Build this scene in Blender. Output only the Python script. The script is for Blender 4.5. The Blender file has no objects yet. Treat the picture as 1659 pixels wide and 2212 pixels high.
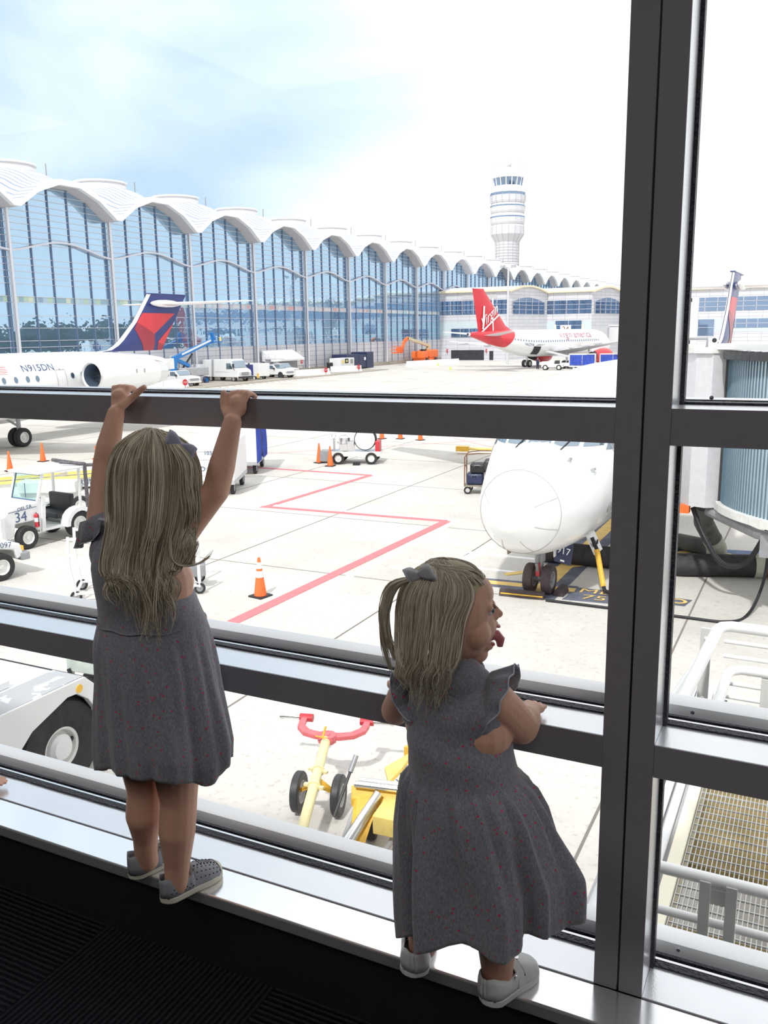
SKY_S = 1.15; SUN_S = 2.4; FILL_S = 3.1; EXPO = 0.20
import bpy, bmesh, math, random
from math import sin, cos, pi, radians, sqrt, atan2, exp
from mathutils import Vector, Matrix, noise
random.seed(7)
sc = bpy.context.scene
COL = sc.collection
ZA = -4.55          # level of the apron; the window ledge is z = 0
V = Vector

# ------------------------------------------------------------------ materials
def nodes(m):
    m.use_nodes = True
    nt = m.node_tree
    return nt, nt.nodes, nt.links

def P(name, col, rough=.5, metal=0., var=.05, scale=8., bump=0., bscale=60., spec=.5, coat=0.):
    m = bpy.data.materials.new(name)
    nt, N, L = nodes(m)
    b = N['Principled BSDF']
    b.inputs['Roughness'].default_value = rough
    b.inputs['Metallic'].default_value = metal
    b.inputs['Specular IOR Level'].default_value = spec
    b.inputs['Coat Weight'].default_value = coat
    tc = N.new('ShaderNodeTexCoord')
    nz = N.new('ShaderNodeTexNoise'); nz.inputs['Scale'].default_value = scale; nz.inputs['Detail'].default_value = 4
    L.new(tc.outputs['Object'], nz.inputs['Vector'])
    r = N.new('ShaderNodeValToRGB')
    r.color_ramp.elements[0].position = .3; r.color_ramp.elements[1].position = .7
    r.color_ramp.elements[0].color = tuple(max(0, c*(1-var)) for c in col)+(1,)
    r.color_ramp.elements[1].color = tuple(min(1, c*(1+var)) for c in col)+(1,)
    L.new(nz.outputs['Fac'], r.inputs['Fac'])
    L.new(r.outputs['Color'], b.inputs['Base Color'])
    if bump:
        n2 = N.new('ShaderNodeTexNoise'); n2.inputs['Scale'].default_value = bscale
        L.new(tc.outputs['Object'], n2.inputs['Vector'])
        bp = N.new('ShaderNodeBump'); bp.inputs['Strength'].default_value = bump; bp.inputs['Distance'].default_value = .01
        L.new(n2.outputs['Fac'], bp.inputs['Height'])
        L.new(bp.outputs['Normal'], b.inputs['Normal'])
    return m

def glass_mat(name, tint=(.97,.99,1), refl=1.0, rough=0.):
    m = bpy.data.materials.new(name)
    nt, N, L = nodes(m)
    N.remove(N['Principled BSDF'])
    out = N['Material Output']
    tr = N.new('ShaderNodeBsdfTransparent'); tr.inputs['Color'].default_value = tuple(tint)+(1,)
    gl = N.new('ShaderNodeBsdfGlossy'); gl.inputs['Roughness'].default_value = rough
    fr = N.new('ShaderNodeFresnel')
    ge = N.new('ShaderNodeNewGeometry'); io = N.new('ShaderNodeMapRange')      # same reflectance from either side of the pane
    io.inputs['To Min'].default_value = 1.33; io.inputs['To Max'].default_value = 1/1.33
    L.new(ge.outputs['Backfacing'], io.inputs['Value']); L.new(io.outputs[0], fr.inputs['IOR'])
    mu = N.new('ShaderNodeMath'); mu.operation = 'MULTIPLY'; mu.inputs[1].default_value = refl
    mx = N.new('ShaderNodeMixShader')
    L.new(fr.outputs['Fac'], mu.inputs[0]); L.new(mu.outputs[0], mx.inputs['Fac'])
    L.new(tr.outputs[0], mx.inputs[1]); L.new(gl.outputs[0], mx.inputs[2]); L.new(mx.outputs[0], out.inputs['Surface'])
    return m

def reflective_glass(name, body, tint, mirror=.55, rough=.03, wav=0.):
    """coated facade glass: a tinted body seen through a mirror coating"""
    m = bpy.data.materials.new(name)
    nt, N, L = nodes(m)
    N.remove(N['Principled BSDF'])
    out = N['Material Output']
    df = N.new('ShaderNodeBsdfDiffuse')
    tc = N.new('ShaderNodeTexCoord'); nz = N.new('ShaderNodeTexNoise'); nz.inputs['Scale'].default_value = .35
    L.new(tc.outputs['Object'], nz.inputs['Vector'])
    rp = N.new('ShaderNodeValToRGB')
    rp.color_ramp.elements[0].position = .35; rp.color_ramp.elements[1].position = .65
    rp.color_ramp.elements[0].color = tuple(c*.85 for c in body)+(1,)
    rp.color_ramp.elements[1].color = tuple(min(1, c*1.12) for c in body)+(1,)
    L.new(nz.outputs['Fac'], rp.inputs['Fac']); L.new(rp.outputs['Color'], df.inputs['Color'])
    gl = N.new('ShaderNodeBsdfGlossy'); gl.inputs['Color'].default_value = tuple(tint)+(1,); gl.inputs['Roughness'].default_value = rough
    if wav:
        n2 = N.new('ShaderNodeTexNoise'); n2.inputs['Scale'].default_value = .9
        L.new(tc.outputs['Object'], n2.inputs['Vector'])
        bp = N.new('ShaderNodeBump'); bp.inputs['Strength'].default_value = wav; bp.inputs['Distance'].default_value = .05
        L.new(n2.outputs['Fac'], bp.inputs['Height']); L.new(bp.outputs['Normal'], gl.inputs['Normal'])
    mx = N.new('ShaderNodeMixShader'); mx.inputs['Fac'].default_value = mirror
    L.new(df.outputs[0], mx.inputs[1]); L.new(gl.outputs[0], mx.inputs[2]); L.new(mx.outputs[0], out.inputs['Surface'])
    return m

def emit_mat(name, col, s):
    m = bpy.data.materials.new(name)
    nt, N, L = nodes(m)
    b = N['Principled BSDF']
    b.inputs['Base Color'].default_value = tuple(col)+(1,)
    b.inputs['Emission Color'].default_value = tuple(col)+(1,)
    b.inputs['Emission Strength'].default_value = s
    return m

M = {}
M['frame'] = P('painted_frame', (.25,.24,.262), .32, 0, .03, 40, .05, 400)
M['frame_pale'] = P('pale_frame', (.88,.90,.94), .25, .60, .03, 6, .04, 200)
M['ledge'] = P('polished_ledge', (.96,.965,.98), .17, .80, .02, 2, .02, 30)
M['gasket'] = P('black_gasket', (.018,.018,.03), .45, 0, .3, 60, .8, 160)
M['exterior_cap'] = P('exterior_cap', (.93,.935,.95), .3, .15, .02, 4)
M['white'] = P('white_paint', (.80,.81,.82), .35, 0, .04, 1.2)
M['plane_white'] = P('aircraft_white', (.84,.845,.85), .22, 0, .02, .6, coat=.3)
M['cream'] = P('cream_paint', (.82,.76,.60), .5)
M['wallwhite'] = P('wall_white', (.61,.61,.64), .55)
M['offwhite'] = P('aged_white', (.72,.72,.70), .5, 0, .12, 3)
M['grey'] = P('grey_metal', (.32,.33,.35), .45, .3, .1, 6)
M['midgrey'] = P('mid_grey', (.45,.46,.48), .5, 0, .1, 4)
M['dark'] = P('dark_metal', (.045,.045,.05), .5, .1, .2, 12)
M['black'] = P('black_plastic', (.015,.015,.018), .5, 0, .2, 12)
M['rubber'] = P('tyre_rubber', (.028,.027,.030), .8, 0, .25, 12, .3, 50)
M['brownrubber'] = P('brown_tyre', (.07,.05,.055), .75, 0, .25, 12, .3, 50)
M['chrome'] = P('bright_metal', (.75,.75,.76), .22, .9, .05, 10)
M['orange'] = P('safety_orange', (.90,.16,.035), .5, 0, .08, 10)
M['reflector'] = P('reflective_white', (.85,.86,.88), .3)
M['red'] = P('red_paint', (.55,.035,.05), .4, 0, .1, 6)
M['towred'] = P('faded_red', (.72,.16,.18), .5, 0, .12, 10)
M['brightred'] = P('tail_red', (.60,.030,.045), .3, 0, .06, .8, coat=.3)
M['logo_red'] = P('fin_red', (.66,.045,.06), .3, 0, .04, 1)
M['logo_darkred'] = P('fin_dark_red', (.36,.03,.055), .3, 0, .04, 1)
M['logo_blue'] = P('fin_blue', (.028,.045,.19), .3, 0, .05, 1)
M['letterblue'] = P('lettering_blue', (.05,.09,.20), .5)
M['navy'] = P('navy_paint', (.022,.03,.085), .45, 0, .15, 3)
M['blue'] = P('tarp_blue', (.03,.07,.42), .6, 0, .25, 2.5, .6, 6)
M['liftblue'] = P('lift_blue', (.02,.20,.55), .4, 0, .1, 4)
M['yellow'] = P('yellow_paint', (.86,.66,.20), .5, 0, .1, 10)
M['deepyellow'] = P('deep_yellow', (.86,.50,.06), .5, 0, .12, 10)
M['tan'] = P('tan_boom', (.62,.52,.34), .5)
M['liftorange'] = P('lift_orange', (.85,.16,.03), .45, 0, .1, 3)
M['windglass'] = reflective_glass('vehicle_glass', (.10,.15,.18), (.75,.85,.95), .38)
M['cabinglass'] = reflective_glass('cabin_window', (.05,.08,.12), (.6,.75,.9), .3)
M['greentint'] = glass_mat('green_windscreen', (.80,.93,.93), .9)
M['skin'] = P('skin', (.66,.37,.265), .5, 0, .08, 9, .12, 300)
M['concrete_low'] = P('plinth_concrete', (.40,.36,.31), .8, 0, .12, 1.5)
M['rust'] = P('brown_metal', (.20,.10,.06), .7, 0, .3, 8)
M['hivis'] = P('hi_vis', (.55,.75,.08), .6)
M['fur'] = P('trousers', (.03,.035,.06), .8)

# ------------------------------------------------------------------ mesh builder
class MB:
    def __init__(s): s.v = []; s.f = []
    def add(s, vs, fs):
        n = len(s.v); s.v += [tuple(v) for v in vs]; s.f += [tuple(i+n for i in f) for f in fs]; return s
    def box(s, x0, x1, y0, y1, z0, z1, M4=None):
        vs = [V((x,y,z)) for z in (z0,z1) for y in (y0,y1) for x in (x0,x1)]
        if M4 is not None: vs = [M4 @ v for v in vs]
        return s.add(vs, [(0,2,3,1),(4,5,7,6),(0,1,5,4),(2,6,7,3),(0,4,6,2),(1,3,7,5)])
    def beam(s, a, b, w, h, up=(0,0,1)):
        a = V(a); b = V(b); d = (b-a); L = d.length
        if L < 1e-6: return s
        d /= L; u = V(up)
        if abs(d.dot(u)) > .98: u = V((0,1,0))
        sx = d.cross(u).normalized(); u = sx.cross(d)
        vs = [p + sx*(i*w/2) + u*(j*h/2) for p in (a,b) for j in (-1,1) for i in (-1,1)]
        return s.add(vs, [(0,2,3,1),(4,5,7,6),(0,1,5,4),(2,6,7,3),(0,4,6,2),(1,3,7,5)])
    def tube(s, pts, r, seg=10, cap=True):
        pts = [V(p) for p in pts]; n = len(pts)
        rr = list(r) if hasattr(r, '__len__') else [r]*n
        t0 = (pts[1]-pts[0]).normalized()
        ref = V((0,0,1)) if abs(t0.z) < .9 else V((1,0,0))
        u = t0.cross(ref).normalized(); vs = []
        for i, p in enumerate(pts):
            t = ((pts[min(i+1,n-1)]-pts[max(i-1,0)])).normalized()
            u = (u - t*u.dot(t))
            u = u.normalized() if u.length > 1e-6 else t.orthogonal().normalized()
            w = t.cross(u)
            vs += [p + (u*cos(2*pi*k/seg) + w*sin(2*pi*k/seg))*rr[i] for k in range(seg)]
        fs = [(i*seg+k, i*seg+(k+1)%seg, (i+1)*seg+(k+1)%seg, (i+1)*seg+k) for i in range(n-1) for k in range(seg)]
        if cap: fs += [tuple(range(seg-1,-1,-1)), tuple((n-1)*seg+k for k in range(seg))]
        return s.add(vs, fs)
    def lathe(s, prof, o=(0,0,0), axis=(0,0,1), seg=24, cap=True):
        o = V(o); a = V(axis).normalized(); u = a.orthogonal().normalized(); w = a.cross(u); vs = []
        for (r, h) in prof: vs += [o + a*h + (u*cos(2*pi*k/seg)+w*sin(2*pi*k/seg))*r for k in range(seg)]
        n = len(prof)
        fs = [(i*seg+k, i*seg+(k+1)%seg, (i+1)*seg+(k+1)%seg, (i+1)*seg+k) for i in range(n-1) for k in range(seg)]
        if cap: fs += [tuple(range(seg-1,-1,-1)), tuple((n-1)*seg+k for k in range(seg))]
        return s.add(vs, fs)
    def cyl(s, a, b, r, seg=16, r2=None):
        a = V(a); b = V(b)
        return s.lathe([(r,0),(r if r2 is None else r2,(b-a).length)], a, b-a, seg)
    def prism(s, poly, vec):
        n = len(poly); vec = V(vec); vs = [V(p) for p in poly]; vs += [p+vec for p in vs]
        return s.add(vs, [tuple(range(n-1,-1,-1)), tuple(range(n,2*n))] + [(i,(i+1)%n,n+(i+1)%n,n+i) for i in range(n)])
    def grid(s, rows, closed=False, caps=False):
        n = len(rows[0]); vs = [p for r in rows for p in r]; fs = []
        for i in range(len(rows)-1):
            for k in range(n if closed else n-1):
                fs.append((i*n+k, i*n+(k+1)%n, (i+1)*n+(k+1)%n, (i+1)*n+k))
        if caps: fs += [tuple(range(n-1,-1,-1)), tuple((len(rows)-1)*n+k for k in range(n))]
        return s.add(vs, fs)
    def ball(s, c, r, sc3=(1,1,1), seg=12, rings=8, R=None):
        c = V(c); vs = [V((0,0,1))]
        for i in range(1, rings):
            a = pi*i/rings
            vs += [V((sin(a)*cos(2*pi*k/seg), sin(a)*sin(2*pi*k/seg), cos(a))) for k in range(seg)]
        vs.append(V((0,0,-1)))
        out = []
        for v in vs:
            v = V((v.x*sc3[0], v.y*sc3[1], v.z*sc3[2]))*r
            if R is not None: v = R @ v
            out.append(c+v)
        fs = [(0,1+k,1+(k+1)%seg) for k in range(seg)]
        for i in range(rings-2):
            for k in range(seg):
                a = 1+i*seg+k; b = 1+i*seg+(k+1)%seg; fs.append((a, a+seg, b+seg, b))
        e = len(vs)-1; fs += [(1+(rings-2)*seg+(k+1)%seg, 1+(rings-2)*seg+k, e) for k in range(seg)]
        return s.add(out, fs)
    def build(s, name, mat, parent=None, smooth=False, bevel=0., loc=None, seg=2):
        me = bpy.data.meshes.new(name); me.from_pydata(s.v, [], s.f); me.update()
        bm = bmesh.new(); bm.from_mesh(me); bmesh.ops.recalc_face_normals(bm, faces=bm.faces); bm.to_mesh(me); bm.free()
        if isinstance(mat, str): mat = M[mat]
        me.materials.append(mat)
        if smooth:
            for p in me.polygons: p.use_smooth = True
            try: me.set_sharp_from_angle(angle=radians(38))
            except Exception: pass
        o = bpy.data.objects.new(name, me); COL.objects.link(o)
        if parent is not None: o.parent = parent
        if loc is not None: o.location = loc
        if bevel:
            b = o.modifiers.new('bevel', 'BEVEL'); b.width = bevel; b.segments = seg; b.limit_method = 'ANGLE'
        return o

def tag(o, label=None, cat=None, group=None, kind=None):
    if label: o['label'] = label
    if cat: o['category'] = cat
    if group: o['group'] = group
    if kind: o['kind'] = kind
    return o

def thing(name, label, cat, loc=(0,0,0), rz=0., group=None):
    o = bpy.data.objects.new(name, None); COL.objects.link(o)
    o.location = loc; o.rotation_euler = (0,0,rz); o.empty_display_size = .2
    return tag(o, label, cat, group)

def kids(o): return [c for c in COL.objects if c.parent == o]
def copy_tree(o, loc=None, rz=None, label=None, scale=None):
    def rec(a, par):
        c = a.copy(); COL.objects.link(c)
        if par is not None: c.parent = par
        for ch in kids_of.get(a.name, []): rec(ch, c)
        return c
    kids_of = {}
    for x in COL.objects:
        if x.parent: kids_of.setdefault(x.parent.name, []).append(x)
    r = rec(o, None)
    if loc is not None: r.location = loc
    if rz is not None: r.rotation_euler = (0,0,rz)
    if scale is not None: r.scale = (scale,)*3
    if label: r['label'] = label
    return r

_tc = {}
def text_geo(s, shear=0.):
    k = (s, shear)
    if k in _tc: return _tc[k]
    cu = bpy.data.curves.new('t', 'FONT'); cu.body = s; cu.size = 1; cu.shear = shear; cu.resolution_u = 3
    cu.align_x = 'CENTER'; cu.align_y = 'CENTER'; cu.fill_mode = 'FRONT'
    o = bpy.data.objects.new('t', cu); COL.objects.link(o)
    dg = bpy.context.evaluated_depsgraph_get(); dg.update()
    me = bpy.data.meshes.new_from_object(o.evaluated_get(dg))
    r = ([v.co.copy() for v in me.vertices], [tuple(p.vertices) for p in me.polygons])
    bpy.data.objects.remove(o); bpy.data.curves.remove(cu); bpy.data.meshes.remove(me)
    _tc[k] = r
    return r
def lettering(s, size, O, U, W, mat, parent, name='lettering', fn=None, shear=0., sx=1.):
    """text whose baseline runs along U and rises along W from centre O (parent's frame)"""
    vs, fs = text_geo(s, shear)
    O = V(O); U = V(U).normalized(); W = V(W).normalized()
    out = [O + U*(v.x*size*sx) + W*(v.y*size) for v in vs]
    if fn: out = [fn(p) for p in out]
    n = U.cross(W)*.0
    return MB().add(out, fs).build(name, mat, parent)

def wheel(par, c, r, w, axis=(0,1,0), name='wheel', tyre='rubber', rim='offwhite', hub=True, seg=24, ratio=.56):
    """tyre with a rim as its sub-part; face = side of the axis on which the dished rim is seen"""
    a = V(axis).normalized(); c = V(c)
    ri = r*ratio
    prof = [(ri,-w*.42),(r*.78,-w*.5),(r*.94,-w*.46),(r,-w*.32),(r,w*.32),(r*.94,w*.46),(r*.78,w*.5),(ri,w*.42),(ri,-w*.42)]
    t = MB().lathe(prof, c, a, seg, cap=False).build(name, tyre, par, smooth=True)
    m = MB().lathe([(ri*1.02,-w*.43),(ri*.9,-w*.40),(ri*.8,-w*.2),(ri*.35,-w*.2),(ri*.3,-w*.36),(.001,-w*.38)], c, a, seg, cap=False)
    m.lathe([(ri*1.02,w*.43),(ri*.9,w*.40),(ri*.8,w*.2),(ri*.35,w*.2),(ri*.3,w*.36),(.001,w*.38)], c, a, seg, cap=False)
    m.build('rim', rim, t, smooth=True)
    return t

def smoothstep(a, b, x):
    t = min(1, max(0, (x-a)/(b-a))); return t*t*(3-2*t)
def lerp(a, b, t): return a+(b-a)*t
def interp(x, xs, ys):
    if x <= xs[0]: return ys[0]
    for i in range(len(xs)-1):
        if x <= xs[i+1]: return lerp(ys[i], ys[i+1], (x-xs[i])/(xs[i+1]-xs[i]))
    return ys[-1]
# ------------------------------------------------------------------ camera
cam = bpy.data.cameras.new('camera'); camo = bpy.data.objects.new('camera', cam); COL.objects.link(camo)
R3 = Matrix(((0.89643911,-0.07608746,0.43658632),(0.4429198,0.18671892,-0.87690256),(-0.01479763,0.97946248,0.20108279)))
camo.matrix_world = Matrix.Translation((0,0,1.246)) @ R3.to_4x4()
cam.sensor_fit = 'VERTICAL'; cam.sensor_height = 36; cam.sensor_width = 27
cam.lens = 1885/2212*36; cam.clip_start = .05; cam.clip_end = 3000
sc.camera = camo

# ------------------------------------------------------------------ sky and sun
w = bpy.data.worlds.new('cloudy_sky'); sc.world = w; w.use_nodes = True
N = w.node_tree.nodes; L = w.node_tree.links
bg = N['Background']; bg.inputs['Strength'].default_value = SKY_S
tc = N.new('ShaderNodeTexCoord')
mp = N.new('ShaderNodeMapping'); mp.inputs['Scale'].default_value = (1.0,1.0,2.4); mp.inputs['Location'].default_value = (.35,.1,.2)
nz = N.new('ShaderNodeTexNoise'); nz.inputs['Scale'].default_value = 2.1; nz.inputs['Detail'].default_value = 6; nz.inputs['Roughness'].default_value = .5
nz.inputs['Distortion'].default_value = .35
# blue gap in the cloud towards the left of the view
dt = N.new('ShaderNodeVectorMath'); dt.operation = 'DOT_PRODUCT'; dt.inputs[1].default_value = V((-.70,.66,.26)).normalized()
nm = N.new('ShaderNodeVectorMath'); nm.operation = 'NORMALIZE'
L.new(tc.outputs['Generated'], nm.inputs[0]); L.new(nm.outputs[0], dt.inputs[0])
mr = N.new('ShaderNodeMapRange'); mr.inputs['From Min'].default_value = .90; mr.inputs['From Max'].default_value = 1.0
L.new(dt.outputs['Value'], mr.inputs['Value'])
L.new(nm.outputs[0], mp.inputs['Vector']); L.new(mp.outputs[0], nz.inputs['Vector'])
mu = N.new('ShaderNodeMath'); mu.operation = 'MULTIPLY_ADD'; mu.inputs[1].default_value = .40; mu.inputs[2].default_value = -.12
L.new(mr.outputs[0], mu.inputs[0])
ad = N.new('ShaderNodeMath'); ad.operation = 'ADD'; L.new(mu.outputs[0], ad.inputs[0]); L.new(nz.outputs['Fac'], ad.inputs[1])
cr = N.new('ShaderNodeValToRGB'); e = cr.color_ramp.elements
e[0].position = .50; e[0].color = (1.0,1.0,1.0,1)
e[1].position = .86; e[1].color = (.47,.62,.76,1)
n1 = e.new(.66); n1.color = (.71,.81,.88,1)
L.new(ad.outputs[0], cr.inputs['Fac']); L.new(cr.outputs['Color'], bg.inputs['Color'])
sun = bpy.data.lights.new('sun', 'SUN'); sun.energy = SUN_S; sun.angle = radians(2.5); sun.color = (1,.965,.91)
so = bpy.data.objects.new('sun', sun); COL.objects.link(so)
d = V((-.07,.64,-.766)).normalized()
so.rotation_euler = d.to_track_quat('-Z', 'Y').to_euler()

# ------------------------------------------------------------------ room shell
def struct(name, mb, mat, **k):
    o = mb.build(name, mat, None, **k); o['kind'] = 'structure'; return o

def carpet_mat():
    m = bpy.data.materials.new('carpet'); nt, N, L = nodes(m); b = N['Principled BSDF']
    b.inputs['Roughness'].default_value = .95; b.inputs['Specular IOR Level'].default_value = .1
    tc = N.new('ShaderNodeTexCoord')
    ck = N.new('ShaderNodeTexChecker'); ck.inputs['Scale'].default_value = 2.0
    L.new(tc.outputs['Object'], ck.inputs['Vector'])
    ws = []
    for ax in ('X', 'Y'):
        wv = N.new('ShaderNodeTexWave'); wv.bands_direction = ax; wv.inputs['Scale'].default_value = 22; wv.inputs['Distortion'].default_value = 1.4
        wv.inputs['Detail'].default_value = 2; wv.inputs['Detail Scale'].default_value = 3
        L.new(tc.outputs['Object'], wv.inputs['Vector']); ws.append(wv)
    mx = N.new('ShaderNodeMix'); mx.data_type = 'FLOAT'
    L.new(ck.outputs['Fac'], mx.inputs['Factor']); L.new(ws[0].outputs['Fac'], mx.inputs[2]); L.new(ws[1].outputs['Fac'], mx.inputs[3])
    cr = N.new('ShaderNodeValToRGB'); cr.color_ramp.elements[0].color = (.005,.005,.009,1); cr.color_ramp.elements[1].color = (.028,.027,.034,1)
    L.new(mx.outputs[0], cr.inputs['Fac']); L.new(cr.outputs['Color'], b.inputs['Base Color'])
    bp = N.new('ShaderNodeBump'); bp.inputs['Strength'].default_value = 1; bp.inputs['Distance'].default_value = .006
    L.new(mx.outputs[0], bp.inputs['Height']); L.new(bp.outputs['Normal'], b.inputs['Normal'])
    return m
FZ = -.20
XL, XR, YB, ZC = -9.2, 4.6, -9., 2.75
struct('floor', MB().box(XL,XR,YB,1.44,FZ-.3,FZ), carpet_mat())
M['roomwall'] = P('room_wall', (.30,.29,.28), .8)
M['ceil'] = P('ceiling_paint', (.45,.45,.45), .9)
struct('wall_left', MB().box(XL-.2,XL,YB,1.6,FZ,ZC), 'roomwall')
struct('wall_right', MB().box(XR,XR+.2,YB,1.6,FZ,ZC), 'roomwall')
struct('wall_back', MB().box(XL,XR,YB-.2,YB,FZ,ZC), 'roomwall')
struct('ceiling', MB().box(XL-.2,XR+.2,YB-.2,1.6,ZC,ZC+.2), 'ceil')
M['plinth'] = P('dark_ledge_side', (.012,.012,.014), .6)
struct('wall_front', MB().box(XL-.2,XR+.2,1.42,1.5,FZ-.3,-.02).box(XL-.2,XR+.2,1.5,1.64,ZA,-.02).box(XL-.2,XR+.2,1.5,1.72,2.5,2.95), 'plinth')
struct('trim_1', MB().box(XL,XR,1.40,1.4985,-.03,0.), 'ledge', bevel=.004)     # the ledge the girls stand on
M['lamp'] = emit_mat('fill_diffuser', (1,.96,.92), FILL_S)
for i, (x, y) in enumerate([(-5.5,-.9),(-2.4,-.9),(.7,-.9),(3.4,-.9)]):  # unseen ceiling lamps, added to brighten the backlit room side
    t = thing('fill_ceiling_light', 'added square flat fill light on the ceiling, unseen behind the viewer', 'ceiling light', (x,y,ZC), 0, 'added fill lights for the lounge')
    MB().box(-.73,.73,-.73,.73,-.05,0).build('housing', 'white', t)
    MB().box(-.68,.68,-.68,.68,-.06,-.05).build('diffuser', M['lamp'], t)

# window members: pale sides, dark inner face.  Inner face y = 1.5, glass at y = 1.625
YF, YG = 1.5, 1.625
mull = [-7.2, -4.9, -2.66, -.261, 2.14, 4.5]
HW = .0455
ZT = 2.5
rails = [(.4558,.5175),(1.0555,1.1166)]
tn = 2
for i, mx_ in enumerate(mull):
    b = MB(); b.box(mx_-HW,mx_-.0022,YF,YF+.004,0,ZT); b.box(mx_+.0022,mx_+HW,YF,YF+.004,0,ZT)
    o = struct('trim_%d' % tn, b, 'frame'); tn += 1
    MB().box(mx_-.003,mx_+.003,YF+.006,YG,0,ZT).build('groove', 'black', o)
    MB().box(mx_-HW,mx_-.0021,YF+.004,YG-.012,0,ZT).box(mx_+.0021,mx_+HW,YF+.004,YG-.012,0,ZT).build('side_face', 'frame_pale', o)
    MB().box(mx_-HW-.007,mx_-HW+.002,YG-.036,YG-.014,0,ZT).box(mx_+HW-.002,mx_+HW+.007,YG-.036,YG-.014,0,ZT).build('gasket', 'gasket', o)
    MB().box(mx_-.028,mx_+.028,YG+.006,YG+.085,-.02,ZT).build('exterior_cap', 'exterior_cap', o, bevel=.004)
wn = 1
for k in range(len(mull)-1):
    a, c = mull[k]+HW, mull[k+1]-HW
    levels = [(-.02, 0., True)] + [(z0,z1,False) for z0, z1 in rails]
    for (z0, z1, sill) in levels:
        b = MB()
        if not sill: b.box(a+.0005,c-.0005,YF+.001,YF+.005,z0,z1)
        else: b.box(a,c,YF+.0005,YF+.003,-.03,-.0005)
        o = struct('trim_%d' % tn, b, 'frame'); tn += 1
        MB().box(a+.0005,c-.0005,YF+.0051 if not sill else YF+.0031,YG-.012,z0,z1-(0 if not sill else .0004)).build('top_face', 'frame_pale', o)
        # wavy squeezed gasket
        g = MB(); n = 60; rows = []
        for q in range(n+1):
            x = lerp(a, c, q/n); wv = .0022*noise.noise(V((x*14, z1*7, 1)))
            rows.append([V((x,YG-.028+wv,z1-.001)), V((x,YG-.030+wv,z1+.004)), V((x,YG-.014,z1+.0055)), V((x,YG-.010,z1-.001))])
        g.grid(rows).build('gasket', 'gasket', o, smooth=True)
        MB().box(a,c,YG-.010,YG-.0035,z0,z1+.004).build('glazing_bead', 'chrome', o)
        MB().box(a,c,YG+.0035,YG+.012,z0,z1+.006).build('outer_gasket', 'gasket', o)
        cp = MB(); pr = [(YG+.013,z0),(YG+.030,z0),(YG+.030,z1+.002),(YG+.036,z1+.0155),(YG+.045,z1+.019),(YG+.082,z1+.019),(YG+.090,z1+.012),(YG+.090,z0)]
        if abs(z1-1.1166) < .01: pr = [(y, min(z, z1+.004)) for y, z in pr]
        cp.prism([(a-.02,y,z) for y, z in pr[1:]], (c-a+.04,0,0)).build('exterior_cap', 'exterior_cap', o, smooth=True)
        if k == 3:
            for sx in [a+.045+j*.42 for j in range(int((c-a)/.42)+1)]:
                MB().lathe([(.0038,0),(.0038,.001),(.001,.0015)], (sx,YG+.0298,z1-.004+.012), (0,-1,0), 10).build('screw', 'chrome', o)
    zs = [0.] + [z for r in rails for z in r] + [ZT]
    for j in range(0, len(zs)-1, 2):
        o = struct('window_%d' % wn, MB().box(a-.01,c+.01,YG-.003,YG+.003,zs[j]-.004,zs[j+1]+.004), glass_mat('window_glass_%d' % wn, (.985,.995,1), .3)); wn += 1
# ------------------------------------------------------------------ apron
def apron_mat():
    m = bpy.data.materials.new('apron_concrete'); nt, N, L = nodes(m); b = N['Principled BSDF']
    b.inputs['Roughness'].default_value = .85; b.inputs['Specular IOR Level'].default_value = .2
    tc = N.new('ShaderNodeTexCoord')
    n1 = N.new('ShaderNodeTexNoise'); n1.inputs['Scale'].default_value = .35; n1.inputs['Detail'].default_value = 8; n1.inputs['Roughness'].default_value = .62
    n2 = N.new('ShaderNodeTexNoise'); n2.inputs['Scale'].default_value = 9; n2.inputs['Detail'].default_value = 6; n2.inputs['Roughness'].default_value = .7
    L.new(tc.outputs['Object'], n1.inputs['Vector']); L.new(tc.outputs['Object'], n2.inputs['Vector'])
    r1 = N.new('ShaderNodeValToRGB'); r1.color_ramp.elements[0].position = .30; r1.color_ramp.elements[1].position = .58
    r1.color_ramp.elements[0].color = (.52,.50,.465,1); r1.color_ramp.elements[1].color = (.64,.62,.585,1)
    L.new(n1.outputs['Fac'], r1.inputs['Fac'])
    r2 = N.new('ShaderNodeValToRGB'); r2.color_ramp.elements[0].position = .27; r2.color_ramp.elements[1].position = .46
    r2.color_ramp.elements[0].color = (.70,.69,.67,1); r2.color_ramp.elements[1].color = (1,1,1,1)
    L.new(n2.outputs['Fac'], r2.inputs['Fac'])
    mx = N.new('ShaderNodeMix'); mx.data_type = 'RGBA'; mx.blend_type = 'MULTIPLY'; mx.inputs['Factor'].default_value = 1
    L.new(r1.outputs['Color'], mx.inputs[6]); L.new(r2.outputs['Color'], mx.inputs[7]); L.new(mx.outputs[2], b.inputs['Base Color'])
    return m
gx = [-700,-300]+[-150+10*i for i in range(24)]+[300,700]; gy = [-60]+[10*i for i in range(30)]+[500,1500]
struct('ground', MB().grid([[V((x,y,ZA)) for x in gx] for y in gy]), apron_mat())
def flat(name, polys, mat, label, cat, z=.012, group=None):
    b = MB()
    for i, p in enumerate(polys):
        pz = [V((x,y,ZA)) for x, y in p]; b.prism(pz, (0,0,z+.0011*i))
    return tag(b.build(name, mat), label, cat, group)
def strip(a, b, w):
    a = V(a); b = V(b); d = (b-a).normalized(); n = V((-d.y,d.x))*w/2
    return [a+n, b+n, b-n, a-n]
M['joint'] = P('joint_filler', (.22,.20,.18), .9)
M['redline'] = P('red_marking', (.60,.20,.22), .8, 0, .05, 5)
M['redfaint'] = P('worn_red_marking', (.66,.42,.42), .8, 0, .12, 5)
M['whiteline'] = P('white_marking', (.90,.90,.90), .8, 0, .05, 5)
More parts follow.
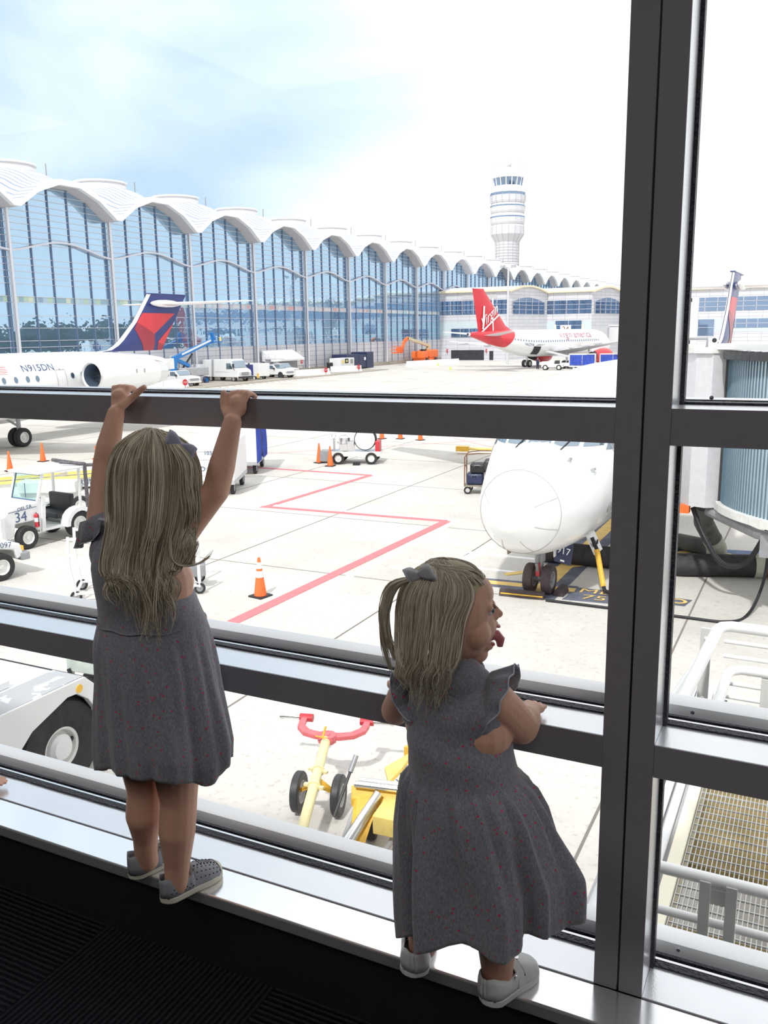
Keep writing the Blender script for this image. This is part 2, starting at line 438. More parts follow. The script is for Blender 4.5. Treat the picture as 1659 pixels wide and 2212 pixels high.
M['greymark'] = P('dark_marking', (.13,.14,.19), .8, 0, .3, 3)
M['yellowline'] = P('yellow_marking', (.82,.58,.20), .8, 0, .12, 4)
jb = MB()
for x in [-38.15,-31.6,-25.6,-19.6,-13.85,-8.05,-2.05,3.95,9.95]: jb.prism([V((a,b,ZA)) for a,b in strip((x,2),(x,160),.035)], (0,0,.006))
for y in [6.2,12.4,18.0,23.9,30.1,36.4,42.4,48.6,60.6,72.6,84.6,96,108]: jb.prism([V((a,b,ZA)) for a,b in strip((-70,y),(14,y),.03)], (0,0,.0055))
o = jb.build('pavement_joint', 'joint'); o['kind'] = 'structure'
flat('red_line', [strip((-10.47,13.97),(-10.13,24.73),.30), strip((-10.13,24.73),(-16.9,24.5),.26), strip((-16.73,24.52),(-16.46,31.84),.24), strip((-16.46,31.84),(-27,32.0),.24)], 'redline', 'pink-red zigzag safety line painted from the near cone towards the hose cart', 'ground marking', .010)
flat('red_line', [strip((-27,32.0),(-24.4,36.0),.18), strip((-24.41,36),(-9,52),.18), strip((-18,45),(-9,37),.16)], 'redfaint', 'faint worn red line behind the blue curtained cart', 'ground marking', .010)
flat('white_line', [strip((-9.95,13.9),(-9.85,24.9),.22), strip((-9.85,24.95),(-16.9,24.85),.16)], 'whiteline', 'white border line along the red zigzag line', 'ground marking', .010)
flat('white_line', [strip((-8.05,18.5),(-7.3,28.5),.34), strip((-9.3,21.3),(-5.95,21.3),.16), strip((-9.3,19.9),(-5.95,19.9),.14), strip((-9.4,19.2),(-6.9,19.0),.2)], 'whiteline', 'white lines crossing the stand under the jet nose', 'ground marking', .010)
flat('guide_line_border', [strip((-5.35,18.0),(-5.35,40),.98), strip((-6.9,18.78),(-4.6,18.98),.62)], 'greymark', 'dark border of the yellow guide line by the nose wheel', 'ground marking', .010)
flat('guide_line', [strip((-5.35,18.2),(-5.35,40),.36), strip((-6.75,18.8),(-4.62,18.95),.28), strip((-6.5,19.6),(-2.0,24.4),.2)], 'yellowline', 'yellow guide line leading away from the nose wheel', 'ground marking', .014)
bx = flat('stop_mark', [[(-4.72,18.18),(-3.3,18.32),(-3.3,19.25),(-4.62,19.2)]], 'greymark', 'dark ground panel with yellow characters MD 757 right of the nose wheel', 'ground marking', .010)
lettering('MD', .46, (-4.1,18.98,ZA+.022), (1,.06,0), (0,1,0), 'yellowline', bx, 'characters', sx=1.25)
lettering('757', .46, (-3.95,18.52,ZA+.022), (1,.06,0), (0,1,0), 'yellowline', bx, 'characters', sx=1.25)
M['bluemark'] = P('blue_grey_marking', (.12,.17,.30), .8, 0, .3, 3)
bx = flat('stop_mark', [[(-3.6,22.7),(-1.05,23.3),(-1.1,24.35),(-3.9,23.9)]], 'bluemark', 'blue-grey ground panel with upside-down yellow figures by the black hose', 'ground marking', .010)
lettering('767 757', .62, (-2.35,23.5,ZA+.022), (-1,-.16,0), (.1,-1,0), 'yellowline', bx, 'characters')
bx = flat('ring_mark', [[(-2.62,18.72),(-2.22,18.74),(-2.13,19.24),(-2.62,19.26)]], 'greymark', 'small dark square with a yellow ring right of the window post', 'ground marking', .010)
rg = MB(); rg.grid([[V((-2.4+r*cos(a*pi/12),19+r*.9*sin(a*pi/12),ZA+.022)) for a in range(24)] for r in (.12,.2)], closed=True).build('ring', 'yellowline', bx)
sb = MB()
for i in range(26):
    y = 84+i*1.35; sb.prism([V((a,b,ZA)) for a,b in strip((-60.5,y-3.2),(-66,y+2.4),.14)], (0,0,.006))
tag(sb.build('parking_line', P('parking_lines', (.42,.30,.24), .9)), 'thin brown slanted parking lines in front of the white vehicles by the terminal', 'ground marking', None)
tag(flat('dark_patch', [[(-14,46),(-8,44),(-7,47),(-12,49)]], P('old_asphalt', (.50,.49,.48), .9), 'grey patch', 'ground marking', .010), 'grey patched pavement beyond the row of four cones', 'ground marking')

# ------------------------------------------------------------------ main terminal
XW, BAY, Y0, ZV = -72., 13.795, 63.0, 13.9
arch = [(0,0),(.03,.02),(.2,1.65),(.4,2.68),(.6,2.68),(.8,1.65),(.97,.02),(1,0)]
def aval(v): return interp(v, [a for a,_ in arch], [b for _,b in arch])
M['facade'] = reflective_glass('facade_glass', (.18,.30,.42), (.56,.76,.95), .62, .02, .2)
M['mull_dark'] = P('facade_mullion', (.17,.22,.33), .5, .2)
M['transom'] = P('facade_transom', (.62,.62,.68), .4, .3)
M['post'] = P('facade_post', (.72,.73,.78), .4)
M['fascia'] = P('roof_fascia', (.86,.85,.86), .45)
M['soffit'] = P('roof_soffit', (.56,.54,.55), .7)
def roof_mat():
    m = bpy.data.materials.new('ribbed_roof'); nt, N, L = nodes(m); b = N['Principled BSDF']; b.inputs['Roughness'].default_value = .4
    tc = N.new('ShaderNodeTexCoord'); wv = N.new('ShaderNodeTexWave'); wv.bands_direction = 'Y'; wv.inputs['Scale'].default_value = .55
    L.new(tc.outputs['Object'], wv.inputs['Vector'])
    cr = N.new('ShaderNodeValToRGB'); cr.color_ramp.elements[0].color = (.22,.28,.40,1); cr.color_ramp.elements[1].color = (.72,.735,.77,1)
    cr.color_ramp.elements[0].position = .0; cr.color_ramp.elements[1].position = .42
    L.new(wv.outputs['Fac'], cr.inputs['Fac']); L.new(cr.outputs['Color'], b.inputs['Base Color']); return m
M['roof'] = roof_mat()
def clad_mat():
    m = bpy.data.materials.new('wall_cladding'); nt, N, L = nodes(m); b = N['Principled BSDF']; b.inputs['Roughness'].default_value = .5
    tc = N.new('ShaderNodeTexCoord'); sp = N.new('ShaderNodeSeparateXYZ'); cb = N.new('ShaderNodeCombineXYZ')
    L.new(tc.outputs['Object'], sp.inputs[0]); ad = N.new('ShaderNodeMath'); ad.operation = 'ADD'
    L.new(sp.outputs['X'], ad.inputs[0]); L.new(sp.outputs['Y'], ad.inputs[1]); L.new(ad.outputs[0], cb.inputs['X']); L.new(sp.outputs['Z'], cb.inputs['Y'])
    br = N.new('ShaderNodeTexBrick'); br.offset = 0; br.inputs['Scale'].default_value = 1; br.inputs['Brick Width'].default_value = 2.6; br.inputs['Row Height'].default_value = .7
    br.inputs['Mortar Size'].default_value = .045; br.inputs['Mortar Smooth'].default_value = .1
    br.inputs['Color1'].default_value = (.60,.60,.65,1); br.inputs['Color2'].default_value = (.66,.655,.68,1); br.inputs['Mortar'].default_value = (.40,.42,.48,1)
    L.new(cb.outputs[0], br.inputs['Vector']); L.new(br.outputs['Color'], b.inputs['Base Color']); return m
M['clad'] = clad_mat()
def frieze_mat(name, cols):
    m = bpy.data.materials.new(name); nt, N, L = nodes(m); b = N['Principled BSDF']; b.inputs['Roughness'].default_value = .4
    tc = N.new('ShaderNodeTexCoord'); sp = N.new('ShaderNodeSeparateXYZ'); L.new(tc.outputs['Object'], sp.inputs[0])
    sn = N.new('ShaderNodeMath'); sn.operation = 'DIVIDE'; sn.inputs[1].default_value = .62; L.new(sp.outputs['Y'], sn.inputs[0])
    fl = N.new('ShaderNodeMath'); fl.operation = 'FLOOR'; L.new(sn.outputs[0], fl.inputs[0])
    wn_ = N.new('ShaderNodeTexWhiteNoise'); wn_.noise_dimensions = '1D'; L.new(fl.outputs[0], wn_.inputs['W'])
    cr = N.new('ShaderNodeValToRGB'); cr.color_ramp.interpolation = 'CONSTANT'
    for i, c in enumerate(cols):
        e = cr.color_ramp.elements[i] if i < 2 else cr.color_ramp.elements.new(i/len(cols))
        e.position = i/len(cols); e.color = tuple(c)+(1,)
    L.new(wn_.outputs['Value'], cr.inputs['Fac']); L.new(cr.outputs['Color'], b.inputs['Base Color']); return m
M['frieze_g'] = frieze_mat('green_frieze', [(.28,.44,.52),(.36,.54,.60),(.44,.58,.48),(.50,.62,.66),(.26,.38,.50),(.58,.66,.54),(.40,.55,.66)])
M['frieze_r'] = frieze_mat('red_frieze', [(.50,.50,.56),(.58,.60,.66),(.60,.36,.36),(.62,.54,.56),(.42,.52,.62),(.56,.62,.68)])
M['frieze_b'] = frieze_mat('pale_frieze', [(.40,.60,.70),(.58,.70,.74),(.66,.60,.50),(.50,.62,.70),(.66,.70,.72)])

T = thing('terminal_building', 'long glass airport terminal with a row of scalloped arched roof bays', 'building', (0,0,0))
zl = [13.6,13.0,12.37,11.74,11.11,10.48] + [9.04,8.41,7.78,7.15,6.57,5.34,4.75,3.48,2.25,.98,.34,-.3]
NB = 23
protos = {}
for n in range(-3, NB):
    y = Y0 + n*BAY
    far = n > 11
    # glass of this bay
    g = MB()
    top = [(y+v*BAY, ZV-.1+aval(v)*.97) for v, _ in arch]
    g.add([(XW,y,-.3),(XW,y+BAY,-.3)]+[(XW,yy,zz) for yy, zz in reversed(top)], [tuple(range(2+len(top)))])
    gl = g.build('bay_glazing', 'facade', T)
    b = MB()
    for off in (.4,3.0,5.6,8.2,10.8,13.39):
        zt = ZV-.1+aval(off/BAY)*.97
        b.box(XW,XW+.14,y+off-.05,y+off+.05,-3.9,zt)
    b.build('mullion', 'mull_dark', gl)
    if not far:
        b = MB()
        for z in zl+[16.1,15.47,14.84,14.22]:
            # clip the transom against the arch
            lo = 0; hi = BAY
            if z > ZV-.1:
                h = (z-ZV+.1)/.97; vv = interp(h, [0,1.65,2.68], [.03,.2,.4]); lo = vv*BAY; hi = BAY-lo
            b.box(XW,XW+.10,y+lo,y+hi,z-.028,z+.028)
        b.build('transom', 'transom', gl)
        MB().box(XW,XW+.03,y+.5,y+BAY-.5,4.80,5.31).build('frieze', 'frieze_g' if n < 2 else ('frieze_r' if n < 6 else 'frieze_b'), gl)
        # wavy sunshade band
        rows = []
        for i in range(25):
            v = i/24; zz = 9.75+1.15*(aval(v)/2.68 if i % 2 == 0 else (aval(v-.02)+aval(v+.02))/5.36)
            zz = 9.75+1.15*(.5-.5*cos(2*pi*v))**.8
            rows.append([V((XW,y+v*BAY,zz-.12)), V((XW+.55,y+v*BAY,zz-.12)), V((XW+.55,y+v*BAY,zz+.05)), V((XW,y+v*BAY,zz+.05))])
        MB().grid(rows, closed=True, caps=True).build('sunshade', 'transom', T, smooth=False)
    MB().cyl((XW+.55,y,ZA+.6),(XW+.55,y,ZV-.2),.14,10).cyl((XW+.2,y-.0,ZA+.6),(XW+.2,y,ZV-.2),.08,8).build('post', 'post', T, smooth=True)
    # roof edge: fascia and soffit
    out = [(y+v*BAY, ZV+.28+h) for v, h in arch]; inn = [(y+v*BAY, ZV-.25+h*.985) for v, h in arch]
    b = MB()
    ring = [V((-69.9,yy,zz)) for yy, zz in out]+[V((-69.9,yy,zz)) for yy, zz in reversed(inn)]
    k = len(out)
    for i in range(k-1):
        a, c, d_, e_ = out[i], out[i+1], inn[i+1], inn[i]
        vs = [(-69.9,)+a, (-69.9,)+c, (-69.9,)+d_, (-69.9,)+e_, (-70.4,)+a, (-70.4,)+c, (-70.4,)+d_, (-70.4,)+e_]
        b.add(vs, [(0,1,2,3),(0,4,5,1),(3,2,6,7),(4,7,6,5)])
    b.build('roof_edge', 'fascia', T)
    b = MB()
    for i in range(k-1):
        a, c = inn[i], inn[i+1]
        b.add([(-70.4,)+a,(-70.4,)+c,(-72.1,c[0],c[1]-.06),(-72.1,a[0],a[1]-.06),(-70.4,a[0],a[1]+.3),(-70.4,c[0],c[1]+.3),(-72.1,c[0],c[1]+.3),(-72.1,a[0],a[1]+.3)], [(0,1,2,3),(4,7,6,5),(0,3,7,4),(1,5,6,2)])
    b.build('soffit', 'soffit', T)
    rows = []
    for i in range(15):
        u = (i-2)/12 if i > 1 else 0; x = -72.0-u*13.8 if i > 1 else [-70.0,-71.9][i]; bu = .74*aval(min(1,u))
        rows.append([V((x,y+v*BAY,ZV+.29+h+bu)) for v, h in arch])
    MB().grid(rows).build('roof_vault', 'roof', T)
    cu = MB(); cy = y+BAY/2
    cu.lathe([(3.0,0),(3.0,.55),(2.75,.6),(2.75,.75),(3.15,.8),(3.15,.98),(0.01,1.05)], (-78.9,cy,18.30), (0,0,1), 28)
    cu.build('roof_lantern', 'fascia', T)
    MB().cyl((-76.4,cy+3.2,17.8),(-76.4,cy+3.2,19.6),.06,6).build('lightning_rod', 'grey', T)
ye = Y0+NB*BAY; ys = Y0-3*BAY
MB().box(XW-.4,XW+.05,ys,ye,-3.9,-.3).build('cladding', 'clad', T)
MB().box(XW-.5,XW+.35,ys,ye,ZA,-3.9).build('plinth', 'concrete_low', T)
MB().box(-84,XW-14.5,ys,ye,ZA,13.9).box(XW-.6,XW-.3,ys,ye,-3.9,13.5).build('inner_wall', 'mull_dark', T)
for y, w_, h in ((115.7,1.6,2.6),(146.4,1.5,1.5),(87,2.2,2.8)):
    MB().box(XW+.05,XW+.11,y-w_/2,y+w_/2,-3.9+(.6 if h<2 else 0),-3.9+(.6 if h<2 else 0)+h).build('wall_panel', 'offwhite', T)

# ------------------------------------------------------------------ pier in the distance
M['pierglass'] = reflective_glass('pier_glass', (.07,.11,.19), (.50,.64,.84), .42, .03)
M['palepanel'] = P('pale_green_panel', (.56,.66,.69), .5)
M['cornice'] = P('cream_cornice', (.80,.70,.50), .5)
M['louvre'] = P('grey_louvre', (.55,.54,.56), .6)
def pier_section(T, x0, x1, y, low=None, garage=False, arch_end=False):
    """concourse wall facing -y; floors as measured: sill lines at 4.65 / 7.4, cornice 9.05"""
    dpt = 26
    MB().box(x0,x1,y,y+dpt,ZA,9.1).build('wall', 'clad', T)
    MB().box(x0-.3,x1+.3,y-.5,y+.1,9.05,9.4).build('cornice', 'cornice', T)
    MB().prism([V((x0-.2,y-.45,9.4)),V((x0-.2,y+3,10.15)),V((x0-.2,y+dpt,10.4)),V((x0-.2,y+dpt,9.4))], (x1-x0+.4,0,0)).build('roof', 'fascia', T)
    n = int((x1-x0)/2.45); st = (x1-x0)/n
    for i in range(n):
        a = x0+i*st+.09; c = x0+(i+1)*st-.09
        wd = MB().box(a,c,y-.06,y+.02,4.65,7.4).build('window', 'pierglass', T)
        MB().box(a-.09,c+.09,y-.14,y-.05,5.5,5.58).box(a-.09,c+.09,y-.14,y-.05,6.5,6.58).box(a-.13,a-.05,y-.14,y-.05,4.6,7.45).build('glazing_bar', 'transom', wd)
    MB().box(x0,x1,y-.05,y+.02,.4,3.1).build('spandrel', 'palepanel', T)
    for (a, c, z0, z1) in (low or []):
        wd = MB().box(a,c,y-.12,y+.02,z0,z1).build('window', 'pierglass', T)
        b = MB().box(a,c,y-.18,y-.12,(z0+z1)/2-.04,(z0+z1)/2+.04)
        k = max(1,int((c-a)/2))
        for i in range(k+1): b.box(a+(c-a)*i/k-.05,a+(c-a)*i/k+.05,y-.18,y-.12,z0,z1)
        b.build('glazing_bar', 'transom', wd)
Pn = thing('concourse_building', 'white stepped concourse with cream cornice and ribbon windows behind the red-tailed jet', 'building')
M['garagedark'] = P('garage_shutter', (.03,.03,.04), .6, 0, .3, 2)
yy = 172.0
pier_section(Pn, -72, -57, yy, [(-69.4,-63.3,.17,1.85)])
MB().box(-67,-64,yy-.08,yy,7.6,8.5).box(-62.4,-59.5,yy-.08,yy,7.6,8.5).build('louvre', 'louvre', Pn)
MB().box(-69.4,-62.2,yy-.1,yy+.02,ZA,-2.5).build('garage_door', 'garagedark', Pn)
MB().box(-61.0,-60.2,yy-.1,yy+.02,ZA,-2.7).build('service_door', 'garagedark', Pn)
def corner_arch(x0, x1, y0, y1):
    """glazed bay that turns the step between two wall sections under a small arch"""
    g = MB(); n = 12
    top = [(lerp(x0,x1,i/n), lerp(y0,y1,i/n), 8.9+1.15*sin(pi*i/n)) for i in range(n+1)]
    g.add([(x0,y0,ZA),(x1,y1,ZA)]+list(reversed(top)), [tuple(range(n+3))])
    g.build('wall', 'clad', Pn)
    nx, ny = (y1-y0), -(x1-x0); l = sqrt(nx*nx+ny*ny); nx /= -l*-1; ny /= l
    off = V((nx,ny,0))*.08
    w2 = [V((lerp(x0,x1,.08+.84*i/n), lerp(y0,y1,.08+.84*i/n), 7.0+.95*sin(pi*i/n)))+off for i in range(n+1)]
    a = V((lerp(x0,x1,.08),lerp(y0,y1,.08),4.65))+off; c = V((lerp(x0,x1,.92),lerp(y0,y1,.92),4.65))+off
    wd = MB().add([a,c]+list(reversed(w2)), [tuple(range(n+3))]).build('window', 'pierglass', Pn)
    b = MB()
    for i in range(6):
        t = .08+.84*i/5; p = V((lerp(x0,x1,t),lerp(y0,y1,t),4.6))+off*2; b.beam(p, p+V((0,0,3.2 if 0<i<5 else 2.5)), .08, .08)
    for z in (5.5,6.4,7.1): b.beam(a+off+V((0,0,z-4.65)), c+off+V((0,0,z-4.65)), .08, .08)
    b.build('glazing_bar', 'transom', wd)
    rows = [[V(p)+off*6+V((0,0,0)), V(p)+off*6+V((0,0,.35)), V(p)-off*30+V((0,0,.35)), V(p)-off*30] for p in top]
    MB().grid(rows, closed=True, caps=True).build('cornice', 'cornice', Pn)
corner_arch(-57.0,-53.6,172.0,187.4)
pier_section(Pn, -57.5, -44, 187.5, [(-51.7,-46,1.24,3.2)])
corner_arch(-44.0,-40.5,187.5,201.6)
pier_section(Pn, -44.2, -29.5, 201.7, [(-44,-36,2.1,3.4)])
pier_section(Pn, -30, 12, 196, [(-24,-20.5,-.3,3.0),(-18.5,-6,1.2,3.0),(-4,8,.2,3.0)])

# ------------------------------------------------------------------ control tower
Tw = thing('control_tower', 'tall white banded airport control tower with a dark glazed cab', 'control tower', (-127.1,380,0))
m_ = .21016/7.375
zt = lambda py: interp(py, [150,470,1000,1360,1740], [70.35,62.15,48.42,38.98,28.92])
def ring(prof, name, mat, seg=16): MB().lathe([(max(.01,h*m_*1.02), zt(p)) for p, h in reversed(prof)], (0,0,0), (0,0,1), seg).build(name, mat, Tw)
ring([(1356,178),(1740,174),(2900,174)], 'shaft', 'wallwhite')
ring([(1110,246),(1235,248),(1356,178)], 'shaft_head', 'wallwhite')
for a, b_ in ((620,745),(800,905),(975,1085)):
    ring([(a-22,246),(a,258),(b_-40,258),(b_-12,250),(b_,236)], 'storey', 'wallwhite')
    ring([(b_,236),(b_+12,240)], 'reveal', 'midgrey')
for a, b_ in ((745,780),(905,955),(1085,1110)): ring([(a,238),(a+12,246),(b_,248)], 'storey', 'fascia')
for a, b_ in ((572,625),(775,802),(950,978)): ring([(a,257),(b_,257)], 'window_band', 'pierglass')
ring([(540,250),(575,262)], 'balcony', 'fascia'); ring([(465,206),(540,216)], 'cab_wall', 'fascia')
ring([(335,228),(468,206)], 'cab_glazing', 'pierglass')
b = MB()
for i in range(16):
    a = 2*pi*(i+.5)/16
    b.beam(V((cos(a)*229*m_,sin(a)*229*m_,zt(335))), V((cos(a)*208*m_,sin(a)*208*m_,zt(468))), .35, .35)
b.build('cab_mullion', 'fascia', Tw)
ring([(200,236),(262,244),(335,246),(345,230)], 'cab_roof', 'fascia')
b = MB()
for i in range(12):
    a = 2*pi*i/12; x, y = cos(a)*6.2, sin(a)*6.2
    b.beam((x,y,zt(200)), (x,y,zt(150)), .12, .12); a2 = 2*pi*(i+1)/12
    b.beam((x,y,zt(155)), (cos(a2)*6.2,sin(a2)*6.2,zt(155)), .1, .1)
for x, y, h in ((-3,-2,3.4),(2.5,-4,4.5),(4.5,1,4),(0,0,2.4)): b.cyl((x,y,zt(200)),(x,y,zt(200)+h),.09,6)
b.ball((1.5,-3.4,zt(165)), .9, seg=10, rings=6)
b.build('roof_antenna', 'midgrey', Tw)

b = MB()
for i in range(16):
    a = 2*pi*(i+.5)/16; a = 2*pi*i/16; pr = [(2900,175),(1356,179),(1235,249),(1110,247),(1085,240),(1000,259),(905,240),(800,259),(745,242),(700,263),(600,263)]
    for (p0,h0),(p1,h1) in zip(pr,pr[1:]): b.beam(V((cos(a)*h0*m_*1.02,sin(a)*h0*m_*1.02,zt(p0))), V((cos(a)*h1*m_*1.02,sin(a)*h1*m_*1.02,zt(p1))), .16, .16)
for k in range(10): b.lathe([(179*m_*1.03,zt(1400+k*45)),(179*m_*1.03,zt(1400+k*45)+.14)], (0,0,0), (0,0,1), 16)
b.build('panel_joint', 'midgrey', Tw)
# tree line across the airfield, mirrored in the glass
def tree_mat():
    return P('distant_trees', (.035,.05,.045), .95, 0, .5, .08)
rows = []
pth = [(70,60),(110,230),(180,420),(260,640),(300,900)]
for i in range(161):
    t = i/160*(len(pth)-1); k = min(int(t), len(pth)-2); x = lerp(pth[k][0],pth[k+1][0],t-k); y = lerp(pth[k][1],pth[k+1][1],t-k)
    h = (5.5+.020*y)*(1+.35*noise.noise(V((i*.31,0,3)))+.2*noise.noise(V((i*1.3,5,0))))
    rows.append([V((x-7,y,ZA)),V((x-7+2*noise.noise(V((i*.9,1,1))),y,ZA+h*.7)),V((x-3,y,ZA+h)),V((x+4,y,ZA+h*.95)),V((x+8,y,ZA+h*.5)),V((x+8,y,ZA))])
tag(MB().grid(rows).build('tree_line', tree_mat(), smooth=True), 'dark tree line across the airfield, seen mirrored in the terminal glass', 'trees', None, 'stuff')

# lamp post in front of the concourse
Lp = thing('lamp_post', 'tall thin white floodlight mast standing before the concourse', 'lamp post', (-49.9,150,ZA))
MB().cyl((0,0,0),(0,0,16.6),.24,12,.15).build('pole', 'wallwhite', Lp, smooth=True)
for sx in (-1,1):
    MB().beam((0,0,16.3),(sx*1.0,-.1,16.7),.12,.12).build('bracket', 'wallwhite', Lp)
    MB().box(sx*1.0-.35,sx*1.0+.35,-.6,.2,16.55,16.95).build('lamp', 'midgrey', Lp)
# ------------------------------------------------------------------ aircraft
def loft(ys, hw, top, bot, seg=40, cx=0., axis='y', power=1.0):
    rows = []
    for y, w_, t, b_ in zip(ys, hw, top, bot):
        c = (t+b_)/2; h = (t-b_)/2
        rows.append([V((cx+w_*cos(2*pi*k/seg), y, c+h*sin(2*pi*k/seg))) for k in range(seg)])
    return rows
def dense(ys, cols, n):
    """resample the station table smoothly"""
    out = []; N_ = len(ys)
    yy = [ys[0]+(ys[-1]-ys[0])*((i/n)**1.6) for i in range(n+1)]
    res = []
    for c in cols: res.append([interp(y, ys, c) for y in yy])
    return yy, res
def airfoil(chord, t, n=9):
    xs = [0.5*(1-cos(pi*i/n)) for i in range(n+1)]
    up = [(x*chord, t*chord*(1.48*sqrt(x)-.63*x-1.76*x*x+1.42*x**3-.51*x**4)*1.0) for x in xs]
    lo = [(x, -z*.8) for x, z in up[1:-1]]
    return up+list(reversed(lo))
def wing(b, root, tip, cr, ct, tr=.12, tt=.10, vertical=False, yx=True):
    """root/tip = leading-edge points; chord runs along +y"""
    rows = []
    for P_, c, t in ((V(root),cr,tr),(V(tip),ct,tt)):
        prof = airfoil(c, t)
        if vertical: rows.append([P_+V((z,x,0)) for x, z in prof])
        else: rows.append([P_+V((0,x,z)) for x, z in prof])
    b.grid(rows, closed=True, caps=True); return b

S_Y = [0,.08,.25,.5,.85,1.3,1.9,2.5,3.1,3.7,4.5,5.6,7,24,27,30,33,34.6,35.4]
S_W = [.02,.26,.48,.68,.89,1.09,1.29,1.43,1.53,1.59,1.64,1.67,1.67,1.67,1.64,1.42,.92,.5,.16]
S_T = [2.15,2.44,2.64,2.84,3.02,3.16,3.34,3.80,4.30,4.58,4.76,4.87,4.95,4.98,4.98,4.92,4.62,4.38,4.2]
S_B = [2.08,1.84,1.64,1.42,1.23,1.10,1.02,.98,.96,.96,.97,.98,1.0,1.06,1.52,2.2,2.95,3.35,3.7]
def s_sec(y): return interp(y,S_Y,S_W), interp(y,S_Y,S_T), interp(y,S_Y,S_B)
def s_surf(y, a, off=0.):
    """point on the twin-jet skin at station y, angle a from +x towards +z"""
    w_, t, b_ = s_sec(y); h = (t-b_)/2
    return V((cos(a)*(w_+off), y, (t+b_)/2+sin(a)*(h+off)))
def skin_patch(fn, y0, y1, a0, a1, mat, par, name, n=6, off=.012, shape=None):
    rows = [[fn(lerp(y0,y1,j/n), lerp(a0,a1,i/n), off) for j in range(n+1)] for i in range(n+1)]
    return MB().grid(rows).build(name, mat, par, smooth=True)
def window_patch(fn, y, a, w_, h_, mat, par, name='cabin_window', off=.015):
    """small rounded window on the skin: w_ metres along y, h_ radians high"""
    pts = [fn(y+w_*.5*cos(t)*(1 if abs(cos(t))>.7 else 1), a+h_*.5*sin(t), off) for t in [pi/8+i*pi/8*1 for i in range(16)]]
    return MB().add(pts, [tuple(range(16))]).build(name, mat, par)
M['seam'] = P('panel_seam', (.38,.38,.36), .6)
M['radome'] = P('radome_white', (.80,.80,.78), .3, 0, .03, .8)
M['fan'] = P('fan_blades', (.12,.13,.15), .4, .6, .3, 6)
M['fanblue'] = reflective_glass('intake_lining', (.10,.14,.20), (.6,.7,.8), .35, .3)

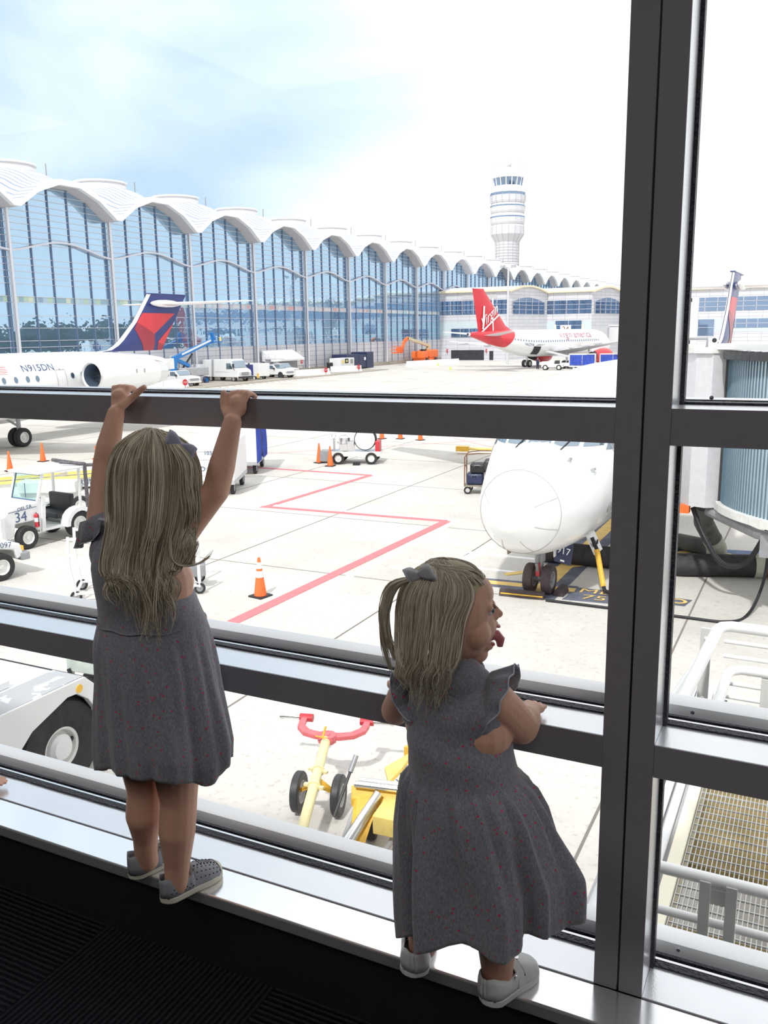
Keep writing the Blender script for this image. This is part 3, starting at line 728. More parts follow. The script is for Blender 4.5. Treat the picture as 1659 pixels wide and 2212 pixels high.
def twin_jet(name, label, loc, reg, near, rz=0):
    A = thing(name, label, 'airplane', loc, rz)
    yy = []
    for i in range(len(S_Y)-1):
        k = 3 if S_Y[i] < 7 else (1 if S_Y[i] >= 24 else 8)
        yy += [lerp(S_Y[i], S_Y[i+1], j/k) for j in range(k)]
    yy.append(S_Y[-1])
    # smooth the station tables
    def sm(f):
        v = [f(y) for y in yy]
        for _ in range(2): v = [v[0]]+[(v[i-1]+2*v[i]+v[i+1])/4 if yy[i] > .2 else v[i] for i in range(1,len(v)-1)]+[v[-1]]
        return v
    Wd, Tp, Bt = sm(lambda y: s_sec(y)[0]), sm(lambda y: s_sec(y)[1]), sm(lambda y: s_sec(y)[2])
    MB().grid(loft(yy, Wd, Tp, Bt, 48), closed=True, caps=True).build('fuselage', 'plane_white', A, smooth=True)
    # wings
    for s in (-1,1):
        b = MB(); wing(b, (s*1.2,13.6,1.75), (s*14.2,20.6,2.75), 6.4, 1.1); b.build('wing', 'plane_white', A, smooth=True)
        b = MB()
        for q in (4.5,7.5,10.5):
            b.ball((s*q, 14.8+q*.5+2.2, 1.72+q*.07), .9, (.14,1,.2), 8, 6)
        b.build('flap_fairing', 'plane_white', A, smooth=True)
        # engine nacelle with intake lip, fan and exhaust
        ex = 2.62*s
        nc = MB().lathe([(.70,.02),(.76,-.10),(.84,.05),(.93,.5),(.98,1.4),(.98,3.2),(.90,4.6),(.80,5.2),(.78,5.2)], (ex,25.5,3.55), (0,1,0), 36, cap=False)
        nac = nc.build('engine_nacelle', 'plane_white', A, smooth=True)
        MB().lathe([(.70,.02),(.66,.35),(.68,.9),(.01,.9)], (ex,25.5,3.55), (0,1,0), 36, cap=False).build('intake_duct', 'fanblue', nac, smooth=True)
        MB().lathe([(.715,.0),(.76,-.10),(.82,.0),(.80,.03),(.70,.05)], (ex,25.5,3.55), (0,1,0), 36, cap=False).build('intake_lip', 'chrome', nac, smooth=True)
        f = MB()
        for k in range(24):
            a = 2*pi*k/24; u = V((cos(a),0,sin(a))); w_ = V((-sin(a),0,cos(a)))
            c = V((ex,26.3,3.55)); f.add([c+u*.15-w_*.02, c+u*.66-w_*.07+V((0,-.05,0)), c+u*.66+w_*.05+V((0,.05,0)), c+u*.15+w_*.03], [(0,1,2,3)])
        f.lathe([(.01,-.35),(.10,-.2),(.16,0)], (ex,26.3,3.55), (0,1,0), 16)
        f.build('fan', 'fan', nac)
        MB().lathe([(.80,5.15),(.76,5.4),(.66,6.1),(.64,6.1),(.60,5.0),(.01,5.0)], (ex,25.5,3.55), (0,1,0), 32, cap=False).build('exhaust_nozzle', 'chrome', nac, smooth=True)
        MB().box(min(s*1.2,s*2.0),max(s*1.2,s*2.0),27,30.6,3.45,3.75).build('pylon', 'plane_white', A, bevel=.05)
        for yq, w_ in ((28.2,.10),(28.9,.10)):
            MB().box(ex+s*.97,ex+s*.985,yq,yq+w_,3.6,3.85).build('latch', 'seam', nac)
        # main gear
        g = MB().cyl((s*2.5,19.9,.6),(s*2.5,19.9,1.9),.12).beam((s*2.5,19.9,1.1),(s*1.5,19.6,1.7),.1,.1)
        g.build('main_gear', 'midgrey', A)
        wheel(A, (s*2.28,19.9,.52), .52, .32, (1,0,0)); wheel(A, (s*2.74,19.9,.52), .52, .32, (1,0,0))
    # fin with livery, tailplane
    def fy(px, py):      # fin drawing measured on the side of the tail: crop pixels -> (y, z)
        X = [px/2.9625, 620+py/2.9625]; return None
    z0, z1 = 4.86, 8.64
    LEf = lambda u: interp(u, [0,.025,.1,.192,.498,1], [28.4,29.55,30.2,30.74,32.12,33.75]); TEf = lambda u: 34.9+2.95*u
    def F(u, w_):        # u: 0 root..1 top ; w_: 0 leading..1 trailing
        return V((0, lerp(LEf(u), TEf(u), w_), lerp(z0, z1, u)))
    swell = lambda u, w_: .20*(1-.45*u)*sin(pi*min(1,max(0,w_))**.7)*lerp(.35, 1, smoothstep(0,.12,u))
    us = [0,.012,.025,.06,.1,.15,.192,.3,.4,.498,.6,.7,.85,1]
    for s in (-1,1):
        rows = []
        for u in us:
            rows.append([F(u,w_)+V((s*swell(u,w_),0,0)) for w_ in [0,.03,.1,.2,.3,.45,.6,.75,.9,1]])
        MB().grid(rows).build('fin', 'logo_blue', A, smooth=True)
    def decal(quads, mat, nm):
        b = MB()
        for q in quads:
            for s in (-1,1):
                rows = []
                for i in range(9):
                    row = []
                    for j in range(9):
                        a = i/8; c = j/8
                        y = lerp(lerp(q[0][0],q[1][0],c), lerp(q[3][0],q[2][0],c), a); z = lerp(lerp(q[0][1],q[1][1],c), lerp(q[3][1],q[2][1],c), a)
                        u = (z-z0)/(z1-z0); w_ = (y-LEf(max(0,u)))/(TEf(u)-LEf(max(0,u)))
                        row.append(V((s*(swell(u,w_)+.014), y, z)))
                    rows.append(row)
                b.grid(rows)
        b.build(nm, mat, A)
    decal([[(33.09,7.35),(36.48,7.35),(34.12,5.96),(32.49,6.74)]], 'logo_red', 'upper_red_panel')
    decal([[(32.49,6.74),(34.12,5.96),(34.12,5.60),(32.18,6.30)],[(32.18,6.30),(34.12,5.60),(34.08,5.10),(32.86,5.10)],[(32.86,5.10),(34.08,5.10),(34.02,4.86),(32.98,4.86)]], 'logo_darkred', 'lower_red_panel')
    decal([[(34.47,5.43),(36.33,6.73),(35.72,5.95),(35.13,5.2)]], 'logo_red', 'rear_red_panel')
    decal([[(34.47,5.43),(35.13,5.2),(34.90,4.86),(34.40,4.86)]], 'logo_darkred', 'rear_dark_panel')
    le = MB()
    for s in (-1,1):
        rows = []
        for u in us: rows.append([F(u,w_)+V((s*(swell(u,w_)+.015),0,0)) for w_ in (0,.02,.05,.08)])
        le.grid(rows)
    le.build('fin_leading_edge', 'plane_white', A, smooth=True)
    if near: MB().lathe([(.12,.0),(.15,.02),(.15,.5),(.02,.9)], (0,28.5,5.22), (0,1,0), 14).build('ram_air_inlet', 'plane_white', A, smooth=True)
    if near: MB().lathe([(.11,-.01),(.01,0)], (0,28.48,5.22), (0,1,0), 14, cap=False).build('inlet_opening', 'black', A)
    MB().box(-.13,.13,33.75,37.85,8.62,8.69).build('fin_cap', 'logo_blue', A, bevel=.03)
    for s in (-1,1):
        b = MB(); wing(b, (s*.05,34.3,7.95), (s*5.6,37.4,8.12), 3.0, .95, .10, .09); b.build('tailplane', 'plane_white', A, smooth=True)
        b = MB().ball((s*.35,35.2,8.0), 1.6, (.14,1,.16), 10, 6); b.build('tailplane_fairing', 'plane_white', A, smooth=True)
    MB().box(-.04,.04,35.0,36.1,3.5,4.25).build('tail_cone', 'plane_white', A, bevel=.02)
    # windows, doors, lettering on both sides
    for sgn, am in ((1,0.),(-1,pi)):
        fn = lambda y, a, off, am=am, sgn=sgn: s_surf(y, (a if sgn > 0 else pi-a), off)
        ys_ = [4.6+.81*i for i in range(22)] if near else [4.6+.81*i for i in range(22)]+[22.3]
        ys_ = [y for y in ys_ if y < 23.6] + [25.0-.05,25.75,26.5,27.3]
        for y in ys_: window_patch(fn, y, .27, .26, .19, 'cabinglass', A)
        for (y0, y1, a0, a1) in ((23.75,24.45,-.55,.50),(2.95,3.7,-.55,.62)):
            pts = []
            for t in range(33):
                q = t/32*4; e = int(q) % 4; f = q-int(q)
                y = [lerp(y0,y1,f),y1,lerp(y1,y0,f),y0][e]; a = [a0,lerp(a0,a1,f),a1,lerp(a1,a0,f)][e]
                pts.append(fn(y,a,.006))
            MB().tube(pts, .012, 5, cap=False).build('door_outline', 'seam', A)
        window_patch(fn, 24.1, .52, .10, .07, 'seam', A, 'door_window')
        # registration
        vs, fs = text_geo(reg, .0)
        sz = .62
        out = [fn(22.9-.0+(v.x*sz if sgn > 0 else -v.x*sz)-.3, .60+v.y*sz/1.9, .014) for v in vs]
        MB().add(out, fs).build('registration', 'letterblue', A)
        # flag
        rows = [[fn(lerp(19.2,20.4,i/4), lerp(.74,.46,j/6), .012) for i in range(5)] for j in range(7)]
        MB().grid(rows).build('flag', 'flagstripes', A)
    if near:
        # cockpit windows: tall trapezoids wrapped over the brow
        def P3(y, a): return s_surf(y, a, .02)
        for s in (-1,1):
            for (q) in ([(2.05,.52),(2.02,.985-.02),(2.72,.97),(2.72,.60)], ):
                pass
        wins = []
        # (azimuth from nose axis) positions, measured along the brow: z 3.75 .. 4.25
        def brow(phi, z):
            # intersect skin: find y where, at height z, half width x = tan-like spread
            best = None
            for i in range(400):
                y = 1.2+i*.012; w_, t, b_ = s_sec(y)
                if z >= t: continue
                c = (t+b_)/2; h = (t-b_)/2; x = w_*sqrt(max(0,1-((z-c)/h)**2))
                if x >= abs(phi): return V((phi, y-.012, z+.012))
            return V((phi, 3.2, z))
        xs = [-1.36,-1.22,-.92,-.86,-.38,-.31,.31,.38,.86,.92,1.22,1.36]
        fr = MB(); n = 14; rows = []
        for (xa, xb, zl, zh) in [(-.25,.25,3.36,3.92),(-.80,-.32,3.36,3.90),(.32,.80,3.36,3.90),(-1.22,-.88,3.34,3.82),(.88,1.22,3.34,3.82),(-1.40,-1.27,3.24,3.74),(1.27,1.40,3.24,3.74)]:
            rows = [[brow(lerp(xa,xb,i/5), lerp(zl,zh,j/4)) for i in range(6)] for j in range(5)]
            MB().grid(rows).build('cockpit_window', 'windglass', A, smooth=True)
        for sx in (-.5,.5):
            p = brow(sx,3.30)+V((0,-.03,0)); MB().beam(p, brow(sx+.3,3.72)+V((0,-.03,.0)), .02, .02).build('wiper', 'dark', A)
        # radome seam and strips
        def ringline(y, r=.006, a0=0, a1=2*pi, n=60, nm='radome_seam'):
            MB().tube([s_surf(y, lerp(a0,a1,i/n), .003) for i in range(n+1)], r, 4, cap=False).build(nm, 'seam', A)
        ringline(.82)
        for a in (-.35,-1.2,-1.95,.42,2.7): MB().tube([s_surf(lerp(.3,.80,i/6), a, .003) for i in range(7)], .005, 4).build('lightning_strip', 'seam', A)
        for (y, a) in ((1.75,.95),(2.05,.55)):
            p = s_surf(y,a,.0); q = s_surf(y+.02,a,.10); MB().beam(p,q,.02,.07).beam(q,q+V((0,-.13,0)),.02,.02).build('pitot_probe', 'midgrey', A)
        MB().lathe([(.13,0),(.13,.01),(.02,.02)], s_surf(2.75,-.33,0), (1,0,-.3), 20).build('static_port', 'midgrey', A)
        for q in ((3.35,.30),(3.5,.22),(3.42,.15)): MB().beam(s_surf(q[0],q[1],.008), s_surf(q[0]+.12,q[1]+.04,.008), .02, .015).build('marking', 'seam', A)
        # open service door and ground power lead
        f_ = MB().prism([s_surf(3.0,-1.0,0), s_surf(3.55,-1.0,0), s_surf(3.55,-1.0,0)+V((.20,.02,-.42)), s_surf(3.0,-1.0,0)+V((.20,.0,-.42))], (.02,0,0)).build('service_panel', 'plane_white', A)
        for k in (0,1): MB().box(0,.015,0,.09,0,.10).build('panel_mark', 'black', f_, loc=s_surf(3.1+k*.25,-1.0,0)+V((.14,0,-.26)))
    # nose gear
    g = MB().cyl((0,2.25,.34),(0,2.25,1.6),.085).cyl((0,2.25,.75),(0,2.25,1.6),.12).beam((0,2.25,.95),(0,3.1,1.5),.08,.08).cyl((-.32,2.25,.33),(.32,2.25,.33),.06)
    g.beam((0,2.12,.5),(0,2.0,.75),.06,.05).beam((0,2.0,.75),(0,2.14,1.0),.06,.05)
    g.build('nose_gear', 'grey', A)
    MB().box(-.045,.045,2.08,2.13,.42,.72).build('caution_band', 'red', A)
    for s in (-1,1):
        wheel(A, (s*.21,2.25,.33), .335, .21, (1,0,0), tyre='brownrubber', rim='grey')
        MB().box(s*.42-.015,s*.42+.015,1.9,3.0,.95,1.35).build('gear_door', 'offwhite', A, bevel=.01)
    MB().prism([V((-.55,1.55,1.30)),V((-.55,1.62,.98)),V((-.35,1.9,1.16)),V((-.2,1.95,1.32))], (.03,.03,0)).build('gear_door', 'brownmetal', A)
    if near:
        t = MB().box(-.2,.2,0,.03,-.42,.05).build('number_plate', 'navy', A, loc=(.62,2.0,1.22)); t.rotation_euler = (0,.12,-.2)
        lettering(reg[1:4], .22, (0,-.006,-.14), (1,0,0), (0,0,1), 'reflector', t, 'plate_number')
        MB().box(-.05,.05,-.006,-.001,-.38,-.34).build('plate_mark', 'reflector', t)
    return A
def flag_mat():
    m = bpy.data.materials.new('flag_stripes'); nt, N, L = nodes(m); b = N['Principled BSDF']
    tc = N.new('ShaderNodeTexCoord'); wv = N.new('ShaderNodeTexWave'); wv.bands_direction = 'Z'; wv.inputs['Scale'].default_value = 3.4
    L.new(tc.outputs['Object'], wv.inputs['Vector']); cr = N.new('ShaderNodeValToRGB'); cr.color_ramp.interpolation = 'CONSTANT'
    cr.color_ramp.elements[0].color = (.62,.25,.25,1); cr.color_ramp.elements[1].color = (.85,.85,.85,1); cr.color_ramp.elements[1].position = .5
    L.new(wv.outputs['Fac'], cr.inputs['Fac']); L.new(cr.outputs['Color'], b.inputs['Base Color']); return m
M['flagstripes'] = flag_mat()
M['brownmetal'] = P('stained_metal', (.30,.27,.22), .6, .2, .3, 9)
twin_jet('jet_airliner', 'white rear-engined jet with blue and red tail at left, before the glass terminal', (-41.4,13.8,ZA), 'N915DN', False)
twin_jet('jet_airliner', 'white jet seen from its nose, parked right below the window beside the post', (-5.38,16.25,ZA), 'N917DN', True, radians(-1.5))

# ---- single-aisle jets with underwing engines (local y runs AFT; nose at 0)
A_Y = [0,.12,.35,.8,1.4,2.2,3.2,4.6,6.2,22,25,28,31,34,36.4,37.5]
A_W = [.03,.35,.62,.98,1.3,1.58,1.8,1.93,1.975,1.975,1.93,1.72,1.35,.85,.4,.18]
A_T = [3.05,3.4,3.72,4.15,4.62,5.2,5.62,5.85,5.95,5.95,5.95,5.95,5.93,5.85,5.72,5.6]
A_B = [3.0,2.68,2.45,2.2,2.02,1.9,1.84,1.81,1.80,1.80,2.0,2.6,3.4,4.3,4.95,5.25]
def airliner(name, label, loc, rz, tailmat, virgin):
    A = thing(name, label, 'airplane', loc, rz)
    yy = sorted(set([y for y in A_Y]+[lerp(A_Y[i],A_Y[i+1],j/3) for i in range(len(A_Y)-1) for j in range(3)]))
    f = lambda y: (interp(y,A_Y,A_W), interp(y,A_Y,A_T), interp(y,A_Y,A_B))
    sec = [f(y) for y in yy]
    MB().grid(loft(yy,[s[0] for s in sec],[s[1] for s in sec],[s[2] for s in sec],32), closed=True, caps=True).build('fuselage', 'plane_white', A, smooth=True)
    def surf(y, a, off): w_,t,b_ = f(y); return V((cos(a)*(w_+off), y, (t+b_)/2+sin(a)*((t-b_)/2+off)))
    for s in (-1,1):
        b = MB(); wing(b, (s*1.3,11.5,2.5), (s*16.4,21.5,4.2), 6.8, 1.5); b.build('wing', 'wallwhite', A, smooth=True)
        b = MB(); wing(b, (s*.7,31.2,5.2), (s*6.2,34.6,5.75), 3.6, 1.4); b.build('tailplane', 'wallwhite', A, smooth=True)
        nc = MB().lathe([(.95,0),(1.02,-.12),(1.12,.1),(1.22,.9),(1.18,2.2),(.95,3.4),(.8,4.1)], (s*5.75,9.6,1.75), (0,1,0), 28, cap=False).build('engine_nacelle', tailmat if virgin else 'plane_white', A, smooth=True)
        MB().lathe([(.95,0),(.9,.9),(.01,.9)], (s*5.75,9.6,1.75), (0,1,0), 28, cap=False).build('fan', 'fan', nac_par(nc))
        MB().lathe([(.8,3.9),(.55,5.0),(.3,5.6),(.01,5.9)], (s*5.75,9.6,1.75), (0,1,0), 20, cap=False).build('exhaust_nozzle', 'dark', nc, smooth=True)
        MB().box(s*5.75-.15,s*5.75+.15,11,15,2.4,3.1).build('pylon', 'plane_white', A)
        MB().cyl((s*3.8,18.1,.6),(s*3.8,18.1,2.8),.16).build('main_gear', 'midgrey', A)
        for q in (-.46,.46): wheel(A, (s*3.8+q,18.1,.59), .59, .42, (1,0,0))
        b = MB()
        for q in (5.6,9.2,12.6): b.ball((s*q, 13.2+q*.62+2.5, 2.62+q*.1), 1.3, (.15,1,.2), 8, 6)
        b.build('flap_fairing', 'wallwhite', A, smooth=True)
    # fin
    us = [0,.15,.4,.7,1]
    def F(u, w_): return V((0, lerp(lerp(27.9,34.1,u) if u > 0 else 26.9, lerp(35.2,36.6,u), w_), lerp(5.7,11.76,u)))
    for s in (-1,1):
        rows = [[F(u,w_)+V((s*.28*(1-.5*u)*sin(pi*w_**.7),0,0)) for w_ in (0,.05,.2,.4,.7,1)] for u in us]
        MB().grid(rows).build('fin', tailmat, A, smooth=True)
    MB().box(-.1,.1,34.1,36.6,11.7,11.8).build('fin_cap', tailmat, A)
    g = MB().cyl((0,5.1,.4),(0,5.1,2.2),.12).build('nose_gear', 'midgrey', A)
    for q in (-.25,.25): wheel(A, (q,5.1,.38), .38, .22, (1,0,0))
    MB().lathe([(.19,0),(.15,.25),(.01,.25)], (0,37.35,5.42), (0,1,0), 16, cap=False).build('exhaust_pipe', 'dark', A)
    wl = [6.2+.62*i for i in range(37)]
    for s in (-1,1):
        fn = lambda y, a, off, s=s: surf(y, a if s > 0 else pi-a, off)
        for y in wl: window_patch(fn, y, .14, .26, .17, 'cabinglass', A)
        if virgin:
            vs, fs = text_geo('virgin america', 0)
            sz = 1.75; sg = -s
            out = [fn(12.6+(v.x*sz*.92)*(1 if s > 0 else -1)*1.0, .62+v.y*sz/2.1, .03) for v in vs]
            MB().add(out, fs).build('lettering', P('fuselage_lettering', (.42,.17,.26), .5), A)
            vs, fs = text_geo('N622VA', 0)
            out = [fn(25.2+v.x*.62*(1 if s > 0 else -1), -.14+v.y*.62/2., .02) for v in vs]
            MB().add(out, fs).build('registration', 'letterblue', A)
            # red tail cone wrap with curved front edge
            rows = []
            for i in range(25):
                a = -pi/2+(pi)*i/24
                y0 = 29.0+1.3*sin(a)*-1 + .9*(1-cos(a))*.0 + (2.4 if a < -.9 else 0)*smoothstep(-.9,-1.5,a)
                rows.append([fn(lerp(y0,37.2,j/10), a, .015) for j in range(11)])
            MB().grid(rows).build('red_tail_wrap', tailmat, A, smooth=True)
            # script on the fin with a swash under it
            vs, fs = text_geo('Virgin', 0)
            O = V((s*.30,32.9,8.0)); U = V((0,1 if s > 0 else -1,.42)).normalized(); W_ = V((0,-.34 if s > 0 else .34,1)).normalized()
            U = V((0,(1 if s > 0 else -1)*-1,0)); 
            U = V((0, 1. if s > 0 else -1., .0)); 
            dirn = 1. if s > 0 else -1.
            U = V((0,dirn*.80,.55 if s < 0 else -.2)); W_ = V((0,.06*-dirn,1))
            out = [O+U*(v.x*2.0)+W_*(v.y*2.3) for v in vs]
            MB().add(out, fs).build('fin_script', 'reflector', A)
            b = MB()
            b.beam(O-U*2.6-W_*1.0, O+U*2.6-W_*1.25, .04, .22, W_); b.beam(O-U*2.0-W_*.8, O-U*1.5+W_*2.2, .04, .30, U); b.beam(O+U*.75-W_*.6, O+U*.8-W_*2.6, .04, .24, U)
            b.build('fin_script', 'reflector', A)
    if virgin:
        for y0 in (22.3,):
            MB().grid([[surf(lerp(y0,y0+1.8,j/4), pi+lerp(.25,.98,i/4), .03) for j in range(5)] for i in range(5)]).build('hold_opening', 'garagedark', A)
            MB().grid([[surf(lerp(y0,y0+1.8,j/4), pi+.2, .03)+V((-.9*i,0,.25*i)) for j in range(5)] for i in range(2)]).build('hold_door', 'plane_white', A)
    else:
        for s in (-1,1):
            MB().add([F(.28,.08)+V((s*.3,0,0)),F(.28,.9)+V((s*.3,0,0)),F(.68,.9)+V((s*.3,0,0)),F(.68,.15)+V((s*.3,0,0))],[(0,1,2,3)]).build('red_panel', 'logo_red', A)
            MB().add([F(0,0)+V((s*.31,0,0)),F(0,.13)+V((s*.31,0,0)),F(1,.22)+V((s*.31,0,0)),F(1,0)+V((s*.31,0,0))],[(0,1,2,3)]).build('fin_leading_edge', 'plane_white', A)
    return A
def nac_par(o): return o
th = radians(71); u = V((cos(th),sin(th),0)); s_ = V((sin(th),-cos(th),0))
Pg = V((-42.9,139.0,0)); c0 = Pg+s_*3.8
nose = c0+u*18.1
# local +y = aft = -u  -> rotation that takes +y to -u
rz = atan2(-u.y,-u.x)-pi/2
airliner('jet_airliner', 'white jet with a bright red tail and tail cone parked at the far concourse', (nose.x,nose.y,ZA), rz, 'brightred', True)
# ------------------------------------------------------------------ traffic cones
def cone(loc, label, banded=False, h=.91, group=None, cat='traffic cone', base='black'):
    t = thing('traffic_cone', label, cat, loc, random.uniform(-.5,.5), group)
    MB().box(-.20,.20,-.20,.20,0,.035).build('base', base, t, bevel=.012)
    r = lambda z: lerp(.145,.03,z/h)
    MB().lathe([(r(.03)+.005,.03),(r(.03),.06),(r(h*.97),h*.97),(.02,h),(.001,h)], seg=20).build('body', 'orange', t, smooth=True)
    if banded:
        for a, b_ in ((.50,.66),(.72,.88)): MB().lathe([(r(h*a)+.003,h*a),(r(h*b_)+.003,h*b_)], seg=20, cap=False).build('reflective_band', 'reflector', t, smooth=True)
    return t
cone((-10.98,15.72,ZA), 'tall orange cone with two white bands standing alone on open concrete', True)
cone((-20.3,34.2,ZA), 'orange cone beside the hose cart, left of its pair')
cone((-19.32,33.5,ZA), 'orange cone nearest the hose cart wheel, right of its pair')
cone((-32.06,27.07,ZA), 'orange cone standing nearest the left edge beyond the jeep-like tractor')
cone((-33.1,29.9,ZA), 'orange cone behind the tractor roof, second from the left edge')
tag(MB().box(-.35,.35,-.2,.2,0,.05).box(-.28,.28,-.04,.04,.05,.62).build('barrier_board', 'orange', loc=(-31.0,31.5,ZA)), 'small orange board seen just over the tractor roof', 'barrier')
for i, (x, y) in enumerate([(-21.79,42.07),(-21.69,43.44),(-20.71,43.78),(-19.4,43.57)]):
    cone((x,y,ZA), 'orange cone, %s in the far row of four beneath the upper rail' % ['leftmost','second from left','third from left','rightmost'][i], group='row of cones under the upper rail')
for i, (p, lb) in enumerate([((-60.6,144.0),'tiny yellow-green cone in front of the long white barrier'),((-52.0,128.5),'tiny yellow-green cone alone on the far apron'),((-31.2,129.0),'tiny yellow-green cone between the two blue baggage carts')]):
    t = thing('marker_cone', lb, 'traffic cone', (p[0],p[1],ZA)); MB().lathe([(.16,0),(.03,.55),(.001,.56)], seg=10).build('body', 'hivis', t); MB().box(-.25,.25,-.25,.25,0,.05).build('base', 'hivis', t)

# ------------------------------------------------------------------ small tractors, carts
def cyl_wheels(t, xs, ys, r, w_, rim='offwhite', tyre='rubber'):
    for x in xs:
        for y in ys: wheel(t, (x,y,r), r, w_, (0,1,0), rim=rim, tyre=tyre)

# baggage tractor 34: forward +x locally, heading -y in the world; its left (+y) side faces us
J = thing('baggage_tractor', 'white open jeep-like tug with blue number 34 on its bonnet', 'airport tractor', (-20.15,17.75,ZA), radians(-96))
M['jwhite'] = P('tractor_white', (.74,.755,.76), .4, 0, .06, 5)
cyl_wheels(J, (.80,), (-.62,.62), .33, .24); cyl_wheels(J, (-.95,), (-.62,.62), .40, .28)
b = MB(); b.prism([V((1.45,.62,.35)),V((1.45,.62,1.0)),V((1.25,.62,1.18)),V((.32,.62,1.28)),V((.32,.62,.45)),V((.42,.62,.45)),V((.50,.62,.75)),V((1.10,.62,.75)),V((1.18,.62,.40))], (0,-1.24,0)).build('bonnet', 'jwhite', J, bevel=.03)
MB().box(1.45,1.60,-.68,.68,.38,1.02).build('front_plate', 'jwhite', J, bevel=.02)
gm = MB()
for i in range(9):
    for k in range(7): gm.box(1.60,1.606,-.30+i*.075-.02,-.30+i*.075+.02,.48+k*.072-.012,.48+k*.072+.02)
gm.build('grille_holes', 'black', J)
MB().box(-1.05,.34,-.60,.60,.38,.46).box(-1.6,-1.05,-.62,.62,.42,.60).build('floor_pan', 'jwhite', J)
MB().box(.22,.34,-.62,.62,.45,1.30).build('cowl', 'jwhite', J, bevel=.02)
b = MB().beam((.33,.60,1.28),(.10,.60,2.02),.07,.06).beam((.33,-.60,1.28),(.10,-.60,2.02),.07,.06).beam((.10,-.62,2.02),(.10,.62,2.02),.06,.06).beam((-1.1,.6,.5),(-1.15,.6,2.02),.06,.06).beam((-1.1,-.6,.5),(-1.15,-.6,2.02),.06,.06)
b.beam((.24,.63,.40),(.16,.63,1.4),.12,.06).build('cab_frame', 'jwhite', J)
MB().prism([V((.325,-.55,1.30)),V((.325,.55,1.30)),V((.12,.55,1.97)),V((.12,-.55,1.97))], (.012,0,.004)).build('windscreen', 'greentint', J)
b = MB()
for a, c in (((.335,-.56,1.29),(.335,.56,1.29)),((.115,-.56,1.98),(.115,.56,1.98)),((.335,-.56,1.29),(.115,-.56,1.98)),((.335,.56,1.29),(.115,.56,1.98)),((.31,.05,1.34),(.2,-.1,1.72))): b.beam(a,c,.022,.022)
b.build('windscreen_trim', 'letterblue', J)
MB().box(-1.35,.30,-.70,.70,2.02,2.09).build('roof', 'jwhite', J, bevel=.02)
MB().box(-.9,-.35,-.5,.5,.62,.78).box(-1.0,-.85,-.5,.5,.70,1.28).build('seat', 'black', J, bevel=.04)
MB().tube([V((.02,.25,1.12))+V((.06*cos(a*pi/10)*-.4,.17*sin(a*pi/10),.17*cos(a*pi/10))) for a in range(21)], .014, 6).beam((.2,.25,1.0),(.02,.25,1.12),.03,.03).build('steering_wheel', 'black', J)
for s in (-1,1):
    pts = [V((-.95+.52*cos(pi*k/10), s*.5, .40+.52*sin(pi*k/10))) for k in range(11)]
    MB().grid([pts,[p+V((0,s*.32,0)) for p in pts]]).grid([[p+V((0,s*.32,0)) for p in pts],[V((-.95+.40*cos(pi*k/10), s*.82, .40+.40*sin(pi*k/10))) for k in range(11)]]).build('mudguard', 'jwhite', J, smooth=True)
e_ = MB().lathe([(.01,0),(.06,.01),(.065,.04),(.065,.34),(.05,.38),(.02,.40)], (.46,.68,.56), (0,0,1), 14).build('fire_extinguisher', 'red', J, smooth=True)
MB().lathe([(.067,.0),(.067,.12)], (.46,.68,.72), (0,0,1), 14, cap=False).build('extinguisher_label', 'reflector', e_)
b = MB(); b.tube([(.46,.64,.58),(.46,.76,.62),(.46,.77,.9),(.46,.66,.98)], .012, 6).build('extinguisher_bracket', 'dark', e_)
lettering('34', .40, (.92,.627,.92), (-1,0,0), (0,0,1), 'letterblue', J, 'fleet_number')
lettering('DELTA', .155, (.78,.628,1.16), (-1,0,.10), (0,0,1), 'letterblue', J)
MB().beam((1.3,.627,1.10),(.4,.627,1.14),.004,.014).build('stripe', 'letterblue', J)
b = MB().tube([(-1.30,.7,.3),(-1.30,.7,2.12)],.055,8).tube([(-1.30,.72,2.12),(-1.30,-.75,2.16)],.055,8).tube([(-1.30,.7,2.1),(-2.2,.9,2.02)],.05,8).tube([(-1.30,.7,1.15),(-2.1,.9,1.1)],.045,8).tube([(-1.30,.72,2.14),(-.9,.1,2.2)],.05,8)
M['rackpipe'] = P('worn_pipe', (.12,.11,.125), .6, .3, .4, 10)
b.build('pipe_rack', 'rackpipe', J, smooth=True)

# second small tug at the left edge, nose towards the right
K = thing('utility_tug', 'white tug corner with fleet figures 097 and dark bumper at the left edge', 'airport tractor', (-18.35,13.55,ZA), radians(80))
cyl_wheels(K, (.85,-1.05), (-.62,.62), .34, .24)
b = MB(); b.prism([V((-1.6,.70,.40)),V((-1.6,.70,1.0)),V((.6,.70,.98)),V((1.38,.70,.84)),V((1.46,.70,.52)),V((1.26,.70,.45)),V((1.20,.70,.70)),V((.85,.70,.78)),V((.50,.70,.70)),V((.44,.70,.40))], (0,-1.40,0)).build('body', 'jwhite', K, bevel=.04)
MB().box(1.36,1.60,-.74,.74,.40,.60).build('bumper', 'bumpergrey', K, bevel=.03) if 'bumpergrey' in M else MB().box(1.36,1.60,-.74,.74,.40,.60).build('bumper', 'grey', K, bevel=.03)
for s in (-1,1): MB().box(1.36,1.47,s*.62-.07,s*.62+.07,.64,.76).build('indicator_lamp', 'deepyellow', K, bevel=.01)
lettering('097', .20, (1.0,-.706,.86), (1,0,-.1), (0,0,1), 'letterblue', K, 'fleet_number')
MB().box(-1.2,-.1,-.55,.55,1.0,1.1).box(-1.3,-1.1,-.5,.5,1.0,1.5).build('seat', 'black', K)
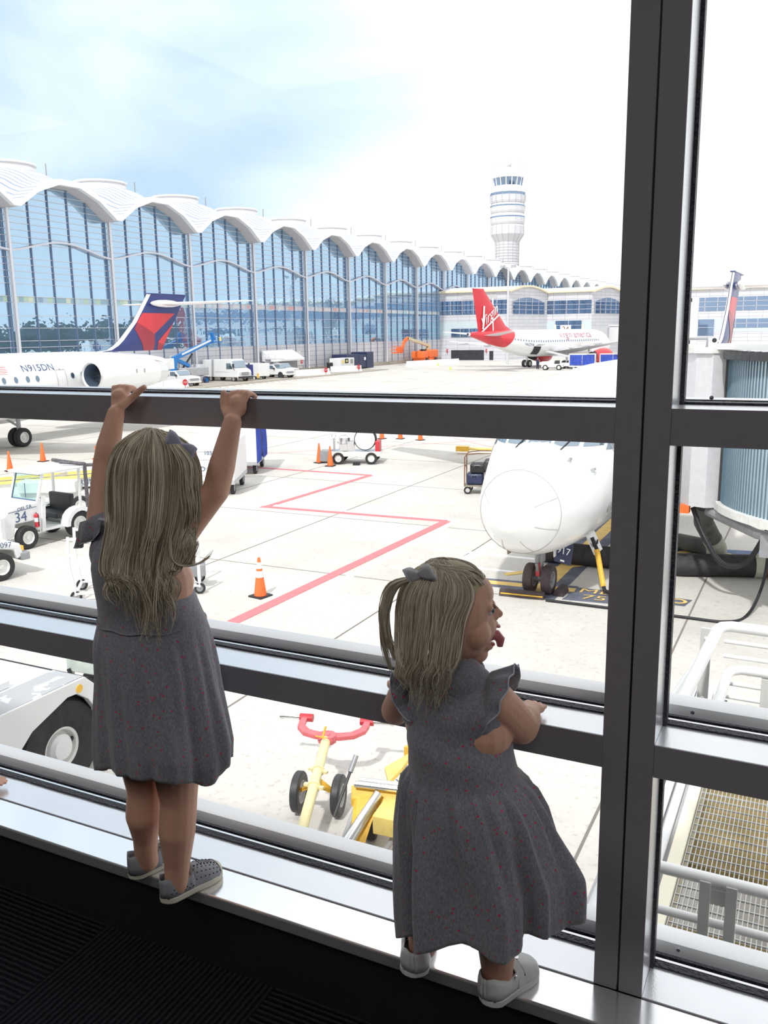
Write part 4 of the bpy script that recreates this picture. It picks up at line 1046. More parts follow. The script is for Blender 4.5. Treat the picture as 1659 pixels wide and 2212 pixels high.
# grey-white belt conveyor beyond the jeep-like tug
Bl = thing('belt_loader', 'long white belt loader with yellow trim standing behind the jeep-like tug', 'belt loader', (-23.4,20.9,ZA), radians(28))
cyl_wheels(Bl, (1.6,-1.5), (-.75,.75), .34, .22)
MB().box(-2.6,2.6,-.8,.8,.40,.80).box(-.4,1.5,-.95,-.2,.8,1.18).build('chassis', 'offwhite', Bl, bevel=.03)
b = MB().beam((-3.6,.15,.70),(3.3,.15,1.15),.9,.30); b.build('conveyor_frame', 'jwhite', Bl)
MB().beam((-3.6,.15,.87),(3.3,.15,1.32),.62,.03).build('belt', 'dark', Bl)
for s in (-.38,.68): MB().beam((-3.6,s,.92),(3.3,s,1.37),.05,.10).build('side_rail', 'yellow', Bl)
MB().beam((-1.2,.15,.6),(.9,.15,1.3),.12,.12).build('lift_cylinder', 'chrome', Bl)
lettering('DELTA AIRLINES', .24, (1.3,-.305,1.02), (1,0,.065), (-.065,0,1), 'letterblue', Bl)

# white closed cart and blue curtained cart behind it
M['cartwhite'] = P('cart_white', (.78,.785,.80), .4, 0, .03, 3)
def cart(t, L_=2.9, W_=1.7, H_=2.15):
    cyl_wheels(t, (L_/2-.45,-L_/2+.45), (-W_/2+.15,W_/2-.15), .26, .15, rim='grey')
    MB().box(-L_/2,L_/2,-W_/2,W_/2,.42,.56).beam((L_/2,0,.42),(L_/2+.8,0,.40),.08,.06).build('chassis', 'midgrey', t)
    return L_, W_, H_
Ct = thing('baggage_cart', 'white closed baggage cart numbered 103432 behind the raised right arm', 'baggage cart', (-20.35,26.75,ZA), radians(-64))
L_, W_, H_ = cart(Ct)
b = MB(); b.prism([V((L_/2,-W_/2,.56)),V((L_/2,W_/2,.56)),V((L_/2,W_/2,1.95)),V((L_/2,W_/2-.35,H_+.12)),V((L_/2,-W_/2+.35,H_+.12)),V((L_/2,-W_/2,1.95))], (-L_,0,0)).build('body', 'cartwhite', Ct, bevel=.02)
b = MB()
for z in (.75,1.05,1.35,1.65): b.box(L_/2,L_/2+.012,-W_/2+.06,W_/2-.06,z,z+.012)
b.build('panel_seam', 'seam', Ct)
lettering('103432', .20, (L_/2+.016,.08,1.60), (0,1,0), (0,0,1), 'letterblue', Ct, 'fleet_number')
lettering('D E L T A', .25, (L_/2+.016,.14,1.02), (0,1,0), (0,0,1), 'letterblue', Ct)
MB().lathe([(.045,0),(.045,.012)], (L_/2,-.52,1.60), (1,0,0), 14).build('reflector_disc', 'red', Ct)
Cb = thing('baggage_cart', 'cart with bright blue side curtains and a dark gap, under the upper rail', 'baggage cart', (-22.35,31.1,ZA), radians(-64))
L_, W_, H_ = cart(Cb)
MB().box(-L_/2,L_/2,-W_/2,W_/2,H_,H_+.08).box(-L_/2,-L_/2+.06,-W_/2,W_/2,.56,H_).box(L_/2-.06,L_/2,-W_/2,W_/2,.56,H_).build('body', 'cartwhite', Cb)
def curtain(t, x0, x1, y, z0, z1, mat='blue', n=28):
    rows = [[V((lerp(x0,x1,i/n), y+.03*sin(i*1.3)+.02*sin(i*.5+j), lerp(z0,z1,j/4))) for i in range(n+1)] for j in range(5)]
    MB().grid(rows).build('curtain', mat, t, smooth=True)
for s in (-1,1):
    curtain(Cb, -L_/2+.05, -.35, s*(W_/2+.02), .5, H_); curtain(Cb, .35, L_/2-.05, s*(W_/2+.02), .5, H_)
for k, (q, c) in enumerate([(-.3,'black'),(.25,'navy'),(.0,'dark')]):
    bg_ = thing('suitcase', ['black suitcase','dark blue suitcase','grey-black suitcase'][k]+' seen in the gap between the blue curtains', 'suitcase', (-22.35+q*.2,31.1+q*.5,ZA+.57+(.55 if k==2 else 0)), radians(20*k))
    MB().box(-.22,.22,-.34,.34,0,.5).build('case', c, bg_, bevel=.04); MB().tube([(-.1,.0,.5),(-.1,0,.56),(.1,0,.56),(.1,0,.5)], .012, 6).build('handle', 'dark', bg_)

# hose cart with reel
H = thing('hose_cart', 'low trailer carrying a big black hose reel and white tank fittings', 'hose cart', (-18.75,34.95,ZA), radians(20))
cyl_wheels(H, (.75,-.75), (-.62,.62), .27, .18)
MB().box(-1.15,1.15,-.62,.62,.42,.54).build('deck', 'chrome', H, bevel=.02)
MB().box(-1.17,1.17,-.64,-.60,.36,.58).build('side_panel', 'offwhite', H)
MB().lathe([(.20,-.20),(.50,-.20),(.50,.20),(.20,.20)], (.42,0,1.08), (0,1,0), 28).build('hose_reel', 'rubber', H, smooth=True)
for s in (-1,1): MB().lathe([(.12,0),(.46,.01),(.46,.03),(.12,.04)], (.42,s*.22,1.08), (0,s,0), 28).build('reel_flange', 'offwhite', H)
MB().box(.9,1.1,-.4,.4,.54,1.02).build('red_box', 'red', H, bevel=.03)
b = MB().lathe([(.20,0),(.26,.1),(.26,.6),(.15,.7)], (-.55,0,.54), (0,0,1), 18).cyl((-1.0,-.2,.54),(-1.0,-.2,1.15),.05).cyl((-.3,.35,.9),(-.95,.35,.9),.10).box(-.35,-.05,-.5,-.1,.54,1.02).box(-.7,-.35,-.55,-.2,.6,.9)
b.tube([(-1.0+.09*cos(a*pi/6),-.2,1.24+.09*sin(a*pi/6)) for a in range(13)], .02, 6).build('pump_fittings', 'chrome', H, smooth=True)
MB().box(-1.65,-1.15,-.35,.35,.10,.56).build('step_frame', 'grey', H)
MB().box(-.05,.25,-.95,-.65,0,.12).build('wheel_chock', 'black', H)

# luggage trolley left of the jet nose
Lc = thing('luggage_trolley', 'tall pipe-framed trolley stacked with dark bags left of the jet nose', 'trolley', (-10.75,29.8,ZA), radians(15))
for x in (-.55,.55):
    for y in (-.32,.32): wheel(Lc, (x,y,.14), .14, .06, (0,1,0), rim='chrome')
MB().box(-.68,.68,-.42,.42,.28,.33).build('platform', 'brownmetal', Lc)
b = MB()
for y in (-.36,.36): b.tube([(-.66,y,.3),(-.66,y,1.35),(-.6,y,1.45),(-.2,y,1.5),(.66,y,1.5),(.66,y,.3)], .022, 8)
b.tube([(-.66,-.36,1.0),(-.66,.36,1.0)], .02, 8)
b.build('pipe_frame', 'rust', Lc, smooth=True)
for i, (x, z, l, h, c) in enumerate([(-.3,.33,.6,.42,'navy'),(.3,.33,.5,.5,'black'),(-.2,.76,.55,.34,'black'),(.25,.84,.45,.4,'dark')]):
    q = thing('duffel_bag', ['navy','black','smaller black','charcoal'][i]+' bag on the trolley beside the jet nose, %s' % ['bottom left','bottom right','upper left','top right'][i], 'bag', (-10.75+x*.97,29.8+x*.26,ZA+z), radians(15))
    MB().box(-l/2,l/2,-.3,.3,0,h).build('shell', c, q, bevel=.07); MB().tube([(-.12,-.3,h*.7),(-.1,-.36,h*.9),(.1,-.36,h*.9),(.12,-.3,h*.7)], .012, 6).build('strap', 'grey', q)
# towbar lying behind the nose at left
t = thing('tow_bar', 'yellow and white tow bar lying far behind the jet nose, with dark mat', 'tow bar', (-13.4,39.6,ZA), radians(8))
MB().tube([(-1.9,0,.25),(2.4,0,.25)], .07, 8).build('bar', 'yellow', t); MB().box(-2.2,-1.6,-.15,.15,.12,.36).build('head', 'deepyellow', t)
for s in (-.3,.3): wheel(t, (.6,s,.16), .16, .08, (0,1,0))
# white wheeled stand hidden behind the tall girl
S = thing('wheeled_stand', 'white tubular stand on castors partly hidden behind the tall girl', 'stand', (-13.75,14.9,ZA), radians(38))
for x, y in ((-1.35,-.5),(-1.35,.5),(1.35,-.5),(1.35,.5)): wheel(S, (x,y,.13), .13, .06, (0,1,0), rim='grey')
b = MB()
for y in (-.5,.5):
    b.tube([(-1.35,y,.16),(-1.45,y,.9),(-1.42,y,1.5)], .035, 8).tube([(1.35,y,.16),(1.35,y,1.2)], .035, 8).tube([(-1.35,y,.2),(1.35,y,.2)], .04, 8).tube([(-1.43,y,1.1),(-.6,y,.2)], .03, 8).tube([(-1.42,y,1.45),(1.35,y,1.2)], .03, 8)
b.tube([(-1.35,-.5,.2),(-1.35,.5,.2)],.035,8).tube([(1.35,-.5,.2),(1.35,.5,.2)],.035,8).build('frame', 'cartwhite', S, smooth=True)
MB().box(1.1,1.5,-.15,.15,.3,.6).build('drive_unit', 'grey', S, bevel=.03)

# ------------------------------------------------------------------ heavy pushback tug below the window (left)
G = thing('pushback_tractor', 'big white pushback tractor with black tyre in a cut-out arch, lower left', 'airport tractor', (-9.55,7.45,ZA))
# local: +y = front, +x = the side we see; wheel hub at x=1.3
M['tugwhite'] = P('tug_white', (.80,.80,.81), .35, 0, .02, 3)
def tread_mat():
    m = bpy.data.materials.new('peeling_tread'); nt, N, L = nodes(m); b = N['Principled BSDF']; b.inputs['Roughness'].default_value = .8
    tc = N.new('ShaderNodeTexCoord'); nz = N.new('ShaderNodeTexNoise'); nz.inputs['Scale'].default_value = 4; nz.inputs['Detail'].default_value = 5
    L.new(tc.outputs['Object'], nz.inputs['Vector']); cr = N.new('ShaderNodeValToRGB')
    cr.color_ramp.elements[0].position = .56; cr.color_ramp.elements[0].color = (.42,.44,.46,1); cr.color_ramp.elements[1].position = .60; cr.color_ramp.elements[1].color = (.78,.79,.80,1)
    L.new(nz.outputs['Fac'], cr.inputs['Fac']); L.new(cr.outputs['Color'], b.inputs['Base Color']); return m
M['tread'] = tread_mat()
side = [(-4.2,.30),(-4.2,1.53),(.33,1.50),(.62,1.22),(.98,.70),(.98,.40),(.86,.40),(.36,1.18),(.18,1.32),(.02,1.33),(-.56,1.12),(-.76,.95),(-1.14,.30)]
MB().prism([V((1.32,y,z)) for y, z in side], (-.10,0,0)).build('side_skirt', 'tugwhite', G, bevel=.012)
MB().prism([V((-1.32,y,z)) for y, z in side], (.10,0,0)).build('side_skirt', 'tugwhite', G, bevel=.012)
MB().box(-1.22,1.22,-4.2,.32,1.40,1.49).build('deck', 'tugwhite', G)
MB().prism([V((-1.22,.32,1.49)),V((-1.22,.60,1.21)),V((-1.22,.96,.70)),V((-1.22,.85,.70)),V((-1.22,.28,1.40))], (2.44,0,0)).build('front_panel', 'tugwhite', G)
MB().box(.78,1.30,-3.6,.31,1.492,1.512).build('tread_strip', 'tread', G)
MB().box(-.9,.70,-4.0,-.3,1.49,1.60).build('engine_cover', 'tugwhite', G, bevel=.02)
gm = MB()
for i in range(22):
    for k in range(3): gm.box(-1.14+k*.10,-1.07+k*.10,-2.2+i*.095,-2.15+i*.095,1.491,1.500)
gm.build('deck_perforation', 'liftblue', G)
MB().box(-1.1,1.1,-4.0,.4,.35,.75).box(-1.1,1.1,-1.15,.60,.3,1.36).build('chassis', 'black', G)
for y in (0.,-2.9):
    for s in (-1,1):
        w0 = wheel(G, (s*1.02,y-.05,.65), .65, .46, (1,0,0), rim='offwhite', seg=40, ratio=.42)
        MB().lathe([(.17,0),(.18,.12),(.14,.17),(.01,.18)], (s*1.08,y-.05,.65), (s,0,0), 20).build('hub', 'tugwhite', w0, smooth=True)
        MB().beam((s*1.18,y+.12,.67),(s*1.16,y+.20,.70),.03,.04).build('valve', 'black', w0)
MB().lathe([(.055,0),(.055,.008)], (1.32,.22,1.38), (1,0,0), 20).build('yellow_spot', 'deepyellow', G)
b = MB().box(-.3,.5,1.35,1.55,.9,1.5).box(-.7,.8,1.2,1.3,.5,1.1)
Gx = thing('tow_hitch_frame', 'greenish-white frame with dark fittings between the tug and the tall girl', 'equipment', (-9.4,9.1,ZA), radians(5))
M['greenwhite'] = P('greenish_white', (.52,.58,.53), .6, 0, .15, 6)
MB().box(-.5,.75,-.04,.04,.85,1.05).box(-.5,-.42,-.04,.04,0,.9).box(.67,.75,-.04,.04,0,.9).build('frame', 'greenwhite', Gx, bevel=.01)
MB().box(-.3,.5,.05,.35,.1,.8).build('battery_box', 'dark', Gx, bevel=.03)
MB().tube([(-.45,-.06,.9),(-.2,-.1,.35),(.3,-.1,.5),(.6,-.06,.85)], .03, 8).build('hose', 'black', Gx, smooth=True)

# ------------------------------------------------------------------ tow bars under the window
Tb = thing('tow_bar', 'pale yellow tow bar on two black wheels with a faded red U-shaped head', 'tow bar', (-5.13,8.33,ZA), 0)
ax_ = V((-.25,.88,.12)).normalized()
hd = V((-.23,.66,.66)); tl_ = V((.62,-1.55,.36)); 
M['paleyellow'] = P('pale_yellow', (.84,.76,.42), .45, 0, .05, 8)
MB().tube([hd, tl_], .062, 14).build('bar', 'paleyellow', Tb, smooth=True)
mid = hd.lerp(tl_, .33)
b = MB()
for t_ in (.27,.40):
    c = hd.lerp(tl_, t_); d_ = (tl_-hd).normalized(); b.lathe([(.078,-.02),(.078,.02)], c, d_, 16); b.beam(c+V((-.13,0,0)), c+V((.13,0,0)), .05, .03)
b.build('clamp', 'paleyellow', Tb)
wc = [V((-.25,.0,.27)), V((.24,.13,.27))]; axd = (wc[1]-wc[0]).normalized()
b = MB(); c = hd.lerp(tl_,.36)
for s, wq in ((-1,wc[0]),(1,wc[1])):
    b.prism([c+V((0,.07,.0)), c+V((0,-.07,0)), wq+axd*(-s*-.0)+V((0,0,.0))], (0,0,.03)); b.beam(c+V((0,0,-.05)), wq, .03, .03)
b.build('axle_bracket', 'deepyellow', Tb)
for wq in wc:
    wheel(Tb, wq, .25, .11, axd, rim='midgrey', tyre='dark')
# U head: swept thick arc
fr_x = V((1,.28,0)).normalized(); fr_y = V((-.26,.96,.05)).normalized()
def UH(a, r=1.): return hd+V((0,.06,0))+fr_x*a
pts = [hd+fr_x*x+fr_y*y for x, y in [(-.42,.56),(-.42,.42),(-.40,.30),(-.30,.18),(-.15,.13),(0,.12),(.15,.13),(.30,.18),(.40,.30),(.42,.42),(.42,.56)]]
rows = []
for i, p in enumerate(pts):
    t_ = (pts[min(i+1,len(pts)-1)]-pts[max(i-1,0)]).normalized(); n_ = t_.cross(V((0,0,1))).normalized(); w_ = lerp(.05,.085,sin(pi*i/(len(pts)-1)))
    rows.append([p-n_*w_*.5-V((0,0,.03)), p+n_*w_-V((0,0,.03)), p+n_*w_+V((0,0,.03)), p-n_*w_*.5+V((0,0,.03))])
MB().grid(rows, closed=True, caps=True).build('tow_head', 'towred', Tb, bevel=.008)
MB().lathe([(.12,-.05),(.13,0),(.12,.05)], hd+fr_y*.06, (0,0,1), 10).build('pivot_plate', 'towred', Tb)
for s in (-1,1):
    c = hd+fr_x*(s*.42)+fr_y*.56
    MB().lathe([(.055,-.09),(.055,.09)], c, fr_x, 12).build('clevis', 'red', Tb)
    MB().lathe([(.028,0),(.028,.22),(.04,.24),(.04,.28)], c+fr_x*(s*.09), fr_x*s, 12).build('pin', 'chrome', Tb, smooth=True)
MB().beam(hd+V((.02,-.12,.08)), hd+V((.03,-.05,.22)), .02, .02).beam(hd+V((-.08,-.13,.10)), hd+V((.08,-.12,.10)), .012, .012).build('lever', 'deepyellow', Tb)

Yt = thing('tow_bar', 'bright yellow tow bar frame with pump handle and treaded wheel beside the toddler', 'tow bar', (-4.1,7.9,ZA), 0)
wheel(Yt, (-.22,.32,.26), .26, .15, V((1,.35,0)), rim='offwhite', tyre='rubber', seg=28)
wheel(Yt, (.62,.62,.26), .26, .15, V((1,.35,0)), rim='offwhite', tyre='rubber', seg=28)
q = lambda x, y, z: V((x,y,z))
MB().beam(q(.30,-.35,.62), q(.15,1.75,.72), .30, .22).build('main_beam', 'yellow', Yt, bevel=.01)
MB().prism([q(-.28,-.02,.72), q(.46,.16,.70), q(.52,.10,.60), q(-.25,-.10,.60)], (0,0,.10)).prism([q(-.24,-.05,.72), q(-.12,-.40,.30), q(.0,-.38,.30), q(.02,-.02,.72)], (.05,0,.02)).prism([q(.40,.10,.72), q(.34,-.5,.10), q(.50,-.5,.10), q(.55,.10,.72)], (.06,0,.02)).build('pump_frame', 'deepyellow', Yt, bevel=.008)
b = MB()
for y in (0,.10): b.tube([q(-.22,-.06+y,.86), q(.36,.09+y,.84)], .035, 12)
b.build('roller', 'chrome', Yt, smooth=True)
MB().tube([q(.06,-.02,.80), q(-.10,-.42,.42), q(-.16,-.6,.2)], [.05,.07,.08], 14).build('hydraulic_cylinder', 'chrome', Yt, smooth=True)
MB().tube([q(-.34,.12,.98), q(-.36,-.30,.55)], .018, 8).build('handle_rod', 'dark', Yt, smooth=True)
MB().tube([q(-.335,.20,1.06), q(-.342,.06,.92)], .030, 10).build('grip', 'grey', Yt, smooth=True)
for a, c in ((q(-.18,-.10,.62),q(-.26,-.45,.15)),(q(.36,-.1,.5),q(.22,-.5,.2))): MB().tube([a,c], .032, 10).build('shock_strut', 'midgrey', Yt, smooth=True)
MB().beam(q(.42,.0,.3), q(1.0,.25,.35), .07, .07).beam(q(.4,.10,.66), q(1.0,.2,.66), .07, .06).build('side_arm', 'deepyellow', Yt)
lettering('2 3 3 7', .20, q(.14,.55,.80), (.07,-1,-.04), (1,.0,0), 'letterblue', Yt, 'fleet_number')
MB().prism([q(.05,1.0,.8), q(-.25,.75,.62), q(-.05,.45,.62), q(.1,.5,.8)], (0,0,.05)).build('gusset', 'yellow', Yt)
MB().box(-.06,.06,-.03,.03,0,.12).build('tag', 'deepyellow', Yt, loc=(-.20,1.35,.55)); MB().box(-.05,.05,-.01,.01,0,.1).build('red_tag', 'red', Yt, loc=(-.08,1.33,.57))
# wheel chock for the near jet
Ck = thing('wheel_chock', 'brown wheel chock with a yellow stripe in front of the nose wheels', 'wheel chock', (-5.58,18.02,ZA), radians(4))
MB().prism([V((-.5,-.10,0)),V((-.5,.10,0)),V((-.5,.06,.15)),V((-.5,-.06,.15))], (1.0,0,0)).build('block', 'brownrubber', Ck, bevel=.01)
MB().box(-.46,.48,-.104,-.084,.06,.085).build('stripe', 'deepyellow', Ck)
C2 = tag(MB().prism([V((-.12,-.25,0)),V((.12,-.25,0)),V((.07,-.25,.16)),V((-.07,-.25,.16))], (0,.5,0)).build('wheel_chock', 'brownrubber', loc=(-4.85,18.6,ZA), bevel=.01), 'dark chock lying right beside the right nose wheel', 'wheel chock')
# ground power lead
Gp = thing('power_cable', 'yellow wrapped ground power lead hanging from the jet nose to the ground', 'cable', (0,0,0))
MB().tube([(-4.35,19.25,-3.35),(-4.22,19.2,-3.6),(-4.1,19.1,-4.05),(-3.95,18.9,-4.45),(-3.6,18.75,-4.5),(-2.4,18.2,-4.5)], .045, 8).build('lead', 'black', Gp, smooth=True)
MB().tube([(-4.22,19.2,-3.6),(-4.1,19.1,-4.05),(-3.99,18.95,-4.38)], .062, 8).build('sleeve', 'deepyellow', Gp, smooth=True)
# ------------------------------------------------------------------ boarding bridge at right
B = thing('boarding_bridge', 'grey-white boarding bridge cab with ribbed slat curtain, right of the window post', 'boarding bridge')
zb, zt_ = -2.62, .72
plan = [(-3.5,22.5),(-2.95,20.9),(-2.42,20.05),(-2.06,19.9),(-1.78,20.05),(-1.6,21.2),(-1.6,24),(-3.4,24)]
MB().prism([V((x,y,zb)) for x, y in plan], (0,0,zt_-zb)).build('cab_wall', 'wallwhite', B)
MB().prism([V((x*1.02-.0,y-.06,zt_)) for x, y in plan], (0,0,.12)).build('cab_roof', 'offwhite', B)
MB().box(-1.80,-1.70,19.9,20.0,-2.5,.62).build('corner_post', 'dark', B)
def bez(p0, p1, p2, t): return V(p0)*(1-t)**2+V(p1)*2*t*(1-t)+V(p2)*t*t
n = 46; rows = []; M['slat'] = P('slat_curtain', (.50,.62,.70), .35, .4, .05, 2)
for i in range(n*4+1):
    t = i/(n*4); p = bez((-1.74,19.95,0),(-1.5,18.3,0),(1.6,16.6,0), t); ph = i % 4
    d_ = (.05 if ph in (1,2) else 0.)
    p = p+V((d_*.6,-d_,0)); rows.append([p+V((0,0,-2.45)), p+V((0,0,.60))])
cur = MB().grid(rows).build('slat_curtain', 'slat', B)
M['slatgap'] = P('slat_gap', (.10,.17,.22), .6)
MB_ = MB()
for i in range(0, len(rows), 4):
    c_, t_ = rows[i]; MB_.beam(c_+V((-.01,-.012,0)), t_+V((-.01,-.012,0)), .016, .016)
MB_.build('slat_seam', 'slatgap', cur)
path = [bez((-1.74,19.95,0),(-1.5,18.3,0),(1.6,16.6,0), i/16) for i in range(17)]
b = MB()
for i in range(16): b.beam(path[i]+V((0,-.05,-2.52)), path[i+1]+V((0,-.05,-2.52)), .22, .16)
b.build('bottom_rail', 'offwhite', B)
b = MB()
for i in range(16): b.beam(path[i]+V((0,-.06,.68)), path[i+1]+V((0,-.06,.70)), .26, .16)
b.build('top_hood', 'dark', B)
MB().prism([V((-2.0,19.9,.80)),V((1.8,16.4,.80)),V((4,18,.80)),V((0,24,.80))], (0,0,.12)).build('roof_slab', 'white', B)
b = MB(); b.tube([(-2.0,20.2,-2.75),(-.9,18.5,-2.80),(1.6,16.8,-2.8)], .10, 10); b.box(-.82,-.62,18.2,18.5,-3.2,-2.75)
b.build('under_beam', 'grey', B)
MB().box(-2.6,-2.4,20.05,20.3,-2.80,-2.62).build('marker_lamp', 'liftorange', B)
MB().box(-1.2,3.5,19.2,23.5,-2.6,-2.45).box(1.5,5.2,17.5,22.5,-2.45,.7).build('tunnel', 'offwhite', B)
MB().box(1.9,2.2,19.5,19.8,ZA,-2.6).box(2.4,2.7,21.5,21.8,ZA,-2.6).build('leg', 'grey', B)
b = MB(); b.tube([(-2.7,20.4,.84),(-2.7,20.4,1.02),(-2.25,20.3,1.02),(-2.25,20.3,.84)], .03, 8).build('roof_railing', 'grey', B)
M['olive'] = P('olive_sign', (.56,.58,.40), .5, 0, .05, 3); M['palesign'] = P('pale_figure', (.86,.86,.68), .5)
Sg = thing('gate_sign', 'olive gate sign with pale number 17 above the boarding bridge cab', 'sign', (-2.95,21.0,.86))
MB().box(-.62,.24,-.03,.05,.12,.98).build('panel', 'olive', Sg)
MB().box(.24,.40,-.05,.07,.0,1.06).box(-.66,.26,-.05,.07,.96,1.04).box(-.66,.26,-.05,.07,.04,.12).build('frame', 'wallwhite', Sg)
lettering('17', .95, (-.12,-.04,.55), (1,0,0), (0,0,1), 'palesign', Sg, 'number', sx=.9)

def cable(name, label, pts, r, mat, cat='hose', extra=None):
    # smooth path through the points
    P_ = [V(p) for p in pts]; out = []
    for i in range(len(P_)-1):
        p0, p1, p2, p3 = P_[max(0,i-1)], P_[i], P_[i+1], P_[min(len(P_)-1,i+2)]
        for j in range(8):
            t = j/8; out.append(.5*((2*p1)+(-p0+p2)*t+(2*p0-5*p1+4*p2-p3)*t*t+(-p0+3*p1-3*p2+p3)*t**3))
    out.append(P_[-1]); return tag(MB().tube(out, r, 12).build(name, mat, smooth=True), label, cat)
M['hosegrey'] = P('hose_fabric', (.10,.105,.10), .8, 0, .35, 3, .4, 30)
M['hosepale'] = P('pale_sleeve', (.50,.50,.42), .7, 0, .1, 5)
M['hosedark'] = P('dark_hose', (.035,.033,.035), .7, 0, .4, 6, .4, 30)
Hh = thing('air_duct', 'thick grey-black duct hanging from the bridge cab with a pale sleeve', 'hose')
MB().tube([(-2.15,20.6,-2.65),(-2.2,21.2,-3.2),(-2.05,21.9,-3.75)], .22, 14).build('duct', 'hosegrey', Hh, smooth=True)
MB().tube([(-2.05,21.9,-3.75),(-1.95,22.1,-4.0),(-1.95,22.2,-4.30)], .235, 14).build('sleeve', 'hosepale', Hh, smooth=True)
cable('air_duct', 'grey duct lying on the apron just beyond the lettered ground panel', [(-4.6,24.2,-4.33),(-3.3,23.9,-4.33),(-2.2,23.3,-4.31)], .22, 'hosegrey')
Hx = thing('air_hose', 'large black hose with brass end fitting lying across the right pane', 'hose')
MB().tube([(-6,21.2,-4.28),(-2.6,21.2,-4.28),(-1.05,21.75,-4.28)], .27, 16).build('hose', 'hosedark', Hx, smooth=True)
MB().tube([(-1.07,21.74,-4.28),(-.85,21.8,-4.28)], .29, 16).build('end_fitting', 'hosepale', Hx, smooth=True); MB().tube([(-.95,21.77,-4.28),(-.6,21.87,-4.28)], .25, 16).build('coupling', 'rust', Hx, smooth=True)
cable('power_cable', 'thick black cable looping under the boarding bridge', [(-2.35,20.3,-2.7),(-2.05,20.1,-3.3),(-1.6,19.6,-3.75),(-1.1,19.3,-3.6),(-.72,19.0,-2.8)], .055, 'black', 'cable')
cable('power_cable', 'thin black cable running along the ground at right', [(-5,17.9,-4.52),(-2.3,17.9,-4.52),(-1.3,17.95,-4.52),(-.95,18.6,-4.5),(-.75,19.2,-4.0),(-.7,19.5,-3.4)], .032, 'black', 'cable')

# ------------------------------------------------------------------ service walkway at lower right
Wk = thing('service_walkway', 'white pipe-railed metal walkway with steel grating, lower right below the window', 'walkway')
b = MB(); x0, x1, y0_, y1_ = -.60, .9, 4.2, 8.2; zg = -2.40
k = 0; x = x0
while x <= x1: b.box(x-.0028,x+.0028,y0_,y1_,zg-.03,zg); x += .0302
y = y0_
while y <= y1_: b.box(x0,x1,y-.0035,y+.0035,zg-.010,zg+.002); y += .102
M['grate'] = P('galvanised_grating', (.55,.56,.55), .4, .4, .12, 12)
b.build('grating', 'grate', Wk)
M['creamedge'] = P('cream_stringer', (.84,.79,.64), .5, 0, .04, 3)
MB().box(x0-.10,x0-.01,y0_,y1_,zg-.25,zg+.03).build('stringer', 'creamedge', Wk, bevel=.004)
for i, x in enumerate((-.76,-.84,-.92,-1.02)): MB().tube([(x,y0_,zg+.03+.02*(i%2)),(x,y1_+.8,zg+.03+.02*(i%2))], .034 if i < 3 else .055, 12).build('conduit', 'white', Wk, smooth=True)
MB().box(-1.12,-.70,y0_,y1_+.8,zg-.06,zg-.03).build('tray', 'wallwhite', Wk)
M['tubewhite'] = P('rail_white', (.95,.95,.95), .35, 0, .03, 3)
for z, r in ((-1.0,.026),(-1.20,.019)): MB().tube([(-.56,3.5,z),(.8,3.5,z)], r, 14).build('handrail', 'tubewhite', Wk, smooth=True)
for x in (-.268,-.165,.5): MB().box(x-.022,x+.022,3.47,3.50,-2.5,-1.0).build('post', 'offwhite', Wk, bevel=.002)
MB().box(-.25,-.18,3.48,3.52,-1.10,-1.03).build('gate_latch', 'offwhite', Wk, bevel=.003)
# upper gate frame
MB().tube([(-.44,3.72,-.355),(-.40,4.88,-.375),(-.385,4.97,-.385),(-.34,5.0,-.385),(.8,5.0,-.40)], .030, 14).build('handrail', 'tubewhite', Wk, smooth=True)
MB().tube([(-.345,4.2,-.625),(-.335,4.88,-.625),(-.32,4.96,-.63),(-.27,5.0,-.63),(.8,5.0,-.63)], .027, 14).build('handrail', 'tubewhite', Wk, smooth=True)
for z in (-.475,-.56,-.72,-.80,-.90): MB().tube([(-.37,5.0,z),(.8,5.0,z-.01)], .012, 10).build('crossbar', 'tubewhite', Wk, smooth=True)
MB().tube([(-.52,3.9,-.45),(-.47,4.75,-.50)], .016, 10).build('handrail', 'tubewhite', Wk, smooth=True)
pl = MB().prism([V((-.50,5.02,-.42)),V((-.44,5.02,-.42)),V((-.44,5.02,-.95)),V((-.50,5.02,-.95))], (0,.012,0)).build('bracket_plate', 'offwhite', Wk, bevel=.002)
for z in (-.48,-.84): MB().lathe([(.010,0),(.008,.008)], (-.47,5.02,z), (0,-1,0), 10).build('bolt', 'tubewhite', pl)
MB().box(-.165,-.05,4.98,5.01,-1.0,-.66).build('post', 'offwhite', Wk, bevel=.002)
M['brownplate'] = P('weathered_board', (.30,.22,.09), .8, 0, .18, 2.5)
Bp = thing('timber_board', 'weathered brown-gold board seen through the steel grating', 'board', (0,0,0))
MB().box(-.70,1.4,6.95,10.5,-3.2,-3.12).build('board', 'brownplate', Bp); MB().box(-.86,-.70,6.3,10.5,-3.3,-3.1).build('edge', 'dark', Bp)
Bq = thing('timber_board', 'brown board under the near end of the grating, behind the lower handrail', 'board', (0,0,0))
MB().box(-.74,1.4,4.4,6.1,-3.2,-3.12).build('board', 'brownplate', Bq)

